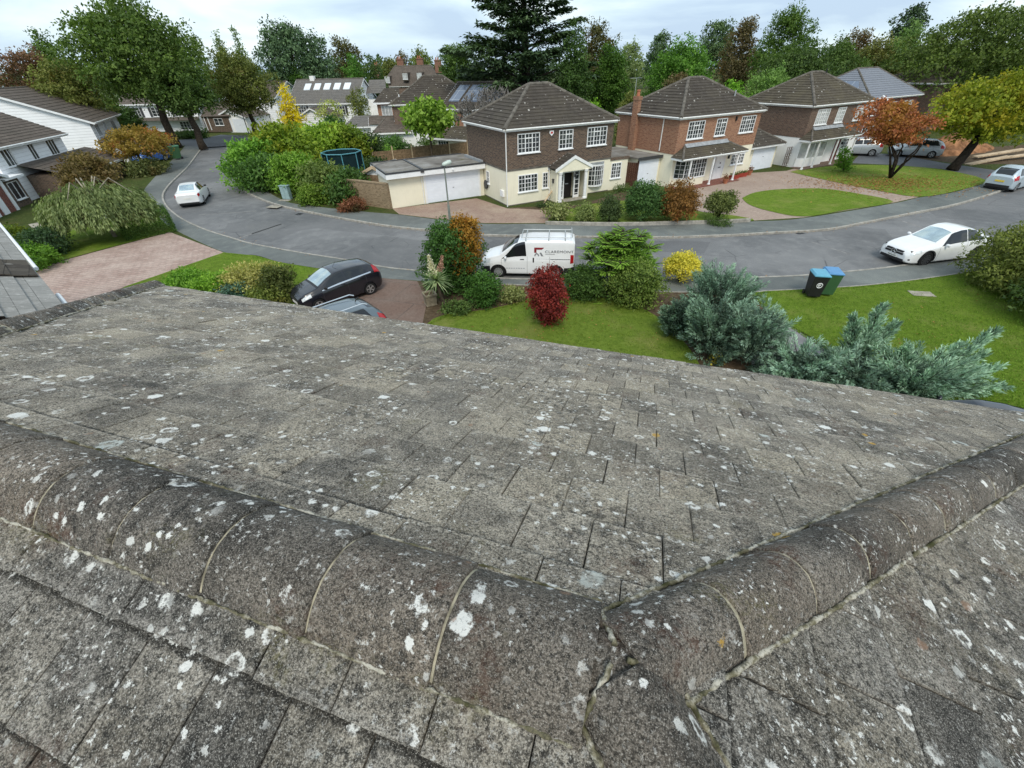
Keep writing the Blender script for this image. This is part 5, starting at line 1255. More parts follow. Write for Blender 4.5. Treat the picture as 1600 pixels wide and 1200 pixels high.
# ------------------------------------------------------------ the roof we look over
def own_house():
    th = R(-19.19)
    e_ = empty('own_house', (.275, .505, 0), th, 'house in the foreground with a wide lichen spotted hipped roof of grey concrete tiles', 'house')
    RUN, RL, ZA, ZE = 4.765, 4.62, 6.785, 4.86
    sl = (ZA - ZE) / RUN; ang = math.atan(sl); SL = RUN / math.cos(ang); ca, sa = math.cos(ang), math.sin(ang)
    rg = random.Random(5)
    TW, GA = .296, SL / 14.6
    # wall, soffit, gutter (below the eaves)
    slab_box('wall', e_, 'brick_purple', -RL - RUN + .45, RUN - .45, -RUN + .45, RUN - .45, .0, ZE - .12)
    mb = MB(); mb.box(-RL - RUN + .1, RUN - .1, -RUN + .1, RUN - .1, ZE - .2, ZE - .06); mb.build('fascia', M['white'], e_)
    mb = MB(); r = .055; c = [(-RL - RUN, RUN), (RUN, RUN), (RUN, -RUN), (-RL - RUN, -RUN)]
    for i in range(4):
        a, b = c[i], c[(i + 1) % 4]; mb.tube([(a[0], a[1], ZE - .1), (b[0], b[1], ZE - .1)], r, 8)
    mb.build('gutter', M['black'], e_, uv=False)
    def face(name, org, ud, vd, u0, u1, clips, mat='own_tile'):
        """ud: along the eave, vd: down slope in plan. (u, v, w) -> local"""
        O_, U, V = Vector(org), Vector((*ud, 0)), Vector((vd[0] * ca, vd[1] * ca, -sa)); W_ = Vector((vd[0] * sa, vd[1] * sa, ca))
        vs, fs, tn, vp = [], [], [], []; gp = .0021 if mat == 'own_tile' else .0032
        nrow = int(SL / GA) + 1
        for i in range(nrow):
            v0, v1 = i * GA - .05, min((i + 1) * GA, SL + .03)
            if v1 - v0 < .1: continue
            off = (.5 * (i % 2) + rg.uniform(-.04, .04)) * TW
            k0, k1 = int((u0 - SL - 1) / TW), int((u1 + SL + 1) / TW)
            for k in range(k0, k1):
                a = k * TW + off + gp + rg.uniform(-.0015, .0015); b = (k + 1) * TW + off - gp + rg.uniform(-.0015, .0015)
                # only tiles near the face outline
                mid = (a + b) / 2
                lo = u0 - (v1 if clips[0] else 0) - .4; hi = u1 + (v1 if clips[1] else 0) + .4
                if mid < lo or mid > hi: continue
                lift = rg.uniform(-.002, .004) + (rg.random() < .06) * rg.uniform(.003, .009); tw = rg.uniform(-.0035, .0035); sk = rg.uniform(-.004, .004)
                e0 = v1 + rg.uniform(-.006, .006)
                nu, nv = 6, 7; o = len(vs)
                for jv in range(nv):
                    t = jv / (nv - 1); ed = 1 if jv in (0, nv - 1) else 0
                    v = v0 + (e0 - v0) * (t if 0 < jv < nv - 1 else t)
                    if jv == nv - 2: v = e0 - .007
                    for ju in range(nu):
                        s = ju / (nu - 1)
                        u = a + (b - a) * s
                        if ju == 1: u = a + .005
                        if ju == nu - 2: u = b - .005
                        u += sk * (t - .5)
                        w = .006 + .03 * t + lift + tw * (s - .5) * 2 * t + rg.uniform(-.0008, .0008)
                        chip = 0
                        if jv == nv - 1: w -= .006 + rg.random() * .003; v += rg.uniform(-.002, .002)
                        if ju in (0, nu - 1): w -= .004 + rg.random() * .002
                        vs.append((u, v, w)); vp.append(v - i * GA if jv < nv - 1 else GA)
                for jv in range(nv - 1):
                    for ju in range(nu - 1):
                        q = o + jv * nu + ju; fs.append((q, q + nu, q + nu + 1, q + 1))
                tv = rg.random(); cnt = (nu - 1) * (nv - 1)
                # butt and side faces
                q = len(vs); rowv = [vs[o + (nv - 1) * nu + ju] for ju in range(nu)]
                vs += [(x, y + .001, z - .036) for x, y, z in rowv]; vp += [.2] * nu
                for ju in range(nu - 1): fs.append((o + (nv - 1) * nu + ju, q + ju, q + ju + 1, o + (nv - 1) * nu + ju + 1))
                ql = len(vs); vs += [(vs[o + jv * nu][0], vs[o + jv * nu][1], vs[o + jv * nu][2] - .03) for jv in range(nv)]
                qr = len(vs); vs += [(vs[o + jv * nu + nu - 1][0], vs[o + jv * nu + nu - 1][1], vs[o + jv * nu + nu - 1][2] - .03) for jv in range(nv)]
                vp += [.2] * (2 * nv)
                for jv in range(nv - 1):
                    fs.append((o + jv * nu, ql + jv, ql + jv + 1, o + (jv + 1) * nu)); fs.append((o + jv * nu + nu - 1, o + (jv + 1) * nu + nu - 1, qr + jv + 1, qr + jv))
                tn += [tv] * (cnt + nu - 1 + 2 * (nv - 1))
        # underlay so that no gap shows through
        o = len(vs); vs += [(u0 - (SL if clips[0] else 0) - .3, -.02, -.006), (u1 + (SL if clips[1] else 0) + .3, -.02, -.006), (u1 + (SL if clips[1] else 0) + .3, SL, -.006), (u0 - (SL if clips[0] else 0) - .3, SL, -.006)]
        fs.append((o, o + 3, o + 2, o + 1)); tn.append(0.0); vp += [0.0] * 4
        me = bpy.data.meshes.new(name)
        me.from_pydata([tuple(O_ + U * u + V * v + W_ * w_) for u, v, w_ in vs], [], fs); me.update()
        at_ = me.attributes.new('tint', 'FLOAT', 'FACE'); at_.data.foreach_set('value', tn)
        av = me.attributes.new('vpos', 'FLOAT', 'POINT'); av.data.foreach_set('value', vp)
        bm = bmesh.new(); bm.from_mesh(me)
        for cut in clips:
            if not cut: continue
            co, no = cut
            bmesh.ops.bisect_plane(bm, geom=bm.verts[:] + bm.edges[:] + bm.faces[:], plane_co=co, plane_no=no, clear_outer=True)
        bm.to_mesh(me); bm.free(); me.update()
        for p in me.polygons: p.use_smooth = False
        return link(name, me, M[mat], e_)
    s2 = math.sqrt(.5)
    # the four slopes, clipped at the hips (vertical planes through the hip lines)
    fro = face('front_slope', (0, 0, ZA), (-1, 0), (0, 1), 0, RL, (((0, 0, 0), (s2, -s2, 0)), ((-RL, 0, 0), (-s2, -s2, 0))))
    rgt = face('right_slope', (0, 0, ZA), (0, 1), (1, 0), 0, 0, (((0, 0, 0), (-s2, s2, 0)), ((0, 0, 0), (-s2, -s2, 0))), 'own_tile_dimmed')
    bck = face('back_slope', (-RL, 0, ZA), (1, 0), (0, -1), 0, RL, (((0, 0, 0), (s2, s2, 0)), ((-RL, 0, 0), (-s2, s2, 0))), 'own_tile_dimmed')
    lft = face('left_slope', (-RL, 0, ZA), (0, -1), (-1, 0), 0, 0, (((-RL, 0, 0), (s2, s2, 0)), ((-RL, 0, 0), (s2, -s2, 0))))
    # ridge and hip tiles: half-round with worn lips
    def run_tiles(name, a, b, flat, first=0.0, seed=1):
        rr = random.Random(seed); a, b = Vector(a), Vector(b); t = (b - a).normalized(); L = (b - a).length
        side = t.cross(Vector((0, 0, 1))).normalized(); up = side.cross(t)
        HW, CR, KK, RR_ = (.2, .062, .128, 2.3) if flat else (.152, .088, .13, 2.3)
        def prof(q, k=1.0): return math.copysign(abs(q) ** .85, q) * HW * k, CR * k - KK * abs(q) ** (RR_ * .85)
        step = .452; n = int((L - first) / step) + 1
        mb = MB(); mo = MB(); na = 17; nl = 9; tn = []
        for i in range(n):
            s0 = first + i * step; s1 = min(s0 + step - (.009 if flat else .014), L)
            if s1 - s0 < .08: continue
            jx, jz, jr = rr.uniform(-.003, .003), rr.uniform(.001, .007), rr.uniform(1.0, 1.025); tilt = rr.uniform(-.003, .003)
            vs = []; fs = []
            for l in range(nl):
                f = l / (nl - 1); s = s0 + (s1 - s0) * f
                if l == 1: s = s0 + .006
                if l == nl - 2: s = s1 - .006
                rad = jr * (1.0 + .055 * (1 - f) ** 1.5); dr = -.005 if l in (0, nl - 1) else 0
                for k in range(na):
                    q = -1 + 2 * k / (na - 1); A = q * 1.0; y, z = prof(q, 1.0); y *= rad; z += (rad - 1) * .12
                    nz = math.cos(A); ny = math.sin(A)
                    h = rr.uniform(-.0012, .0012) + dr
                    p = a + t * s + side * (y + jx + ny * h) + up * (z + jz + nz * h + tilt * (f - .5))
                    vs.append(tuple(p))
            # inner surface so the exposed ends have thickness
            m = len(vs)
            for l in (0, nl - 1):
                for k in range(na):
                    p = Vector(vs[l * na + k]); q = -1 + 2 * k / (na - 1); A = q * 1.0
                    vs.append(tuple(p - side * math.sin(A) * .022 - up * math.cos(A) * .022))
            for l in range(nl - 1):
                for k in range(na - 1): fs.append((l * na + k, l * na + k + 1, (l + 1) * na + k + 1, (l + 1) * na + k))
            for k in range(na - 1):
                fs.append((m + k, m + k + 1, k + 1, k)); o2 = (nl - 1) * na; fs.append((o2 + k, o2 + k + 1, m + na + k + 1, m + na + k))
            mb.add(vs, fs); tn += [rr.random()] * len(fs)
        me_o = mb.build(name, M['own_ridge'], e_, fix=False, uv=False)
        for p in me_o.data.polygons: p.use_smooth = True
        atn = me_o.data.attributes.new('tint', 'FLOAT', 'FACE'); atn.data.foreach_set('value', tn)
        # mortar: a core seen in the joints and a rough fillet along both edges
        n2 = int(L / .014); vs = []; fs = []
        for i in range(n2 + 1):
            s = max(.0, first) + (L - max(.0, first)) * i / n2
            for k in range(9):
                q = -1 + 2 * k / 8; j = rr.uniform(-.003, .003)
                # joints are filled a little short of the tile face
                y, z = prof(q * .985); z += (-.001 if flat else .001) + j * .5
                vs.append(tuple(a + t * s + side * y + up * z))
        for i in range(n2):
            for k in range(8): fs.append((i * 9 + k, i * 9 + k + 1, (i + 1) * 9 + k + 1, (i + 1) * 9 + k))
        mo.add(vs, fs); mo.build('joint_mortar', M['mortar'], me_o, fix=False, uv=False, smooth=True)
        mf = MB()
        for sgn in (-1, 1):
            pth, rad = [], []; q = 0; j1 = 0
            for i in range(n2 + 1):
                s = first + (L - first) * i / n2; j1 = .7 * j1 + rr.uniform(-.0025, .0025)
                hp = -sl if flat else -sl * s2
                y = (HW + .004) + j1; pth.append(a + t * s + side * sgn * y + up * (hp * y + .03)); rad.append(max(.0025, (.006 if flat else .009) + rr.uniform(-.004, .004)))
            mf.tube([tuple(p) for p in pth], rad, 6)
        mf.build('bedding_mortar', M['mortar_moss'], me_o, fix=False, uv=False, smooth=True)
        return me_o
    zt = ZA
    run_tiles('ridge_tiles', (-.06, 0, zt), (-RL, 0, zt), True, .0, 3)
    for nm, a, d, sd in (('hip_tiles', (0, 0, zt), (1, 1), 8), ('hip_tiles', (0, 0, zt), (1, -1), 9), ('hip_tiles', (-RL, 0, zt), (-1, 1), 10), ('hip_tiles', (-RL, 0, zt), (-1, -1), 11)):
        b = (a[0] + d[0] * RUN * 1.005, a[1] + d[1] * RUN * 1.005, ZE)
        run_tiles(nm, a, b, False, .02, sd)
    # mortar packed into the three-way junction
    mb = MB(); mb.ball((.012, 0, zt - .005), (.12, .115, .066), 28, 16, .06); o = mb.build('junction_mortar', M['own_ridge'], e_, smooth=True, uv=False)
    at_ = o.data.attributes.new('tint', 'FLOAT', 'FACE'); at_.data.foreach_set('value', [.3] * len(o.data.polygons))
    def surf(x, y):
        pf = lambda q, hw, cr, kk, r_: cr - kk * abs(q / hw) ** r_ if abs(q) <= hw else -.06
        z = [zt + pf(y, .2, .062, .128, 2.3)] if x < .05 else []
        for dx, dy in ((s2, s2), (s2, -s2)):
            s_, p_ = x * dx + y * dy, x * -dy + y * dx
            if s_ > 0: z.append(zt - sl * s_ * s2 + pf(p_, .152, .088, .13, 2.3))
        q = 1 - ((x - .012) / .12) ** 2 - (y / .115) ** 2
        if q > 0: z.append(zt - .005 + .066 * math.sqrt(q))
        return max(z) if z else zt
    rj = random.Random(4); mm = MB()
    for a_, r0, r1 in ((0, .03, .185), (R(247.5), .03, .18), (R(112.5), .03, .18)):
        pth = []; rad = []
        for i in range(15):
            r_ = r0 + (r1 - r0) * i / 14; x, y = math.cos(a_) * r_ + rj.uniform(-.003, .003), math.sin(a_) * r_ + rj.uniform(-.003, .003); pth.append((x, y, surf(x, y) - .0045)); rad.append(rj.uniform(.007, .0115))
        m1 = MB(); m1.tube(pth, rad, 7); m1.build('mitre_mortar', M['mortar_moss'], o, smooth=True, uv=False, fix=False)
    mb = MB(); mb.ball((-RL - .012, 0, zt - .005), (.15, .145, .072), 28, 16, .06); o = mb.build('junction_mortar', M['own_ridge'], e_, smooth=True, uv=False)
    at_ = o.data.attributes.new('tint', 'FLOAT', 'FACE'); at_.data.foreach_set('value', [.3] * len(o.data.polygons))
    return e_
own_house()
# ------------------------------------------------------------ vehicles
def paint(name, col, rough=.28, metal=0.0): return plain(name, col, rough, .5, .05, 1.5, metal, **{'Coat Weight': .6, 'Coat Roughness': .06})
CP_ = {'white': paint('white_car_paint', (.82, .83, .84)), 'black': paint('black_car_paint', (.012, .012, .018), .2), 'silver': paint('silver_car_paint', (.42, .45, .47), .3, .4), 'blue': paint('bright_blue_car_paint', (.03, .1, .33), .3), 'bluegrey': paint('grey_blue_car_paint', (.14, .175, .2), .25, .3), 'pale': paint('pale_silver_blue_paint', (.5, .58, .64), .3, .2)}
M['car_glass'] = plain('tinted_car_glass', (.012, .014, .016), .05, .7, .2); M['screen'] = plain('windscreen_glass', (.58, .68, .69), .07, .9, .25, 1.2, .75)
M['tyre'] = plain('tyre_rubber', (.02, .02, .021), .85, .2, .2); M['rim'] = plain('alloy_wheel', (.5, .51, .52), .3, .5, .1, metal=.7); M['rim_dark'] = plain('dark_alloy_wheel', (.1, .1, .105), .35, .5, .1, metal=.6)
M['headlight'] = plain('headlight_lens', (.72, .76, .78), .1, .7, .25, 8); M['taillight'] = plain('tail_light_lens', (.42, .015, .02), .12, .6, .2, 8); M['chrome'] = plain('bright_trim', (.7, .71, .72), .15, .5, .05, metal=.9)
M['plate_w'] = plain('white_number_plate', (.8, .8, .76), .4); M['plate_y'] = plain('yellow_number_plate', (.75, .55, .06), .4)
M['logo_red'] = plain('dark_red_vinyl', (.22, .02, .025), .4); M['logo_grey'] = plain('grey_vinyl_lettering', (.2, .205, .22), .4); M['logo_pale'] = plain('pale_grey_vinyl', (.46, .48, .52), .4)
class Body:
    def __init__(s, keys, n=110):
        K = np.array(sorted(keys, key=lambda k: k[0]), float); s.x0, s.x1 = K[0, 0], K[-1, 0]
        xs = np.linspace(s.x0, s.x1, 240); A = np.stack([np.interp(xs, K[:, 0], K[:, j]) for j in range(1, 6)], 1)
        wn = max(3, int(.1 / (xs[1] - xs[0]))) | 1
        for _ in range(2):
            p = np.pad(A, ((wn // 2, wn // 2), (0, 0)), 'edge'); A = np.stack([np.convolve(p[:, j], np.ones(wn) / wn, 'valid') for j in range(5)], 1)
        s.xs, s.A = xs, A
    def ctrl(s, x):
        zb, zs, zt, w_, wr = [np.interp(x, s.xs, s.A[:, j]) for j in range(5)]; g = zt - zs; ws = w_ * .945
        L = lambda a, b, t: a + (b - a) * t
        return np.array([(w_ * .8, zb), (w_ * .97, zb + .035), (w_, zb + .45 * (zs - zb)), (w_ * .99, zb + .8 * (zs - zb)), (ws, zs), (L(ws, wr, .5), zs + .48 * g), (L(ws, wr, .96), zs + .9 * g), (wr * .82, zt - .012 * min(1, g * 3)), (wr * .45, zt + .004), (0, zt + .012)])
    def pt(s, x, t):
        P = s.ctrl(x); i = min(int(t), 8); f = t - i
        p0, p1, p2, p3 = P[max(i - 1, 0)], P[i], P[i + 1], P[min(i + 2, 9)]
        if i >= 8: p3 = np.array((-P[8][0], P[8][1]))
        a = p1 + (p2 - p1) * f; c = .5 * (2 * p1 + (p2 - p0) * f + (2 * p0 - 5 * p1 + 4 * p2 - p3) * f * f + (3 * p1 - p0 - 3 * p2 + p3) * f ** 3)
        q = a * .4 + c * .6
        return np.array((x, max(0, q[0]), q[1]))
    def off(s, x, t, d):
        e_ = .01; px_ = (s.pt(min(x + e_, s.x1), t) - s.pt(max(x - e_, s.x0), t)); pt_ = s.pt(x, min(t + .02, 9)) - s.pt(x, max(t - .02, 0))
        n = np.cross(pt_, px_); n /= np.linalg.norm(n) + 1e-9
        if n[1] < -.01 or (abs(n[1]) < .01 and n[2] < 0): n = -n
        return s.pt(x, t) + n * d
    def y_at(s, x, z):
        ts = np.linspace(0, 5, 60); P = np.array([s.pt(x, t) for t in ts]); return float(np.interp(z, P[:, 2], P[:, 1]))
    def patch(s, fx, t0, t1, d=.006, nx=14, nt=6, sides=(1, -1), mb=None):
        """fx(t)->(xa, xb)"""
        mb = mb or MB()
        for sg in sides:
            vs = []
            for j in range(nt + 1):
                t = t0 + (t1 - t0) * j / nt; xa, xb = fx((t - t0) / (t1 - t0))
                for i in range(nx + 1):
                    p = s.off(xa + (xb - xa) * i / nx, t, d); vs.append((p[0], p[1] * sg, p[2]))
            w_ = nx + 1; fs = [(j * w_ + i, j * w_ + i + 1, (j + 1) * w_ + i + 1, (j + 1) * w_ + i) for j in range(nt) for i in range(nx)]
            mb.add(vs, fs)
        return mb
def wheel(parent, x, y, r, wd, rim, spokes=5, sg=1):
    mb = MB(); mb.lathe([(r * .62, -wd / 2), (r * .93, -wd / 2), (r, -wd / 2 + .03), (r, wd / 2 - .03), (r * .93, wd / 2), (r * .64, wd / 2)], 28, (0, 0, 0), 'y')
    o = mb.build('wheel', M['tyre'], parent, smooth=False, uv=False); o.location = (x, y, r)
    rm = MB(); f = wd / 2 * sg
    rm.lathe([(r * .66, f - .01 * sg), (r * .66, f + .004 * sg), (r * .59, f + .004 * sg), (r * .57, f - .05 * sg), (.001, f - .055 * sg)], 24, (0, 0, 0), 'y')
    for i in range(spokes):
        a = 2 * math.pi * i / spokes; c, s_ = math.cos(a), math.sin(a); h = r * .075 if spokes > 6 else r * .1
        q = [(r * .08, -h * .8), (r * .6, -h * 1.25), (r * .6, h * 1.25), (r * .08, h * .8)]
        vs = [(c * u - s_ * v, f + .002 * sg, s_ * u + c * v) for u, v in q] + [(c * u - s_ * v, f - .04 * sg, s_ * u + c * v) for u, v in q]
        rm.add(vs, [(0, 1, 2, 3), (7, 6, 5, 4), (0, 4, 5, 1), (1, 5, 6, 2), (2, 6, 7, 3), (3, 7, 4, 0)])
    rm.lathe([(r * .13, f - .03 * sg), (r * .13, f + .006 * sg), (.001, f + .008 * sg)], 12, (0, 0, 0), 'y')
    rm.build('rim', M[rim], o, uv=False)
    return o
def vehicle(name, label, cat, loc, rz, sp, group=None):
    e_ = empty(name, (*loc, sp.get('z', 0.0)), R(rz), label, cat, group)
    B = Body(sp['keys']); pm = CP_[sp['paint']]; wr = sp['wr']; axs = sp['ax']; n = 120; T = np.concatenate([np.linspace(0, 4, 22), np.linspace(4, 9, 20)[1:]])
    xs = np.linspace(B.x0, B.x1, n); mb = MB(); P = [[B.pt(x, t) for t in T] for x in xs]
    vs, fs = [], []; m = len(T)
    for sg in (1, -1):
        o = len(vs); vs += [(p[0], p[1] * sg, p[2]) for rw in P for p in rw]
        for i in range(n - 1):
            for j in range(m - 1):
                c = (np.array(P[i][j]) + P[i + 1][j + 1]) / 2
                if T[j] < 3.9 and any((c[0] - a) ** 2 + (c[2] - wr) ** 2 < (wr + .045) ** 2 for a in axs): continue
                q = (o + i * m + j, o + i * m + j + 1, o + (i + 1) * m + j + 1, o + (i + 1) * m + j)
                fs.append(q if sg > 0 else q[::-1])
    for i in (0, n - 1):
        fs.append(tuple([i * m + j for j in range(m)] + [n * m + i * m + j for j in range(m - 2, -1, -1)]))
    mb.add(vs, fs)
    body = mb.build('body', pm, e_, smooth=True, uv=False)
    for p in body.data.polygons:
        if len(p.vertices) > 4: p.use_smooth = False
    W = max(k[4] for k in sp['keys'])
    ub = MB(); ub.box(B.x0 + .12, B.x1 - .15, -W * .74, W * .74, .17, sp['keys'][len(sp['keys']) // 2][2] * .8); ub.build('underbody', M['black'], e_)
    for a in axs:
        for sg in (1, -1):
            ar = MB(); q0 = []; k = 22
            for i in range(k + 1):
                an = math.pi * (-.06 + 1.12 * i / k)
                for rr_, d in ((wr + .0, -.12), (wr + .03, -.03), (wr + .035, .012), (wr + .085, .006)):
                    x = a + rr_ * math.cos(an); z = max(.12, wr + rr_ * math.sin(an)); xx = min(max(x, B.x0 + .01), B.x1 - .01)
                    q0.append((x, sg * (B.y_at(xx, z) + d), z))
            ar.add(q0, [(i * 4 + j, i * 4 + j + 1, i * 4 + 5 + j, i * 4 + 4 + j) for i in range(k) for j in range(3)])
            ar.build('wheel_arch', M['black'] if sp.get('dark_arch') else pm, e_, uv=False)
    for a in axs:
        for sg in (1, -1): wheel(e_, a, sg * (W - .125), wr, .21, sp.get('rim', 'rim'), sp.get('spokes', 5), sg)
    # glass
    fa, fb = sp['screen']
    if fa: B.patch(lambda t: (fa + (fb - fa) * 0.0 + .03 + .05 * (1 - t), fb - .02 - .03 * (1 - t)), 6.75, 9, .006, 14, 8).build('windscreen', M[sp.get('screen_mat', 'screen')], e_, smooth=True, uv=False)
    if sp.get('rear'):
        ra, rb = sp['rear']; B.patch(lambda t: (ra + .02, rb - .03), 6.8, 9, .006, 12, 8).build('rear_window', M[sp.get('rear_mat', 'car_glass')], e_, smooth=True, uv=False)
    for a0, b0, a1, b1 in sp['side']:       # bottom and top limits
        for sg in (1, -1): B.patch(lambda t: (a0 + (a1 - a0) * t, b0 + (b1 - b0) * t), 4.22, sp.get('wtop', 6.15), .006, 16, 6, (sg,)).build('side_window', M['car_glass'], e_, smooth=True, uv=False)
    # shut lines
    if sp.get('seams'):
        sm = MB()
        for x in sp['seams']: B.patch(lambda t: (x - .005, x + .005), .9, 4.15, .002, 1, 14, mb=sm)
        sm.build('door_seam', M['darkgrey'], e_, fix=False, uv=False)
    for x, t in sp.get('handles', []):
        for sg in (1, -1):
            p = B.off(x, t, .012); h = MB(); h.box(-.09, .09, -.014, .014, -.016, .016); ho = h.build('door_handle', M[sp.get('handle_mat', 'black')] if sp.get('handle_mat') != 'paint' else pm, e_, bevel=.006); ho.location = (p[0], p[1] * sg, p[2])
    mx, mz = sp['mirror']
    for sg in (1, -1):
        y = B.y_at(mx, mz - .06) if mz < 1.2 else W * .93
        h = MB(); h.ball((0, sg * .11, 0), (.06, .11, .075), 12, 8); h.tube([(0, -.02 * sg, -.06), (0, .07 * sg, -.04)], .025, 6)
        ho = h.build('wing_mirror', M['black'] if sp.get('mirror_mat') == 'black' else pm, e_, smooth=True, uv=False); ho.location = (mx, sg * (y - .01), mz)
    for nm, mt, x0_, x1_, t0, t1 in sp.get('lights', []):
        for sg in (1, -1): B.patch(lambda t: (x0_, x1_), t0, t1, .007, 8, 5, (sg,)).build(nm, M[mt], e_, smooth=True, uv=False)
    for nm, mt, bx in sp.get('boxes', []):
        b_ = MB(); b_.box(*bx); b_.build(nm, M[mt], e_, bevel=.008 if min(bx[1] - bx[0], bx[3] - bx[2], bx[5] - bx[4]) > .03 else .002)
    for nm, mt, xa, xb, t0, t1, d in sp.get('bands', []): B.patch(lambda t: (xa, xb), t0, t1, d, 30, 5).build(nm, M[mt] if mt != 'paint' else pm, e_, smooth=True, uv=False)
    return e_, B
def text_mesh(txt, size, mat, parent, name, loc, rot, ext=.001, spacing=1.0, sx=1.0):
    c = bpy.data.curves.new('lettering', 'FONT'); c.body = txt; c.size = size; c.extrude = ext; c.align_x = 'LEFT'; c.space_character = spacing
    t_ = bpy.data.objects.new('lettering', c); COL.objects.link(t_); bpy.context.view_layer.update()
    me = bpy.data.meshes.new_from_object(t_.evaluated_get(bpy.context.evaluated_depsgraph_get())); bpy.data.objects.remove(t_)
    o = link(name, me, mat, parent); o.location = loc; o.rotation_euler = rot; o.scale = (sx, 1, 1); return o

# ---- white panel van
VK = [(2.2, .36, .62, .74, .62, .5), (2.12, .27, .7, .84, .74, .6), (1.95, .22, .78, .95, .81, .68), (1.6, .2, .86, 1.06, .845, .7), (1.3, .2, .92, 1.14, .85, .71), (.95, .2, .98, 1.42, .85, .7), (.6, .2, 1.02, 1.66, .85, .69), (.25, .2, 1.04, 1.79, .85, .68), (-.2, .2, 1.05, 1.85, .85, .68), (-1.0, .2, 1.05, 1.855, .85, .68), (-1.9, .22, 1.05, 1.85, .85, .68), (-2.1, .27, 1.05, 1.82, .84, .67), (-2.2, .36, 1.04, 1.74, .8, .64)]
van_r = 173.5; vfx, vfy = -.487, 19.76
c_, s_ = math.cos(R(van_r)), math.sin(R(van_r))
ax_f, ax_r = 1.36, -1.365; yy = .725
vloc = (vfx - (ax_f * c_ - yy * s_), vfy - (ax_f * s_ + yy * c_))
van, VB = vehicle('van', 'white panel van with a roof rack and dark red and grey company lettering', 'van', vloc, van_r, dict(keys=VK, paint='white', wr=.31, ax=(ax_f, ax_r), rim='rim', spokes=12, dark_arch=True, screen=(.36, 1.22), screen_mat='car_glass', side=[(.02, 1.2, .1, .5)], wtop=6.3, seams=(1.2, -.02, -1.06), handles=[(.22, 3.55)], mirror=(1.0, 1.06), lights=[('headlight', 'headlight', 1.72, 2.1, 3.6, 5.2), ('tail_light', 'taillight', -2.17, -2.02, 2.6, 4.4)],
    boxes=[('number_plate', 'plate_w', (2.2, 2.215, -.25, .25, .5, .61)), ('number_plate', 'plate_y', (-2.215, -2.2, -.25, .25, .7, .81)), ('rear_bumper', 'black', (-2.24, -2.12, -.78, .78, .3, .56)), ('grille', 'darkgrey', (2.18, 2.206, -.45, .45, .62, .7))], bands=[('front_bumper', 'black', 1.75, 2.2, .05, 2.6, .008), ('sliding_door_rail', 'darkgrey', -2.0, -1.1, 3.5, 3.66, .01), ('rear_bumper_corner', 'black', -2.2, -1.75, .05, 1.9, .008)]))
van.scale = (1, 1, .955); fb_ = MB(); fb_.box(2.17, 2.225, -.62, .62, .3, .6); fb_.build('bumper_face', M['black'], van, bevel=.015)
sh = MB(); p = VB.off(-.3, 3.4, .012); sh.box(-.34, -.28, p[1] - .01, p[1] + .01, .82, 1.05); sh.build('slide_door_handle', M['black'], van)
# roof rack: two hoops and side rails
for y in (.6, -.6):
    r_ = MB(); r_.tube([(.25, y, 1.955), (-2.05, y, 1.955)], .02, 8); r_.build('rack_rail', M['steel'], van, uv=False)
for x in (.05, -1.0, -1.75):
    r_ = MB(); r_.tube([(x, .64, 1.8), (x, .62, 1.93), (x, -.62, 1.93), (x, -.64, 1.8)], .022, 8); r_.build('rack_bar', M['steel'], van, uv=False)
r_ = MB(); r_.tube([(-2.05, .6, 1.955), (-2.05, .6, 2.06), (-2.05, -.6, 2.06), (-2.05, -.6, 1.955)], .018, 8); r_.tube([(.25, .6, 1.955), (.25, -.6, 1.955)], .018, 8); r_.build('rack_end_bar', M['steel'], van, uv=False)
# emblem and lettering on the near side (the van's left), slightly proud of the panel
def side_shape(x, z, d=.01): return (x, VB.y_at(x, z) + d, z)
def sideY(x, z):
    ts = np.linspace(0, 7, 140); P = np.array([VB.pt(x, t) for t in ts]); return float(np.interp(z, P[:, 2], P[:, 1]))
def decal(name, polys, mat):
    mb = MB()
    for pl in polys:
        vs = [(x, sideY(x, z) + .008, z) for x, z in pl] + [(x, sideY(x, z) + .003, z) for x, z in pl]; n_ = len(pl)
        mb.add(vs, [tuple(range(n_)), tuple(range(2 * n_ - 1, n_ - 1, -1))] + [(i, n_ + i, n_ + (i + 1) % n_, (i + 1) % n_) for i in range(n_)])
    return mb.build(name, mat, van, uv=False)
ex, ez, es = -.34, 1.12, .40
E_ = lambda a, b: (ex - a * es, ez + b * es)
emb = decal('emblem', [[E_(0, .4), E_(0, 1), E_(1.15, 1), E_(.9, .76), E_(.27, .76), E_(.27, .4)]], M['logo_red'])
decal('emblem_stroke', [[E_(.62, .42), E_(.82, .42), E_(1.08, .0), E_(.84, .0)]], M['logo_grey']); decal('emblem_house', [[E_(.05, 0), E_(.05, .2), E_(.3, .4), E_(.58, .16), E_(.58, 0), E_(.45, 0), E_(.45, .12), E_(.3, .24), E_(.17, .12), E_(.17, 0)]], M['logo_grey'])
tl = math.atan2(sideY(-.9, 1.45) - sideY(-.9, 1.25), .2)
def van_text(txt, size, x, z, mat, sx=1.0, nm='lettering'):
    y = sideY(x - .3, z + size * .35) + .012
    return text_mesh(txt, size, mat, van, nm, (x, y, z), (R(90) + -tl, 0, R(180)), .002, 1.08, sx)
van_text('CLAREMONT', .2, -.84, 1.27, M['logo_grey'], 1.05)
decal('strapline', [[(-.86, 1.21), (-.86, 1.225), (-1.3, 1.225), (-1.3, 1.21)]], M['logo_grey'])
decal('contact_line', [[(-.45 - i * .105, .985), (-.45 - i * .105, 1.0), (-.53 - i * .105, 1.0), (-.53 - i * .105, .985)] for i in range(15)], M['logo_pale'])
decal('door_line', [[(.98 - i * .115, .5), (.98 - i * .115, .54), (.9 - i * .115, .54), (.9 - i * .115, .5)] for i in range(8)], M['logo_pale'])

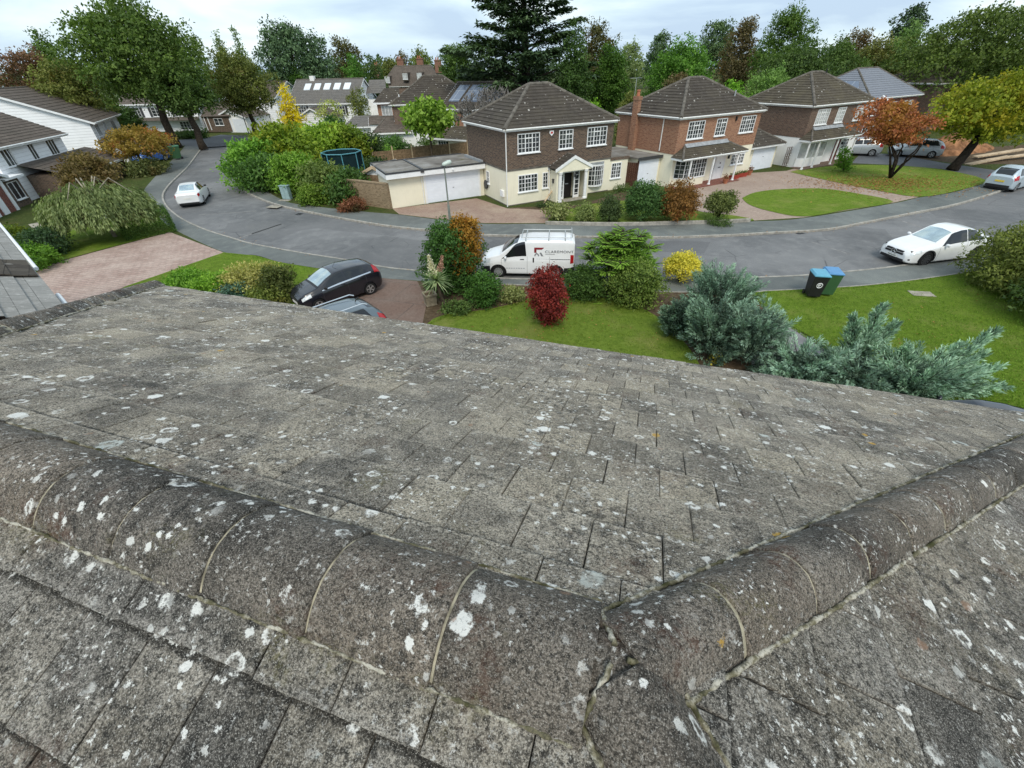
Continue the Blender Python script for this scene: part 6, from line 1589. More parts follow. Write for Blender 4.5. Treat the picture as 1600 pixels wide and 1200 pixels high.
# ---- white coupe, front three-quarter view
QK = [(2.36, .3, .5, .6, .55, .42), (2.3, .22, .58, .72, .72, .55), (2.15, .19, .66, .82, .84, .62), (1.8, .18, .76, .92, .9, .66), (1.4, .18, .83, .98, .925, .68), (1.0, .18, .88, 1.03, .93, .68), (.6, .18, .92, 1.26, .93, .62), (.2, .18, .95, 1.46, .93, .6), (-.2, .18, .97, 1.55, .93, .595), (-.6, .18, .98, 1.56, .93, .59), (-1.1, .18, 1.0, 1.48, .93, .57), (-1.6, .18, 1.01, 1.3, .92, .56), (-2.0, .2, 1.0, 1.12, .88, .6), (-2.25, .28, .95, 1.04, .8, .56), (-2.34, .36, .84, .92, .68, .5)]
a_, b_ = G(1440, 418), G(1392, 421)
cr_ = 191
coupe, QB = vehicle('car', 'white coupe with front number plate and black lower grille parked facing down the road', 'car', (21.05, 20.65), cr_, dict(keys=QK, paint='white', wr=.36, ax=(1.42, -1.42), rim='rim_dark', spokes=10, dark_arch=True, screen=(.16, 1.02), side=[(-.55, .82, -.5, .3), (-1.62, -.6, -1.15, -.55)], rear=(-2.02, -1.1), seams=(.9, -.6, -1.4), handles=[(-.35, 3.4), (-1.2, 3.4)], handle_mat='paint', mirror=(.66, .98), lights=[('headlight', 'headlight', 1.82, 2.24, 3.3, 4.6)],
    boxes=[('number_plate', 'plate_w', (2.4, 2.412, -.26, .26, .36, .47)), ('lower_grille', 'black', (2.28, 2.385, -.58, .58, .24, .35)), ('grille_bar', 'chrome', (2.37, 2.392, -.42, .42, .605, .635))], bands=[('sill_trim', 'black', -1.0, 1.0, .3, 1.1, .006)]))
g = MB()
for y0_, y1_, z0_, z1_ in ((-.46, .46, .52, .6), (-.43, .43, .64, .7)): g.box(2.2, 2.378, y0_, y1_, z0_, z1_)
g.build('grille', M['black'], coupe, bevel=.008)
for sg in (1, -1): f_ = MB(); f_.ball((2.22, sg * .66, .38), (.07, .13, .075), 12, 8); f_.build('air_intake', M['black'], coupe, uv=False)
em = MB(); em.tube([(2.395, .115 * math.cos(i * .2618), .6 + .115 * math.sin(i * .2618)) for i in range(25)], .014, 6)
for k in range(3):
    a = R(90 + 120 * k); em.tube([(2.4, 0, .6), (2.4, .115 * math.cos(a), .6 + .115 * math.sin(a))], [.02, .006], 6)
em.build('star_emblem', M['chrome'], coupe, uv=False); bk = MB(); bk.lathe([(.1, 0), (.1, .006)], 24, (2.388, 0, .6), 'x'); bk.build('emblem_plate', M['black'], coupe, uv=False)
pl = MB()
for i in range(7): pl.box(2.4125, 2.414, -.2 + i * .06, -.165 + i * .06, .385, .445)
pl.build('plate_characters', M['darkgrey'], coupe)

# ---- white saloon seen from behind
SK_ = [(2.3, .3, .5, .58, .6, .45), (2.15, .2, .6, .72, .8, .6), (1.7, .18, .72, .84, .87, .64), (1.1, .18, .82, .92, .885, .66), (.7, .18, .87, 1.12, .885, .6), (.2, .18, .9, 1.38, .885, .575), (-.3, .18, .92, 1.43, .885, .57), (-.9, .18, .94, 1.38, .885, .565), (-1.4, .19, .95, 1.16, .88, .58), (-1.75, .2, .95, 1.05, .87, .64), (-2.1, .22, .93, 1.02, .83, .64), (-2.27, .3, .86, .97, .76, .6), (-2.32, .42, .76, .86, .7, .55)]
saloon, _ = vehicle('car', 'white saloon seen from behind driving away along the bend', 'car', (-25.1, 37.0), 112, dict(keys=SK_, paint='white', wr=.32, ax=(1.4, -1.36), rim='rim', screen=(.2, 1.0), rear=(-1.62, -.86), rear_mat='screen', side=[(-.4, .8, -.35, .3), (-1.25, -.46, -.95, -.42)], seams=(.9, -.43, -1.3), mirror=(.7, .97), mirror_mat='black', lights=[('tail_light', 'taillight', -2.27, -2.0, 2.9, 4.3)],
    boxes=[('number_plate', 'plate_w', (-2.335, -2.322, -.26, .26, .6, .71)), ('rear_diffuser', 'black', (-2.3, -2.15, -.66, .66, .24, .42))]))
# ---- black hatchback on the drive
HK = [(1.98, .3, .5, .62, .52, .4), (1.9, .22, .62, .76, .7, .52), (1.7, .19, .72, .88, .8, .6), (1.3, .18, .82, .98, .85, .66), (1.0, .18, .88, 1.06, .86, .66), (.6, .18, .92, 1.28, .86, .62), (.15, .18, .96, 1.46, .86, .6), (-.4, .18, .99, 1.49, .86, .6), (-1.0, .18, 1.03, 1.46, .86, .58), (-1.5, .19, 1.06, 1.4, .85, .56), (-1.75, .22, 1.05, 1.28, .83, .56), (-1.92, .28, .98, 1.1, .78, .54), (-1.98, .4, .8, .9, .68, .5)]
hatch, HB = vehicle('car', 'black hatchback with a bright window line parked on the red drive', 'car', (-7.55, 17.7), 222, dict(keys=HK, paint='black', wr=.3, ax=(1.25, -1.24), rim='rim', screen=(.2, 1.1), side=[(-.2, .92, -.15, .35), (-1.3, -.26, -1.05, -.22)], rear=(-1.9, -1.42), seams=(.95, -.24, -1.15), handles=[(-.05, 3.5), (-.95, 3.5)], handle_mat='paint', mirror=(.78, 1.0), mirror_mat='black', lights=[('headlight', 'headlight', 1.45, 1.86, 3.6, 5.0), ('tail_light', 'taillight', -1.93, -1.62, 3.7, 6.0)], z=.11,
    boxes=[('number_plate', 'plate_w', (1.98, 1.995, -.26, .26, .38, .49)), ('number_plate', 'plate_y', (-1.995, -1.98, -.26, .26, .62, .73)), ('grille', 'darkgrey', (1.93, 1.99, -.4, .4, .54, .62))], bands=[('window_trim', 'chrome', -1.45, .95, 3.93, 4.2, .009), ('wiper_cowl', 'black', 1.02, 1.12, 6.2, 9, .008)]))
hatch.scale = (.93, .93, .93); an = MB(); an.tube([(-.05, 0, 1.5), (-.25, 0, 1.72)], .008, 5); an.build('roof_aerial', M['black'], hatch, uv=False)
# ---- silver estate beside it, mostly below our eaves
EK = [(2.1, .3, .5, .62, .55, .4), (1.95, .2, .66, .8, .76, .56), (1.5, .18, .8, .96, .86, .65), (1.05, .18, .88, 1.06, .88, .66), (.6, .18, .93, 1.3, .88, .63), (.1, .18, .97, 1.52, .88, .61), (-.6, .18, 1.0, 1.56, .88, .61), (-1.3, .18, 1.03, 1.53, .88, .6), (-1.75, .2, 1.03, 1.4, .87, .58), (-2.0, .26, .98, 1.15, .82, .56), (-2.1, .38, .84, .95, .72, .52)]
b0 = G(548, 468, 1.5)
est, EB_ = vehicle('car', 'grey blue estate with roof rails half hidden by our eaves', 'car', (-6.45, 13.0), 222, dict(keys=EK, paint='bluegrey', wr=.31, ax=(1.3, -1.3), rim='rim', screen=(.15, 1.06), side=[(-.25, .9, -.2, .35), (-1.6, -.3, -1.35, -.26)], rear=(-2.02, -1.5), seams=(.92, -.28, -1.2), handles=[(-.05, 3.5), (-1.0, 3.5)], handle_mat='paint', mirror=(.74, 1.02), lights=[('headlight', 'headlight', 1.5, 1.9, 3.6, 5.0), ('tail_light', 'taillight', -2.02, -1.76, 3.2, 5.2)], z=.11,
    boxes=[('number_plate', 'plate_y', (-2.12, -2.105, -.26, .26, .6, .71))]))
for y in (.5, -.5):
    r_ = MB(); r_.tube([(.15, y, 1.53), (.05, y, 1.61), (-1.4, y, 1.63), (-1.55, y, 1.55)], .022, 8); r_.build('roof_rail', M['chrome'], est, uv=False)
an = MB(); an.tube([(-1.35, 0, 1.55), (-1.5, 0, 1.68)], .02, 6); an.build('roof_aerial', M['black'], est, uv=False)
# ---- pale hatchback at the right edge, rear view
def simple_hatch(label, loc, rz, pt, z=0.0, name='car'):
    o, _ = vehicle(name, label, 'car', loc, rz, dict(keys=EK, paint=pt, wr=.32, ax=(1.3, -1.3), rim='rim', screen=(.15, 1.06), side=[(-.25, .9, -.2, .35), (-1.6, -.3, -1.35, -.26)], rear=(-2.03, -1.42), seams=(.92, -.28, -1.2), mirror=(.74, 1.02), lights=[('headlight', 'headlight', 1.5, 1.9, 3.6, 5.0), ('tail_light', 'taillight', -2.06, -1.72, 2.9, 4.6)], z=z, boxes=[('number_plate', 'plate_y', (-2.125, -2.105, -.26, .26, .66, .77)), ('rear_bumper', 'black', (-2.12, -2.0, -.68, .68, .3, .48))])); return o
simple_hatch('pale silver blue hatchback seen from behind at the right edge', (37.6, 34.0), 27, 'pale')
simple_hatch('silver hatchback on the dark drive beside the maroon front door house', (35.6, 48.6), 158, 'silver', .11)
simple_hatch('silver car behind the orange red tree', (40.2, 46.8), 150, 'silver', .11)
vehicle('car', 'bright blue car parked behind the amber tree', 'car', (-41.3, 56.2), 252, dict(keys=HK, paint='blue', wr=.31, ax=(1.25, -1.24), rim='rim', screen=(.2, 1.1), side=[(-.2, .92, -.15, .35), (-1.3, -.26, -1.05, -.22)], rear=(-1.9, -1.42), mirror=(.78, 1.0), lights=[('headlight', 'headlight', 1.45, 1.86, 3.6, 5.0), ('tail_light', 'taillight', -1.93, -1.7, 3.2, 4.8)], z=.11))
vehicle('car', 'black car almost hidden under the juniper at the lower right', 'car', G(1535, 672, 1.0), 150, dict(keys=SK_, paint='black', wr=.32, ax=(1.4, -1.36), rim='rim', screen=(.2, 1.0), screen_mat='car_glass', rear=(-1.62, -.86), side=[(-.4, .8, -.35, .3), (-1.25, -.46, -.95, -.42)], mirror=(.7, .97), lights=[('headlight', 'headlight', 1.7, 2.1, 3.4, 4.7)], z=.12))
# ------------------------------------------------------------ street furniture and small things
def lamp_post(label, base, h, head=True, rz=0.0, group=None):
    e_ = empty('street_lamp', (*base, .1), rz, label, 'lamp post', group)
    mb = MB(); mb.lathe([(.085, -.05), (.08, .9), (.05, .95), (.045, h)], 12); mb.build('post', M['green_metal'], e_, uv=False)
    if head:
        hd = MB(); hd.lathe([(.02, -.03), (.09, .0), (.13, .1), (.14, .42), (.1, .56), (.02, .6)], 14, (0, 0, 0), 'x'); o = hd.build('lamp_head', M['lamp_glass'], e_, smooth=True, uv=False); o.location = (-.1, 0, h + .02); o.rotation_euler = (0, R(-16), 0)
        b = MB(); b.box(-.14, .16, -.1, .1, -.12, -.02); bo = b.build('lamp_housing', M['darkgrey'], o, bevel=.02)
    return e_
lamp_post('grey green lamp post with a pale head in front of the cream garage', G(703, 343, .1), 3.25, True, R(20))
e_ = empty('street_lamp', (*G(389, 209, .1), .1), R(180), 'tall far off lamp post with a flat lantern on an arm by the garages', 'lamp post')
mb = MB(); mb.tube([(0, 0, 0), (0, 0, 4.0)], [.09, .05], 8); mb.build('post', M['green_metal'], e_, uv=False); mb = MB(); mb.tube([(0, 0, 3.98), (.5, 0, 4.05), (1.3, 0, 4.05)], [.05, .06, .05], 6); mb.build('lantern_arm', M['lamp_glass'], e_, uv=False)
lamp_post('thin grey post standing among the amber shrubs by the blue car', G(193, 264, .1), 2.9, False)
def wheelie(label, loc, rz, body, lid, group=None, emblem=False, sc=1.0):
    e_ = empty('wheelie_bin', (*loc, .118), rz, label, 'bin', group); e_.scale = (sc, sc, sc)
    mb = MB(); mb.add([(-.23, -.26, .08), (.23, -.26, .08), (.23, .2, .08), (-.23, .2, .08), (-.28, -.36, .98), (.28, -.36, .98), (.28, .32, .98), (-.28, .32, .98)], [(3, 2, 1, 0), (4, 5, 6, 7), (0, 1, 5, 4), (1, 2, 6, 5), (2, 3, 7, 6), (3, 0, 4, 7)]); mb.build('body', body, e_, bevel=.025)
    mb = MB(); mb.box(-.3, .3, -.39, .34, .98, 1.02); mb.add([(-.29, -.38, 1.02), (.29, -.38, 1.02), (.29, .33, 1.02), (-.29, .33, 1.02), (-.25, -.32, 1.06), (.25, -.32, 1.06), (.25, .3, 1.08), (-.25, .3, 1.08)], [(4, 5, 6, 7), (0, 1, 5, 4), (1, 2, 6, 5), (2, 3, 7, 6), (3, 0, 4, 7)]); mb.build('lid', lid, e_, bevel=.008)
    mb = MB(); mb.tube([(-.2, .38, .98), (.2, .38, .98)], .02, 8); mb.build('handle', body, e_, uv=False)
    for x in (-.24, .24): mb = MB(); mb.lathe([(.1, -.025), (.1, .025)], 14, (x, .22, .1), 'x'); mb.build('wheel', M['black'], e_, uv=False)
    if emblem:
        # a ring with a curled leaf on the front
        tl_ = math.atan2(.1, .9)
        mb = MB(); mb.tube([(.1 * math.cos(i * .2094), .1 * math.sin(i * .2094), .005) for i in range(31)], .016, 6)
        pts = []
        for i in range(15):
            a = R(30 + 250 * i / 14); pts.append((.045 * math.cos(a), .045 * math.sin(a), .005))
        mb.tube(pts, .011, 6); mb.tube([(-.045, -.01, .005), (.045, .02, .005)], .01, 6)
        o = mb.build('emblem', M['white'], e_, uv=False); o.location = (.02, -.318, .6); o.rotation_euler = (R(90) + tl_, 0, 0)
    return e_
blue_lid = plain('light_blue_bin_lid', (.12, .36, .5), .45); blue_lid2 = plain('mid_blue_bin_lid', (.1, .27, .5), .45); gr = plain('green_bin_plastic', (.045, .12, .05), .5)
wheelie('black wheelie bin with a light blue lid and round white emblem', (12.72, 16.5), R(-14), M['black'], blue_lid, 'wheelie bins on the lawn', True)
wheelie('green wheelie bin with a mid blue lid beside the black bin', (13.36, 16.66), R(-14), gr, blue_lid2, 'wheelie bins on the lawn')
wheelie('plain green wheelie bin on the far pavement by the bend', G(279, 249, .1), R(-25), gr, plain('green_bin_lid', (.07, .2, .12), .5), None, False, 1.35)
# utility cabinet
e_ = empty('utility_cabinet', (*G(450, 311, .1), .1), R(-12), 'pale green utility cabinet beside the laurel hedge', 'cabinet'); e_.scale = (.8, .8, .72)
mb = MB(); mb.box(-.42, .42, -.22, .22, .02, 1.35); mb.build('case', M['cabinet'], e_, bevel=.02); mb = MB(); mb.box(-.47, .47, -.27, .27, 1.352, 1.42); mb.build('cap', M['cabinet'], e_, bevel=.015)
for s in (-1, 1): mb = MB(); mb.box(-.38 if s < 0 else .02, -.02 if s < 0 else .38, -.24, -.221, .12, 1.28); mb.build('door', M['cabinet'], e_)
mb = MB(); mb.box(-.6, .6, -.8, -.3, 0, .03); o = mb.build('concrete_pad', M['concrete'], e_)
# trampoline with safety net frame
tx, ty = G(532, 285, .1); e_ = empty('trampoline', (tx, ty + 2.0, .1), 0, 'round trampoline with a teal top rail and dark net in the bushes', 'trampoline')
X_, zt_ = at(532, 240, ty + 1.0); zt_ -= .1; rr_ = 1.75
mb = MB()
ring = lambda z, r: [(r * math.cos(2 * math.pi * i / 8 + .3), r * math.sin(2 * math.pi * i / 8 + .3), z) for i in range(9)]
mb.tube(ring(zt_, rr_), .05, 6, False); mb.build('top_rail', M['tramp_blue'], e_, uv=False)
for i in range(8):
    p = ring(0, rr_)[i]; mb = MB(); mb.tube([(p[0], p[1], 0), (p[0], p[1], zt_)], .045, 6); mb.build('pole', M['tramp_blue'], e_, uv=False)
mb = MB(); a, b = ring(.9, rr_ - .06)[:8], ring(zt_ - .05, rr_ - .06)[:8]; mb.add(a + b, [(i, (i + 1) % 8, 8 + (i + 1) % 8, 8 + i) for i in range(8)]); mb.build('net', M['net'], e_, fix=False, uv=False)
mb = MB(); mb.add(ring(.85, rr_)[:8] + ring(.95, rr_)[:8], [tuple(range(7, -1, -1)), tuple(range(8, 16))] + [(i, (i + 1) % 8, 8 + (i + 1) % 8, 8 + i) for i in range(8)]); mb.build('bed', M['net'], e_, uv=False)
# fence behind the garage: posts and panels
FA, FB = G(583, 247, .6), G(758, 232, .6); fv = Vector((FB[0] - FA[0], FB[1] - FA[1])); fl_ = fv.length; fa_ = math.atan2(fv.y, fv.x)
e_ = empty('wooden_fence', (*FA, .1), fa_, 'weathered wooden panel fence with pale posts behind the flat garage roof', 'fence')
k = 6; pw_ = fl_ / k
for i in range(k + 1):
    mb = MB(); mb.box(i * pw_ - .06, i * pw_ + .06, -.1, .02, -.1, 1.5); mb.build('post', M['timber'], e_)
for i in range(k):
    mb = MB(); zt2 = 1.15 if i > 1 else .95
    for j in range(7): mb.box(i * pw_ + .07, (i + 1) * pw_ - .07, -.03 + (j % 2) * .012, -.012 + (j % 2) * .012, .05 + j * zt2 / 7, .05 + (j + 1) * zt2 / 7 + .012)
    mb.box(i * pw_ + .07, (i + 1) * pw_ - .07, -.045, .01, zt2 + .07, zt2 + .13); mb.build('panel', M['wood'], e_)
# brick garden wall and shed left of the garage
A_, B_ = G(541, 317, .1), G(611, 327, .1); v_ = Vector((B_[0] - A_[0], B_[1] - A_[1])); wa = math.atan2(v_.y, v_.x)
e_ = empty('garden_wall', (*A_, .1), wa, 'yellow brown brick garden wall joining the cream garage', 'wall')
slab_box('wall', e_, 'brick_yellow', 0, v_.length - .02, 0, .24, -.2, 1.62); mb = MB(); mb.box(-.03, v_.length - .02, -.03, .27, 1.622, 1.7); mb.build('coping', M['brick_yellow'], e_)
e_ = empty('garden_shed', (A_[0] + 1.25, A_[1] + 1.1, .1), wa + R(8), 'small garden shed with a curved weathered felt roof behind the brick wall', 'shed')
slab_box('wall', e_, 'wood', 0, 2.6, 0, 2.6, -.1, 1.75); gable_wall(e_, .02, 2.58, .02, 2.58, 1.7, 1.75, 2.35, 'white_wall', 'y', 'gable'); gable_roof(e_, -.25, 2.85, -.25, 2.85, 1.75, 2.42, 'tile_grey', 4, .02, 'y', 'timber', fascia=None, cap=0)
# driveway gate / side fences between houses
e_ = empty('side_gate', (9.5, 36.98, .1), R(-28), 'dark brown wooden side gate between the two nearest facing houses', 'gate')
mb = MB()
for i in range(5): mb.box(i * .16, i * .16 + .15, 0, .025 + .006 * (i % 2), 0, 1.85)
mb.build('boards', M['wood_dark'], e_)
for x in (-.08, .86): mb = MB(); mb.box(x - .06, x + .06, -.04, .08, -.05, 2.0); mb.build('post', M['wood_dark'], e_)
gx, gy = G(1228, 263, .1); e_ = empty('iron_gate', (gx - .2, gy + .4, .1), R(27), 'dark lattice gate between the white garage and the brown brick house', 'gate')
mb = MB()
for i in range(7): mb.tube([(i * .28, 0, 0), (i * .28, 0, 1.7)], .02, 5)
for z in (.1, .9, 1.6): mb.tube([(0, 0, z), (1.68, 0, z)], .02, 5)
for i in range(6):
    mb.tube([(i * .28, 0, .1), (i * .28 + .28, 0, .9)], .012, 4); mb.tube([(i * .28 + .28, 0, .1), (i * .28, 0, .9)], .012, 4); mb.tube([(i * .28, 0, .9), (i * .28 + .28, 0, 1.6)], .012, 4); mb.tube([(i * .28 + .28, 0, .9), (i * .28, 0, 1.6)], .012, 4)
mb.build('lattice', M['wood_dark'], e_, uv=False)
# planter with a little soil
px0, py0 = G(672, 480, .1); e_ = empty('planter', (px0, py0 + .25, .1), R(25), 'square moulded stone planter by the drive edge', 'planter')
mb = MB(); mb.lathe([(.3, 0), (.33, .04), (.3, .1), (.33, .42), (.37, .46), (.37, .54), (.3, .54), (.28, .46)], 4); o = mb.build('pot', M['stone_pl'], e_, bevel=.012); o.rotation_euler = (0, 0, R(45))
mb = MB(); mb.box(-.19, .19, -.19, .19, .44, .48); mb.build('soil', M['earth'], e_)
# pots in front of the orange brick house
def hloc(o, a, s, t): return (o[0] + s * math.cos(R(a)) - t * math.sin(R(a)), o[1] + s * math.sin(R(a)) + t * math.cos(R(a)))
for s, t, nm in ((7.2, -.5, 'right hand'), (8.1, -.45, 'left hand')):
    pass
for s, t, lb in ((6.75, -.75, 'long red flower trough nearest the white canopy post'), (8.0, -.55, 'long red flower trough nearest the garage of the orange house')):
    x, y = hloc((12.908, 36.518), 28, s, t); e_ = empty('flower_trough', (x, y, .1), R(28), lb, 'planter', 'flower troughs')
    mb = MB(); mb.add([(-.42, -.14, 0), (.42, -.14, 0), (.42, .14, 0), (-.42, .14, 0), (-.5, -.19, .3), (.5, -.19, .3), (.5, .19, .3), (-.5, .19, .3)], [(3, 2, 1, 0), (4, 5, 6, 7), (0, 1, 5, 4), (1, 2, 6, 5), (2, 3, 7, 6), (3, 0, 4, 7)]); mb.build('trough', M['redpot'], e_)
    rg = np.random.default_rng(int(s * 10)); n = 160; P = np.c_[rg.uniform(-.48, .48, n), rg.uniform(-.17, .17, n), rg.uniform(.28, .45, n)]; leaf_mesh('plants', P, rnd_dir(rg, n) + [0, 0, .6], rnd_dir(rg, n), .1, .05, rg.random(n), F_['mid'], e_)
for s, t, lb in ((4.75, -1.5, 'small terracotta pot at the foot of the white door step'), (9.0, -.5, 'small terracotta pot by the white garage door corner')):
    x, y = hloc((12.908, 36.518), 28, s, t); e_ = empty('flower_pot', (x, y, .1), 0, lb, 'flower pot', 'flower pots')
    mb = MB(); mb.lathe([(.13, 0), (.2, .3), (.22, .3), (.22, .36), (.18, .36)], 14); mb.build('pot', M['terracotta'], e_, uv=False)
    rg = np.random.default_rng(int(s * 10)); n = 120; P = rg.normal(size=(n, 3)) * .1 + [0, 0, .45]; leaf_mesh('plant', P, rnd_dir(rg, n) + [0, 0, .6], rnd_dir(rg, n), .12, .06, rg.random(n), F_['rust'], e_)
# plank leaning on the cream house
x, y = hloc((.065, 32.28), 26.23, 2.5, -.75); mb = MB(); mb.box(0, 1.9, -.06, .06, -.015, .015); o = mb.build('plank', M['timber'], bevel=.004); o.location = (x, y, .13); o.rotation_euler = (0, R(-33), R(26.23 + 22)); tag(o, 'pale plank leaning against the cream wall by the porch', 'plank')
# boards and spoil on the building plot at the far right
for i, (pp, dx, a, lb) in enumerate((((1545, 250), 5.5, 18, 'long pale sawn board lying lowest on the building plot'), ((1580, 246), 5.0, 10, 'weathered board resting across the others at the building plot'), ((1560, 242), 6.0, 14, 'furthest pale board stacked on the building plot'))):
    x, y = G(*pp, .3); mb = MB(); mb.box(-dx / 2, dx / 2, -.25, .25, 0, .12); o = mb.build('timber_board', M['timber'], bevel=.01); o.location = (x, y, .2 + .1 * i); o.rotation_euler = (0, R(-3), R(a)); tag(o, lb, 'board', 'boards on the building plot')
x, y = G(1500, 247, .1)
rg = np.random.default_rng(4); mb = MB(); N_ = 26
vs = []; fs = []
for i in range(N_ + 1):
    for j in range(N_ + 1):
        u, v = i / N_ * 2 - 1, j / N_ * 2 - 1; h = max(0, 1 - (u * u + v * v) ** .7) * 1.3 * (1 + .35 * math.sin(u * 7 + v * 3) * math.cos(v * 8)) + rg.normal() * .04; vs.append((u * 7, v * 3.0, h - .08))
for i in range(N_):
    for j in range(N_): fs.append((i * (N_ + 1) + j, (i + 1) * (N_ + 1) + j, (i + 1) * (N_ + 1) + j + 1, i * (N_ + 1) + j + 1))
mb.add(vs, fs); spoil = plain('orange_clay_spoil', (.3, .15, .075), .95, .1, .6, 1.2, bump=.8); o = mb.build('spoil_heap', spoil, fix=False, uv=False); o.location = (x + 2, y + 4.5, .1); o.rotation_euler = (0, 0, R(20)); tag(o, 'low heap of orange clay and rubble behind the leaning tree', 'heap')
# drain covers and roadside bits
for pp, lb in (((428, 323), 'small pale cover plate set in the pavement by the laurels'),):
    x, y = G(*pp, .1); mb = MB(); mb.box(-.5, .5, -.3, .3, 0, .012); o = mb.build('cover_plate', M['concrete']); o.location = (x, y, .1); o.rotation_euler = (0, 0, R(-15)); tag(o, lb, 'cover')
for pp, a, lb in (((470, 333), -12, 'iron gully grate in the gutter below the cabinet'), ((1245, 362), 8, 'iron gully grate by the kerb beyond the juniper')):
    x, y = G(*pp); mb = MB()
    for i in range(7): mb.box(-.22 + i * .065, -.19 + i * .065, -.2, .2, .001, .012)
    mb.box(-.24, .25, -.22, -.2, .001, .012); mb.box(-.24, .25, .2, .22, .001, .012); o = mb.build('gully_grate', M['darkgrey']); o.location = (x, y - .25, .001); o.rotation_euler = (0, 0, R(a)); tag(o, lb, 'grate', 'gully grates')
# fallen leaves: under the orange tree and along the near lawns
rg = np.random.default_rng(12); cx_, cy_ = G(1385, 287, .1); n = 2600
P = np.c_[cx_ + rg.normal(size=n) * 3.2, cy_ + rg.normal(size=n) * 1.7, np.full(n, .135)]
o = leaf_mesh('fallen_leaves', P, np.c_[rnd_dir(rg, n)[:, :2], rg.normal(size=n) * .15], np.c_[rg.normal(size=(n, 2)) * .3, np.ones(n)], .13, .09, rg.random(n), F_['litter'], None); tag(o, kind='stuff')
pts = [(860 + rg.normal() * 90, 505 + rg.normal() * 22) for _ in range(110)] + [(1380 + rg.normal() * 110, 530 + rg.normal() * 40) for _ in range(110)] + [(rg.uniform(430, 1500), 0) for _ in range(260)]
P = []
for i, (a, b) in enumerate(pts):
    if b == 0: k_ = NK[int(rg.integers(20, len(NK) - 40))] if rg.random() < .6 else SK[int(rg.integers(20, len(SK) - 40))]; P.append((k_[0] + rg.normal() * .25, k_[1] + rg.normal() * .25 - .1, .125))
    else: q = G(a, b, .12); P.append((q[0], q[1], .128))
P = np.array(P); n = len(P)
o = leaf_mesh('fallen_leaves', P, np.c_[rnd_dir(rg, n)[:, :2], rg.normal(size=n) * .15], np.c_[rg.normal(size=(n, 2)) * .3, np.ones(n)], .075, .05, rg.random(n), F_['litter'], None); tag(o, kind='stuff')
# short grass standing up on the near lawns and over their edges
def inside(x, y, pl):
    c = False; j = len(pl) - 1
    for i in range(len(pl)):
        if (pl[i][1] > y) != (pl[j][1] > y) and x < (pl[j][0] - pl[i][0]) * (y - pl[i][1]) / (pl[j][1] - pl[i][1]) + pl[i][0]: c = not c
        j = i
    return c
def grass(poly, n, tint, edge=2200, seed=1):
    rg = np.random.default_rng(seed); xs, ys = [p[0] for p in poly], [p[1] for p in poly]; P = []
    while len(P) < n:
        x, y = rg.uniform(min(xs), max(xs)), rg.uniform(min(ys), max(ys))
        if inside(x, y, poly): q = G(x, y, .12); P.append((q[0], q[1], .114))
    for _ in range(edge):
        i = int(rg.integers(len(poly))); a, b = poly[i], poly[(i + 1) % len(poly)]; t = rg.random(); q = G(a[0] + (b[0] - a[0]) * t, a[1] + (b[1] - a[1]) * t, .12); P.append((q[0] + rg.normal() * .035, q[1] + rg.normal() * .035, .112))
    P = np.array(P); m = len(P); T_ = np.c_[rg.normal(size=(m, 2)) * .55, np.ones(m)]
    o = leaf_mesh('grass', P, T_, rnd_dir(rg, m) * (1, 1, .2), .03 + .05 * rg.random(m) ** 2, .022, rg.random(m), F_['grass'], None); o.color = (*tint, 1); tag(o, kind='stuff')
grass([(640, 560), (668, 508), (700, 493), (752, 487), (800, 477), (840, 464), (880, 460), (945, 468), (1010, 487), (1058, 525), (1094, 575), (1110, 640), (900, 640)], 15000, (1.12, .95, 1.1), 1800, 3)
grass([(1172, 459), (1200, 457), (1300, 452), (1375, 446), (1497, 430), (1600, 410), (1640, 700), (1400, 640), (1292, 548), (1240, 514), (1205, 492)], 22000, (1, 1, 1), 2600, 4)
grass([(350, 396), (400, 401), (435, 411), (495, 421), (545, 430), (490, 470), (300, 500), (195, 450)], 6000, (1, 1.02, 1), 1200, 5)
# ------------------------------------------------------------ trees
BG = 'trees behind the houses'
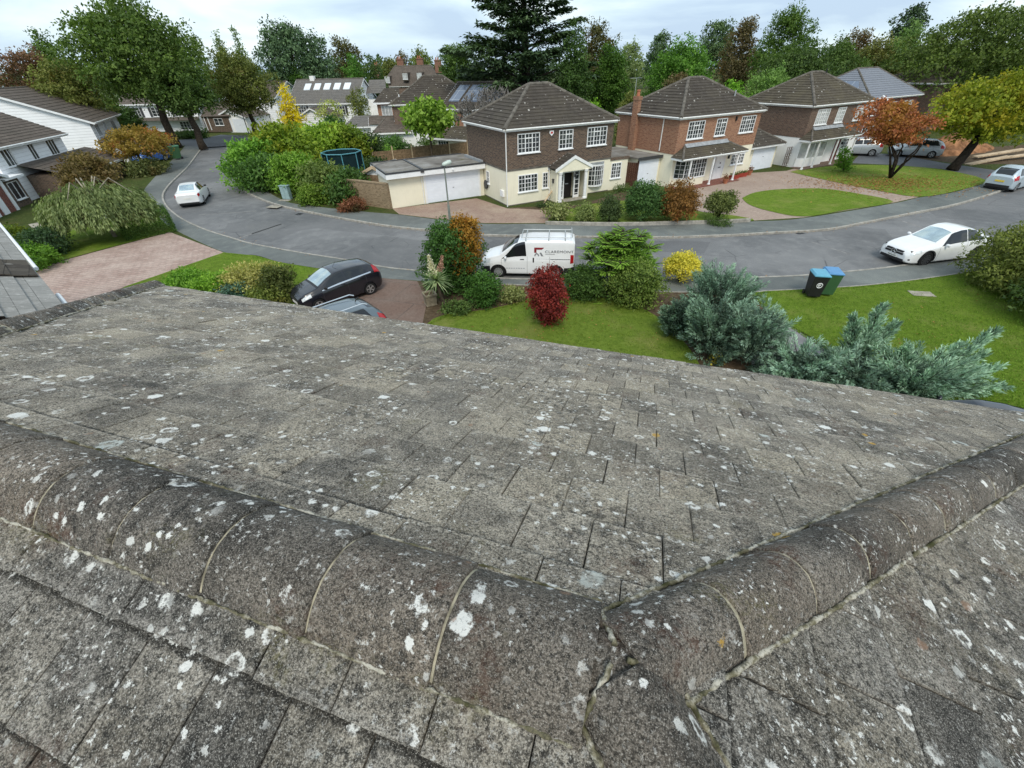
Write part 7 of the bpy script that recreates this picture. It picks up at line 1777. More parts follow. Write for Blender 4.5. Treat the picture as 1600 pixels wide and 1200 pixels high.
# name, label, kind, column of the top, row of the top, distance, crown width, foliage, options
T_LIST = [
 ('broadleaf_tree', 'rust brown broad tree at the far left edge', 'round', 12, 62, 70, 130, 'rust', dict(n=6000, leaf=.42, zb=.08)),
 ('broadleaf_tree', 'green leggy tree with a thin top left of the great oak', 'round', 52, 36, 74, 90, 'mid', dict(n=5000, leaf=.42, zb=.1, top=.5, tint=(.85, .9, .8))),
 ('broadleaf_tree', 'olive green tree low behind the white clapboard gable', 'round', 78, 78, 68, 110, 'olive', dict(n=5500, leaf=.42, zb=.08)),
 ('oak_tree', 'great dark oak with the largest crown on the left', 'round', 172, -14, 68, 205, 'dark', dict(n=15000, leaf=.5, zb=.24, trunk=.5, k=44, top=.35, size=(.26, .4), tint=(1.3, 1.25, 1.0))),
 ('oak_tree', 'dark tree with a bare leaning trunk just right of the great oak', 'round', 262, 92, 66, 112, 'dark', dict(n=6500, leaf=.42, zb=.34, trunk=.42, tint=(1.1, 1.1, 1))),
 ('conifer_tree', 'slim pale conifer tip right of the great oak', 'cone', 297, 44, 105, 34, 'pale', dict(n=2200, leaf=.5, zb=.1, bark='bark_dark')),
 ('conifer_tree', 'taller slim conifer left of the huge dark evergreen', 'cone', 331, 36, 108, 34, 'pale', dict(n=2200, leaf=.5, zb=.1, tint=(.8, .9, .9))),
 ('conifer_tree', 'slim conifer leaning on the huge dark evergreen', 'cone', 362, 38, 108, 40, 'pale', dict(n=2400, leaf=.5, zb=.1, tint=(.75, .85, .8))),
 ('broadleaf_tree', 'olive tree overhanging the twin white garages', 'round', 355, 70, 80, 108, 'olive', dict(n=8500, leaf=.42, zb=.14, trunk=.35, tint=(.8, .82, .8))),
 ('evergreen_tree', 'huge dark blue green evergreen with a domed top', 'round', 437, 14, 104, 132, 'cedar', dict(n=10500, leaf=.6, zb=.04, trunk=.6, k=40, size=(.26, .4), tint=(1.15, 1.3, 1.35), droop=.5)),
 ('broadleaf_tree', 'brownish tall tree right of the huge dark evergreen', 'round', 532, 54, 122, 58, 'brown', dict(n=3500, leaf=.6, zb=.1, tint=(.7, .85, .7))),
 ('cypress_tree', 'fresh green cypress behind the five roof windows', 'cone', 548, 80, 98, 66, 'mid', dict(n=5000, leaf=.42, zb=.02, p=.55, tint=(.75, 1.05, .8))),
 ('cypress_tree', 'darker cypress touching the brown brick house roof', 'cone', 578, 82, 96, 56, 'dark', dict(n=5000, leaf=.42, zb=.02, p=.5)),
 ('broadleaf_tree', 'small round green tree above the white house roof', 'round', 462, 104, 100, 46, 'mid', dict(n=2600, leaf=.45, zb=.05, tint=(.8, 1, .8))),
 ('broadleaf_tree', 'distant tree above the left mansion chimney', 'round', 606, 86, 190, 40, 'olive', dict(n=1600, leaf=.9, zb=.05)),
 ('broadleaf_tree', 'distant open tree above the mansion roof', 'round', 655, 71, 188, 36, 'olive', dict(n=1500, leaf=.8, zb=.1, tint=(.9, 1, .8))),
 ('broadleaf_tree', 'distant brown tree between the mansion chimneys', 'round', 624, 76, 195, 24, 'brown', dict(n=1000, leaf=.8, zb=.1)),
 ('holly_tree', 'dark rounded tree left of the cedar', 'round', 712, 58, 92, 76, 'dark', dict(n=6500, leaf=.45, zb=.05, tint=(1.05, 1.1, .9))),
 ('broadleaf_tree', 'low yellow green tree below the dark rounded tree', 'round', 690, 124, 84, 44, 'bright', dict(n=2500, leaf=.4, zb=.02)),
 ('cypress_tree', 'very dark cypress behind the right of the cream house', 'cone', 902, 26, 58, 88, 'dark', dict(n=10000, leaf=.36, zb=.0, p=.62, tint=(.75, .85, .8))),
 ('broadleaf_tree', 'tall tan tinted tree right of the very dark cypress', 'round', 936, 22, 90, 62, 'brown', dict(n=4500, leaf=.45, zb=.1, tint=(.75, .9, .7))),
 ('evergreen_tree', 'bushy green evergreen between the two facing houses', 'round', 958, 58, 68, 72, 'mid', dict(n=7500, leaf=.36, zb=.0, tint=(.6, .75, .6))),
 ('broadleaf_tree', 'thin hazy tree behind the bushy evergreen', 'round', 990, 52, 110, 46, 'pale', dict(n=2000, leaf=.5, zb=.15)),
 ('pine_tree', 'far pine left of the big round green tree', 'round', 1034, 44, 125, 40, 'cedar', dict(n=1800, leaf=.6, zb=.35, tint=(1.3, 1.4, 1.4))),
 ('broadleaf_tree', 'big round bright green tree behind the orange chimney', 'round', 1072, 50, 66, 138, 'mid', dict(n=12000, leaf=.36, zb=.04, k=40, size=(.24, .36), tint=(.85, 1.12, .8))),
 ('broadleaf_tree', 'russet bush tree above the orange house roof', 'round', 1062, 106, 56, 66, 'brown', dict(n=3500, leaf=.3, zb=.0)),
 ('broadleaf_tree', 'small olive tree beside the roof aerial', 'round', 988, 136, 55, 40, 'olive', dict(n=2600, leaf=.3, zb=.0)),
 ('pine_tree', 'far flat topped pine above the orange house', 'round', 1128, 22, 125, 62, 'cedar', dict(n=2600, leaf=.6, zb=.4, flat=.6, tint=(1.3, 1.4, 1.3))),
 ('broadleaf_tree', 'brown wind blown tree above the gap between roofs', 'round', 1172, 22, 92, 70, 'brown', dict(n=5000, leaf=.45, zb=.08)),
 ('broadleaf_tree', 'tall wind blown green tree reaching the top edge', 'round', 1250, -8, 82, 104, 'mid', dict(n=8000, leaf=.42, zb=.08, top=.45, tint=(.75, .8, .75))),
 ('evergreen_tree', 'dark green mass behind the brown brick roof', 'round', 1262, 62, 72, 130, 'dark', dict(n=9500, leaf=.4, zb=.0)),
 ('broadleaf_tree', 'sparse brown topped tree above the blue grey roof', 'round', 1352, 34, 88, 66, 'brown', dict(n=4200, leaf=.4, zb=.1)),
 ('broadleaf_tree', 'olive brown tree behind the blue grey roof', 'round', 1378, 56, 80, 86, 'olive', dict(n=6500, leaf=.4, zb=.0, tint=(.85, .8, .8))),
 ('broadleaf_tree', 'dark bushy tree left of the blue grey roof', 'round', 1326, 52, 78, 90, 'dark', dict(n=7000, leaf=.42, zb=.0, tint=(1.1, 1.1, 1.0))),
 ('pine_tree', 'dark pine with a ragged leaning top against the sky', 'round', 1414, 2, 96, 46, 'cedar', dict(n=1900, leaf=.5, zb=.55, flat=.8, tint=(.7, .8, .8), lean=(2.6, 0))),
 ('willow_tree', 'pale green feathery tree right of the ragged pine', 'round', 1430, 26, 92, 56, 'pale', dict(n=4000, leaf=.45, zb=.05, tint=(.9, 1.1, .85))),
 ('broadleaf_tree', 'amber tinted tree left of the big dark oak', 'round', 1466, 52, 84, 62, 'brown', dict(n=4500, leaf=.42, zb=.02, tint=(1.3, 1.1, .8))),
 ('oak_tree', 'big dark oak filling the upper right corner', 'round', 1578, -12, 68, 250, 'dark', dict(n=15000, leaf=.46, zb=.06, k=46, size=(.24, .36), tint=(1.25, 1.1, .9))),
 ('oak_tree', 'rounded olive oak under the big dark oak', 'round', 1500, 62, 74, 120, 'olive', dict(n=8000, leaf=.42, zb=.0, tint=(.75, .8, .7))),
 ('broadleaf_tree', 'bright green small tree behind the gap by the orange garage', 'round', 1150, 114, 60, 60, 'bright', dict(n=4200, leaf=.28, zb=.0, tint=(.6, .8, .6))),
 ('broadleaf_tree', 'pale yellow green tree left of the brown brick roof', 'round', 1212, 98, 64, 78, 'pale', dict(n=5500, leaf=.3, zb=.0, tint=(.85, 1.1, .7))),
 ('broadleaf_tree', 'bright low bush tree behind the cream house roof', 'round', 925, 152, 46, 60, 'bright', dict(n=3200, leaf=.22, zb=.0, tint=(.7, .85, .6))),
 ('conifer_tree', 'leaning grey green conifer between the left white houses', 'cone', 168, 150, 74, 54, 'pale', dict(n=4200, leaf=.34, zb=.0, p=.6, tint=(.75, .95, .7))),
 ('conifer_tree', 'very dark rounded conifer beside the leaning grey green one', 'column', 192, 170, 76, 52, 'dark', dict(n=3600, leaf=.34, zb=.0, tint=(.6, .7, .6))),
 ('broadleaf_tree', 'narrow dark tree between the white house and brick house', 'column', 555, 138, 80, 38, 'olive', dict(n=2600, leaf=.3, zb=.0)),
]
for nm, lb, kd, x, y, Y, wp, fo, kw in T_LIST:
    kw['n'] = int(kw['n'] * 2.0); kw['leaf'] *= .72; tn_ = kw.get('tint', (1, 1, 1)); g_ = .72 if fo in ('brown', 'rust') else 1.25; kw['tint'] = (tn_[0] * g_, tn_[1] * max(g_, .86), tn_[2] * .95); tree(nm, lb, kd, x, y, Y, wp, fo, group=BG, **kw)
# yellow conifer, catalpa, street trees
tree('golden_conifer', 'narrow bright yellow conifer left of the white skylight house', 'cone', 439, 126, 74, 44, 'yellow', n=4200, leaf=.26, zb=.02, p=.6)
tree('catalpa_tree', 'open bright leaved small tree in front of the brick house', 'round', 664, 150, 52, 84, 'bright', n=2400, leaf=.4, zb=.34, trunk=.12, asp=.8, k=22, size=(.24, .36), clump=9)
tree('holly_tree', 'dark clipped bush tree in front of the white extension', 'round', 572, 203, 53, 48, 'dark', n=3000, leaf=.2, zb=.0, trunk=.1)
tree('broadleaf_tree', 'round green bush tree below the white skylight house', 'round', 516, 178, 66, 46, 'mid', n=3000, leaf=.24, zb=.0, tint=(.7, 1, .7))
tree('blossom_tree', 'thin pale leaved young tree against the white clapboard', 'round', 512, 148, 74, 64, 'willow', n=700, leaf=.26, zb=.3, trunk=.08, tint=(1.6, 1.6, 1.2), k=18)
tree('acer_tree', 'orange red autumn tree with many bare stems on the lawn', 'round', 1405, 148, 0, 132, 'orange', n=6500, leaf=.2, zb=.36, trunk=.16, base=G(1390, 279, .1), split=6, k=34, size=(.2, .3), clump=10, bark='bark_dark')
tree('acer_tree', 'leaning yellow green tree with a single dark trunk', 'round', 1530, 98, 0, 178, 'lime', n=17000, leaf=.25, zb=.2, trunk=.34, base=G(1487, 266, .1), lean=(2.6, .6), k=46, size=(.2, .36), clump=16, bark='bark_dark', tint=(1.05, 1.0, .8), droop=.3)
tree('acer_tree', 'amber yellow tree spreading above the blue car', 'round', 196, 200, 50, 120, 'amber', n=5200, leaf=.24, zb=.3, trunk=.14, size=(.24, .36), flat=.8)
tree('acer_tree', 'small orange tree glowing behind the amber tree', 'round', 232, 200, 58, 50, 'orange', n=1600, leaf=.24, zb=.3, trunk=.1, tint=(1.1, .95, .6))
tree('birch_tree', 'brownish thin leaved birch in front of the white boarded house', 'round', 122, 238, 38, 92, 'brown', n=7500, leaf=.2, zb=.12, trunk=.1, bark='bark_pale', tint=(.8, .85, .75))
tree('young_tree', 'small upright green tree by the maroon front door', 'column', 1322, 232, 0, 26, 'bright', n=1400, leaf=.15, zb=.12, trunk=.06, base=G(1318, 268, .1), tint=(.6, .8, .6))
# cedar: flat plates of needles on long level limbs
def cedar():
    rg = np.random.default_rng(77); Y = 66; X, zt = at(818, -92, Y); e_ = empty('cedar_tree', (X, Y, .1), 0, 'tall dark cedar with flat tiers of branches behind the cream house', 'tree', BG)
    mb = MB(); mb.tube([(0, 0, 0), (.2, 0, zt * .4), (0, .1, zt * .75), (0, 0, zt)], [.75, .5, .3, .06], 10)
    P, N_, T_, ti = [], [], [], []
    for i in range(62):
        f = .16 + .82 * (i + rg.random()) / 62; z = zt * f; R_ = (10.2 * (1 - f) ** .5 + .8) * rg.uniform(.55, 1.12); a = i * 2.4 + rg.normal() * .3; d = np.array((math.cos(a), math.sin(a), 0)); sd = np.array((-d[1], d[0], 0))
        rise = .10 + .3 * f
        tip = d * R_ + (0, 0, z + rise * R_)
        mb.tube([(0, 0, z), tuple(d * R_ * .5 + (0, 0, z + rise * R_ * .75)), tuple(tip)], [.16 * (1.2 - f), .1 * (1.2 - f), .02], 5)
        m = int(420 * R_ / 6) + 50; nk = max(6, m // 16); s = rg.random(nk) ** .65 * .85 + .18; c = d * (s * R_)[:, None] + sd * (rg.normal(size=nk) * R_ * .2 * np.sin(np.minimum(s, 1) * 2.6 + .3))[:, None]; c[:, 2] += z + rise * R_ * np.minimum(1.1, s * 1.2) * .95
        idx = rg.integers(0, nk, m); q = c[idx] + rg.normal(size=(m, 3)) * (.42, .42, .1); P.append(q); T_.append(d * .8 + rnd_dir(rg, m) * .8 * (1, 1, .3)); N_.append(np.array((0, 0, 1.)) + rnd_dir(rg, m) * .45); ti.append(rg.random() * .4 + .6 * rg.random(m))
    mb.build('trunk', M['bark_dark'], e_, smooth=True, uv=False)
    P = np.concatenate(P); n = len(P); leaf_mesh('crown', P, np.concatenate(T_), np.concatenate(N_), .62, .26, np.concatenate(ti), F_['cedar'], e_).color = (1.2, 1.3, 1.0, 1)
cedar()
# bare tree
def bare():
    rg = random.Random(3); Y = 47; X, zt = at(752, 96, Y); e_ = empty('bare_tree', (X, Y, .1), 0, 'leafless grey twiggy tree in front of the solar panels', 'tree'); mb = MB(); tw = MB()
    def grow(p, d, L, r, lv):
        q = p + d * L; m = p.lerp(q, .5) + Vector((rg.uniform(-1, 1), rg.uniform(-1, 1), rg.uniform(-.5, 1))) * L * .07
        (mb if lv < 3 else tw).tube([tuple(p), tuple(m), tuple(q)], [r, r * .82, r * .62], 6 if lv < 3 else 4, False)
        if lv >= 6: return
        for k in range(3 if lv < 5 else 2 + (rg.random() < .5)):
            a = Vector((rg.gauss(0, 1), rg.gauss(0, 1), rg.gauss(.1, .7))).normalized(); nd = (d * .75 + a * .75 + Vector((0, 0, .1))).normalized(); grow(m.lerp(q, rg.uniform(.3, 1)), nd, L * rg.uniform(.66, .86), max(.036, r * .62), lv + 1)
    h = zt - .1; grow(Vector((0, 0, 0)), Vector((.02, 0, 1)), h * .27, .2, 0); mb.build('trunk', M['bark_grey'], e_, uv=False, fix=False); tw.build('twigs', M['bark_grey'], e_, uv=False, fix=False)
bare()
# far belt of woodland closing the view
rg = np.random.default_rng(9); lob = []
for i in range(150):
    a = R(-74 + 148 * i / 149); D = rg.uniform(200, 235); h = rg.uniform(8, 11.5); lob.append(((D * math.sin(a), D * math.cos(a), h * .45), (rg.uniform(6, 9), 6, h * .6)))
q = from_lobes(rg, lob, 30000, 1.3, .7, 12, .3); tag(leaf_mesh('woodland', *q, F_['dark'], None), kind='stuff')

# ------------------------------------------------------------ shrubs and garden plants
S_ = shrub
LG = 'laurels along the bend'
for i, (x, pt, pb, wp, fo, lb, tn) in enumerate([(412, 212, 296, 92, 'bright', 'large bright laurel nearest the bend of the road', (.75, .95, .8)), (452, 190, 290, 120, 'lime', 'tallest yellow green laurel in the middle of the hedge', (.8, .95, .9)), (505, 188, 268, 110, 'bright', 'wide bright laurel behind the trampoline', (1.15, 1.1, .8)), (548, 192, 262, 84, 'lime', 'yellow green laurel left of the dark clipped bush', (.7, .85, .9)), (432, 236, 302, 96, 'mid', 'dark lower laurel in front of the bright ones', (.9, 1.1, .9)), (470, 232, 306, 76, 'bright', 'fresh green laurel behind the utility cabinet', (.8, .9, .8))]):
    S_('laurel_bush', lb, x, pt, pb, wp, fo, n=7000, leaf=.24, tint=tn, group=LG, asp=.5, k=30, size=(.24, .36))
S_('ivy_bush', 'grey green bush in front of the trampoline', 518, 252, 316, 84, 'olive', n=6000, leaf=.15, k=24, tint=(1.1, 1.3, 1))
S_('ivy_bush', 'ragged green bush hanging over the brick wall end', 552, 262, 322, 62, 'mid', n=4500, leaf=.14, k=20, tint=(.8, .95, .8))
S_('clipped_hedge', 'low dense yellow green hedge along the pavement', 497, 288, 322, 66, 'bright', n=6000, leaf=.1, tint=(.75, .75, .7), ry=.6)
S_('heather_bush', 'low brownish red bush at the foot of the brick wall', 552, 312, 332, 50, 'rust', n=2600, leaf=.09, tint=(.9, .8, .8), ry=.6)
S_('garden_shrub', 'pale leafy shrub by the pale fence posts', 596, 232, 248, 44, 'bright', n=1800, leaf=.15, tint=(.75, .9, .9))
S_('garden_shrub', 'low green shrub between the fence and white extension', 614, 216, 238, 46, 'mid', n=1800, leaf=.15, tint=(.9, 1.1, 1))
S_('garden_shrub', 'low spreading shrub right of the open leaved tree', 690, 214, 234, 60, 'mid', n=1800, leaf=.15)
S_('garden_shrub', 'small dark shrub at the near end of the fence', 586, 246, 266, 34, 'dark', n=1500, leaf=.14)
# in front of the facing houses
FS = 'shrubs along the front lawns opposite'
S_('garden_shrub', 'small feathery grey green shrub by the cream porch', 873, 320, 348, 36, 'willow', n=1200, leaf=.12, group=FS, shape='vase')
S_('garden_shrub', 'small round grey green shrub left of the dark oval one', 914, 318, 349, 27, 'willow', n=2200, leaf=.07, shape='egg', group=FS, tint=(.9, 1, .9))
S_('clipped_shrub', 'dark oval clipped shrub on the cream house lawn', 951, 305, 351, 33, 'dark', n=4200, leaf=.065, shape='egg', group=FS, tint=(1.2, 1.1, 1.1))
S_('clipped_shrub', 'largest dark green rounded shrub on the cream house lawn', 1002, 284, 351, 58, 'dark', n=7000, leaf=.08, shape='egg', group=FS, tint=(1, 1.25, 1))
S_('autumn_shrub', 'orange brown leafy shrub beside the dark green rounded one', 1053, 284, 352, 56, 'brown', n=6500, leaf=.08, shape='egg', group=FS, tint=(1.15, .85, .55))
S_('garden_shrub', 'loose olive shrub at the end of the low edging wall', 1118, 298, 349, 46, 'olive', n=3500, leaf=.08, shape='vase', group=FS, tint=(1.1, 1.15, 1))
S_('ground_plant', 'low trailing plants spilling over the edging wall', 1120, 340, 354, 50, 'mid', n=1400, leaf=.08, ry=.4, stems=0)
S_('ground_plant', 'low weeds at the base of the cream extension', 972, 288, 302, 26, 'mid', n=700, leaf=.1, stems=0)
S_('ground_plant', 'low weeds at the foot of the cream front wall', 846, 316, 326, 30, 'dark', n=700, leaf=.08, stems=0, ry=.5)
# left gardens
S_('clipped_hedge', 'square clipped dark hedge block at the lawn corner', 238, 330, 368, 58, 'mid', n=9000, leaf=.07, shape='box', tint=(.8, .95, .7), ry=.8, stems=0)
S_('hebe_bush', 'dark domed bush on the left lawn', 84, 358, 404, 62, 'dark', n=6000, leaf=.08, tint=(.9, 1.0, 1.2))
S_('garden_shrub', 'bright green shrub in front of the dark domed bush', 62, 385, 425, 70, 'bright', n=4500, leaf=.13, tint=(.6, .75, .6))
S_('garden_shrub', 'yellow tipped shrub beside the white roof gutter', 36, 352, 398, 50, 'lime', n=4000, leaf=.11, tint=(.6, .7, .7))
S_('garden_shrub', 'low olive shrub on the grass by the blue car', 236, 250, 276, 56, 'olive', n=2600, leaf=.16)
S_('garden_shrub', 'rusty low shrub at the left of the weeping tree', 98, 320, 348, 30, 'rust', n=1800, leaf=.1, tint=(1.4, 1, .7))
S_('garden_shrub', 'round shrub before the far half hidden white house', 312, 202, 217, 26, 'mid', n=1200, leaf=.22, tint=(.8, .9, .8))
S_('garden_shrub', 'darker low shrub left of the round one at the far house', 292, 206, 217, 26, 'dark', n=1000, leaf=.22)
S_('garden_shrub', 'brown purple bush behind the far green bin', 250, 218, 246, 34, 'rust', n=2200, leaf=.18, tint=(.6, .6, .7))
# shrubs before our drive, partly below our eaves
NB = 'bed of shrubs left of the black hatchback'
S_('garden_shrub', 'pinkish flowering shrub tallest in the bed', 405, 412, 468, 82, 'willow', n=5500, leaf=.07, group=NB, tint=(1.5, 1.3, 1.1))
S_('garden_shrub', 'dark twiggy shrub touching the black hatchback', 446, 414, 474, 46, 'olive', n=3200, leaf=.07, group=NB, tint=(.8, .85, .7))
S_('garden_shrub', 'bright lime leaved shrub in the middle of the bed', 344, 428, 466, 62, 'bright', n=4500, leaf=.08, group=NB, tint=(.95, 1.1, .8))
S_('garden_shrub', 'bright leafy shrub nearest the ridge end', 296, 424, 462, 60, 'bright', n=4200, leaf=.09, group=NB, tint=(.8, 1, .8))
S_('garden_shrub', 'dark blue green tuft low in the bed', 376, 446, 482, 50, 'bluedark', n=3200, leaf=.08, group=NB, tint=(1.2, 1.5, 1.2))
S_('garden_shrub', 'yellow olive shrub lowest beside the black hatchback', 424, 450, 488, 66, 'olive', n=4000, leaf=.07, group=NB, tint=(1.3, 1.4, .9))
# own front garden
S_('ivy_column', 'tall ivy covered column of dark green leaves by the lamp post', 711, 338, 468, 92, 'mid', n=19000, leaf=.085, k=34, size=(.36, .5), hk=1.0, tint=(.62, .85, .7), asp=.75)
S_('autumn_shrub', 'orange twiggy shrub growing out of the ivy column', 734, 330, 462, 48, 'amber', n=3800, leaf=.065, shape='vase', tint=(1.3, 1, .8), clump=6, hk=1.02)
S_('garden_shrub', 'rounded mid green shrub right of the ivy column', 758, 424, 486, 54, 'mid', n=6500, leaf=.065, tint=(.75, 1.05, .75), k=16)
S_('garden_shrub', 'low pale leaved plants beside the maple', 800, 448, 476, 40, 'willow', n=1800, leaf=.08, ry=.7)
S_('ground_plant', 'low leafy ground plants below the ivy column', 716, 470, 494, 60, 'mid', n=1600, leaf=.09, ry=.5, stems=0)
S_('laurel_bush', 'low dark clipped laurel behind the maple', 908, 416, 474, 68, 'mid', n=9000, leaf=.07, k=18, size=(.4, .52), tint=(.7, .8, .65), asp=.5)
S_('euonymus_bush', 'green and gold leaved bush below the large feathery shrub', 985, 408, 488, 90, 'varieg', n=11000, leaf=.07, k=22, size=(.36, .48), tint=(.62, .75, .7))
S_('euonymus_bush', 'bright yellow variegated ball by the pavement', 1061, 399, 446, 48, 'varie', n=9000, leaf=.085, shape='ball', tint=(1, 1, .9), fill=.25)
S_('conifer_hedge', 'large olive green hedge at the right edge by the white coupe', 1570, 346, 470, 160, 'olive', n=26000, leaf=.1, k=30, size=(.34, .46), tint=(1.15, 1.2, .8), asp=.4)
S_('conifer_hedge', 'darker hedge spilling past the right frame edge', 1640, 385, 520, 120, 'dark', n=9000, leaf=.09, k=22, tint=(1.2, 1.2, .9), asp=.4)
S_('garden_shrub', 'small yellow leaved plant under the juniper', 1118, 548, 572, 26, 'varie', n=600, leaf=.06, stems=0)
# red maple: drooping layered leaves
def maple():
    rg = np.random.default_rng(21); gx, gy = G(858, 512, .12); e_ = empty('maple', (gx, gy + .25, .1), 0, 'dark red maple standing alone on the mossy lawn', 'tree'); h = height_at(gx, gy + .25, 417) - .1
    lob = []
    for i in range(30):
        f = (i + .5) / 30; z = h * (.06 + .86 * f); rad = .18 + .5 * math.sin(min(1, f * 1.25) * math.pi * .86) ** .8; a = i * 2.4
        if f > .5: rad *= 1.12
        lob.append(((rad * .62 * math.cos(a) - (.16 if f > .4 else 0) * f, rad * .62 * math.sin(a), z), (rad * .52, rad * .52, h * .085)))
    lob.append(((-.05, 0, h * .94), (.13, .13, h * .08)))
    P, T_, N_, L, W, ti = from_lobes(rg, lob, 9500, .085, .55, 9, .4, .2, 1.1); leaf_mesh('crown', P, T_, N_, L, W, ti, F_['maroon'], e_); trunk_mesh(rg, h * .5, .05, lob, M['bark_dark'], e_, limbs=10)
maple()
# sumac-like shrub with long compound leaves
def feathery(label, pxx, ptop, pbot, wp, fol, tint):
    rg = np.random.default_rng(31); gx, gy = G(pxx, pbot, .1); r = wp / 2 * depth(gx, gy, 1) / CAM_F; gy += r * .6; h = height_at(gx, gy, ptop) - .1; e_ = empty('mahonia_shrub', (gx, gy, .1), 0, label, 'shrub')
    k = 660; heads = rg.normal(size=(60, 3)) * (r * .46, r * .4, .0) ; heads[:, 2] = h * (.97 - .42 * np.minimum(1.3, np.linalg.norm(heads[:, :2], axis=1) / r) ** 1.5 - rg.random(60) ** 1.5 * .45)
    P, T_, N_, L, W, ti = [], [], [], [], [], []; paths = []
    for i in range(k):
        hd = heads[i % 60]; a = rg.uniform(0, 6.283); d = np.array((math.cos(a), math.sin(a), rg.uniform(.05, .55))); ln = rg.uniform(.38, .6); bt = rg.random(); sd = np.array((-d[1], d[0], 0))
        paths.append([hd, hd + d * ln * .5, hd + d * ln - (0, 0, ln * .15)])
        for j in range(11):
            t = .2 + .8 * j / 10; c = hd + d * ln * t - np.array((0, 0, ln * .2 * t * t))
            for s in (1, -1): P.append(c); T_.append(d * .45 + sd * s * .8 + (0, 0, -.12)); N_.append((rg.normal() * .25, rg.normal() * .25, 1)); L.append(.15 * (1.15 - .5 * t)); W.append(.05); ti.append(.55 * bt + .2 * t + .25 * rg.random())
    c_ = leaf_mesh('leaves', np.array(P), np.array(T_), np.array(N_), np.array(L), np.array(W), np.array(ti), F_[fol], e_); c_.color = (*tint, 1)
    q = from_lobes(rg, lobes_round(rg, r * .85, r * .75, h * .1, h * .86, 22, (.32, .46)), 7000, .1, .4, 10, .4); leaf_mesh('lower_leaves', *q, F_[fol], e_).color = (tint[0] * .85, tint[1] * .9, tint[2] * .9, 1)
    for hd in heads: paths.append([np.array((hd[0] * .15, hd[1] * .15, 0)), hd * (.6, .6, .55), hd])
    branch_mesh('stems', paths, .018, M['bark_dark'], e_)
feathery('large green feathery leaved shrub between the van and yellow ball', 975, 357, 464, 128, 'bright', (.85, .95, .8))
# junipers: arching blue grey sprays
def juniper(label, pxx, ptop, pbot, wp, k=170, per=60, elev=(8, 70), tint=(1, 1, 1), ry=1.0, plume=0, ahead=1.0, seed=0):
    rg = np.random.default_rng(50 + seed); gx, gy = G(pxx, pbot, .1); r = wp / 2 * depth(gx, gy, .8) / CAM_F; gy += r * ry * .6; h = height_at(gx, gy, ptop) - .1
    e_ = empty('juniper_bush', (gx, gy, .1), 0, label, 'shrub', 'blue grey junipers')
    k = int(k * .75); a = rg.uniform(0, 6.283, k); z0 = rg.random(k) ** .8 * h * .62; rad = rg.random(k) ** .5 * r * .55; ln = r * rg.uniform(.42, .78, k); el = np.radians(rg.uniform(*elev, k))
    O_ = np.c_[np.cos(a) * rad, np.sin(a) * rad * ry, z0]; D = np.c_[np.cos(a) * np.cos(el), np.sin(a) * np.cos(el) * ry, np.sin(el)]; ln = np.minimum(ln, (h * 1.02 - z0) / np.maximum(.25, np.sin(el)) * .9)
    P, T_, N_, L, W, ti, paths = sprays(rg, O_, D, ln, int(per * 1.5), .11, .2, .42, .05, .18, .1)
    c_ = leaf_mesh('needles', P, T_, N_, L, W, ti, F_['blueg'], e_); c_.color = (*tint, 1)
    # inner dark growth
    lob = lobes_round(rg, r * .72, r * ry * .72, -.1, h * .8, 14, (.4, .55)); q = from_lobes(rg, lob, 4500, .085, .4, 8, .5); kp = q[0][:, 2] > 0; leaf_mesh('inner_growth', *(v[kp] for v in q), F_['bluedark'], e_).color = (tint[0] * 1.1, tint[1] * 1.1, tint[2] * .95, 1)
    branch_mesh('branches', paths, .014, M['bark_dark'], e_)
    return e_
J = juniper
J('tallest blue grey juniper at the top of the row', 1124, 404, 524, 108, 220, 70, (15, 75), (.88, .94, .88), seed=1)
J('dark green grey juniper beside the gold leaved bush', 1058, 458, 532, 56, 90, 60, (10, 65), (.6, .68, .6), seed=2)
J('middle juniper with drooping grey tips', 1120, 450, 572, 104, 170, 70, (5, 60), (.74, .8, .74), seed=3)
J('rounded juniper next to the grey path', 1176, 462, 582, 92, 170, 70, (10, 70), (.95, .98, .95), seed=4)
J('low spreading juniper in front of the grey path', 1252, 540, 612, 124, 150, 70, (5, 45), (1.0, 1.06, 1.0), ry=.7, seed=5)
J('low juniper along our eaves in the middle', 1330, 552, 632, 120, 150, 70, (5, 50), (.8, .84, .8), ry=.7, seed=6)
J('juniper with long plumes at the lower right', 1432, 556, 650, 150, 190, 80, (5, 55), (1.05, 1.1, 1.0), ry=.7, seed=7)
# long plumes of juniper
def plumes(label, ox, oy, oz, tips, seed, tint):
    rg = np.random.default_rng(seed); e_ = empty('juniper_branch', (ox, oy, .1), 0, label, 'shrub'); O_, D, Ln = [], [], []; main = []
    for (tx_, ty_, tz_) in tips:
        v = np.array((tx_, ty_, tz_)); main.append([np.zeros(3) + (0, 0, oz * .4), v * .5 + (0, 0, oz * .3), v])
        for j in range(26):
            t = .25 + .75 * j / 25; c = (np.zeros(3) + (0, 0, oz * .4)) * (1 - t) ** 2 + 2 * t * (1 - t) * (v * .5 + (0, 0, oz * .3)) + v * t * t
            for _ in range(3):
                d = v / np.linalg.norm(v) * .9 + rnd_dir(rg, 1)[0] * .65; O_.append(c); D.append(d); Ln.append((.55 * (1 - t) + .2) * rg.uniform(.7, 1.2))
    P, T_, N_, L, W, ti, paths = sprays(rg, O_, D, Ln, 34, .105, .22, .34, 0, .1, .05)
    leaf_mesh('needles', P, T_, N_, L, W, ti, F_['blueg'], e_).color = (*tint, 1); branch_mesh('branches', paths[::3] + main, .02, M['bark_dark'], e_)
def world(pp, Y): X, Z = at(*pp, Y); return np.array((X, Y, Z))
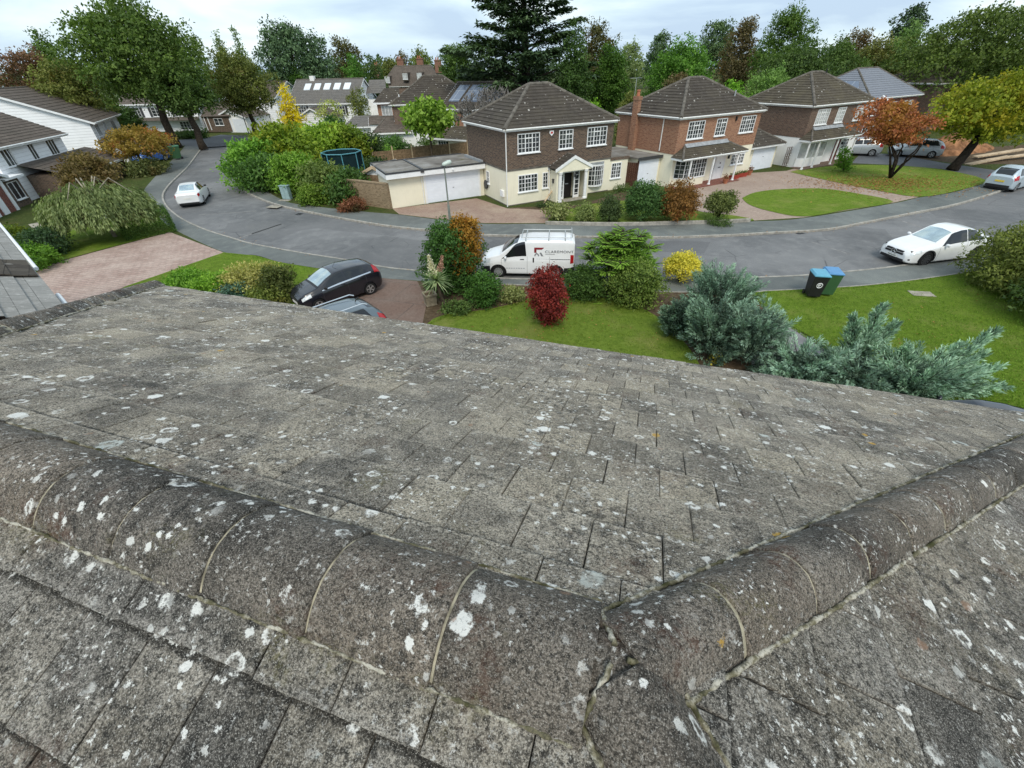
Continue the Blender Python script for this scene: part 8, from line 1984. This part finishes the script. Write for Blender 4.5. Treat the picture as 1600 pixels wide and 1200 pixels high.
b0 = world((1330, 575), 10.6); tp = [world((1382, 474), 11.2), world((1340, 492), 11.0), world((1400, 500), 11.1), world((1360, 520), 10.9)]
plumes('upright feathery juniper shoot rising over the lawn', b0[0], b0[1], b0[2] - .3, [t - b0 + (0, 0, b0[2] - .3) for t in tp], 61, (1.1, 1.15, 1.05))
b1 = world((1410, 610), 9.6); tp = [world((1558, 512), 10.2), world((1540, 548), 10.0), world((1572, 596), 9.6), world((1500, 535), 10.1), world((1480, 560), 9.9), world((1560, 566), 9.9), world((1420, 540), 10.0)]
plumes('long feathery juniper plume reaching right over the lawn', b1[0], b1[1], b1[2] - .3, [t - b1 + (0, 0, b1[2] - .3) for t in tp], 62, (1.12, 1.18, 1.05))
# sword leaved plant with flower spikes
def cordyline():
    gx, gy = G(688, 490, .1); e_ = empty('cordyline', (gx, gy + .1, .1), 0, 'sword leaved plant with a cream flower spike beside the planter', 'plant'); rg = random.Random(8)
    hd = height_at(gx, gy, 440) - .1
    mb = MB(); mb.tube([(.3, .05, 0), (.1, .02, hd * .5), (0, 0, hd)], [.07, .06, .05], 8); mb.tube([(.3, .05, .02), (.45, -.1, .15), (.5, -.15, .4)], [.06, .05, .04], 7); mb.build('trunk', M['bark'], e_, uv=False)
    lf = MB()
    for i in range(130):
        a = rg.uniform(0, 6.283); el = rg.uniform(-.5, 1.35); L = rg.uniform(.5, .78); d = Vector((math.cos(a) * math.cos(el), math.sin(a) * math.cos(el), math.sin(el))); s = d.cross(Vector((0, 0, 1)))
        if s.length < .1: continue
        s.normalize(); o = Vector((0, 0, hd)); vs = []
        for j in range(5):
            t = j / 4; p = o + d * L * t - Vector((0, 0, .28 * L * t * t)); w_ = .024 * (1 - t ** 2) + .002; vs += [tuple(p - s * w_), tuple(p + s * w_)]
        lf.add(vs, [(2 * j, 2 * j + 1, 2 * j + 3, 2 * j + 2) for j in range(4)])
    o = lf.build('leaves', F_['yucca'], e_, fix=False, uv=False); at_ = o.data.attributes.new('tint', 'FLOAT', 'FACE'); at_.data.foreach_set('value', [random.random() for _ in o.data.polygons])
    g = np.random.default_rng(5)
    for nm, dx, z0, z1, fo, w_ in (('flower_spike', -.16, hd + .25, hd + 1.0, 'cream', .13), ('faded_flower_spike', .28, hd + .35, hd + .95, 'pinkfl', .07)):
        n = 420; t = g.random(n); P = np.c_[dx * (.6 + .6 * t) + g.normal(size=n) * w_ * (1.1 - t) * .8, .1 + g.normal(size=n) * w_ * (1.1 - t) * .8, z0 + (z1 - z0) * t]; leaf_mesh(nm, P, rnd_dir(g, n) + (0, 0, -.5), rnd_dir(g, n), .06, .045, g.random(n), F_[fo], e_)
cordyline()
# weeping tree
def weeping():
    rg = np.random.default_rng(91); gx, gy = G(178, 370, .1); e_ = empty('weeping_birch', (gx, gy, .1), 0, 'weeping grey green tree with pale curved branches on the left lawn', 'tree')
    dp = depth(gx, gy, 2); r = 76 / CAM_F * dp; h = height_at(gx, gy, 284) - .1
    O_, D, Ln = [], [], []; limbs = []
    for i in range(430):
        a = rg.uniform(0, 6.283); q = rg.random() ** .5; rad = r * q * .92; z = h * (1 - .28 * q ** 2) * rg.uniform(.8, 1.0); O_.append((math.cos(a) * rad, math.sin(a) * rad * .85, z)); D.append((math.cos(a) * .35, math.sin(a) * .35, -1 + rg.random() * .2)); Ln.append(min(z * .52, h * rg.uniform(.25, .52)))
        if i % 75 == 0: limbs.append([np.array((0, 0, h * .72)), np.array((math.cos(a) * rad * .5, math.sin(a) * rad * .45, h * 1.03)), np.array(O_[-1])])
    P, T_, N_, L, W, ti, paths = sprays(rg, np.array(O_), np.array(D), Ln, 62, .2, .36, .35, 0, -.02, .0); kp = P[:, 2] > .12
    P = P + rg.normal(size=P.shape) * .07
    leaf_mesh('crown', P[kp], T_[kp], N_[kp], L[kp], W[kp], ti[kp], F_['willow'], e_).color = (.8, .9, .95, 1)
    mb = MB(); mb.tube([(.1, 0, 0), (0, 0, h * .4), (-.1, 0, h * .75), (.05, 0, h * .95)], [.12, .09, .08, .05], 8)
    for l in limbs: mb.tube([tuple(p) for p in l], [.05, .035, .015], 6)
    mb.build('trunk', M['bark_pale'], e_, uv=False)
weeping()
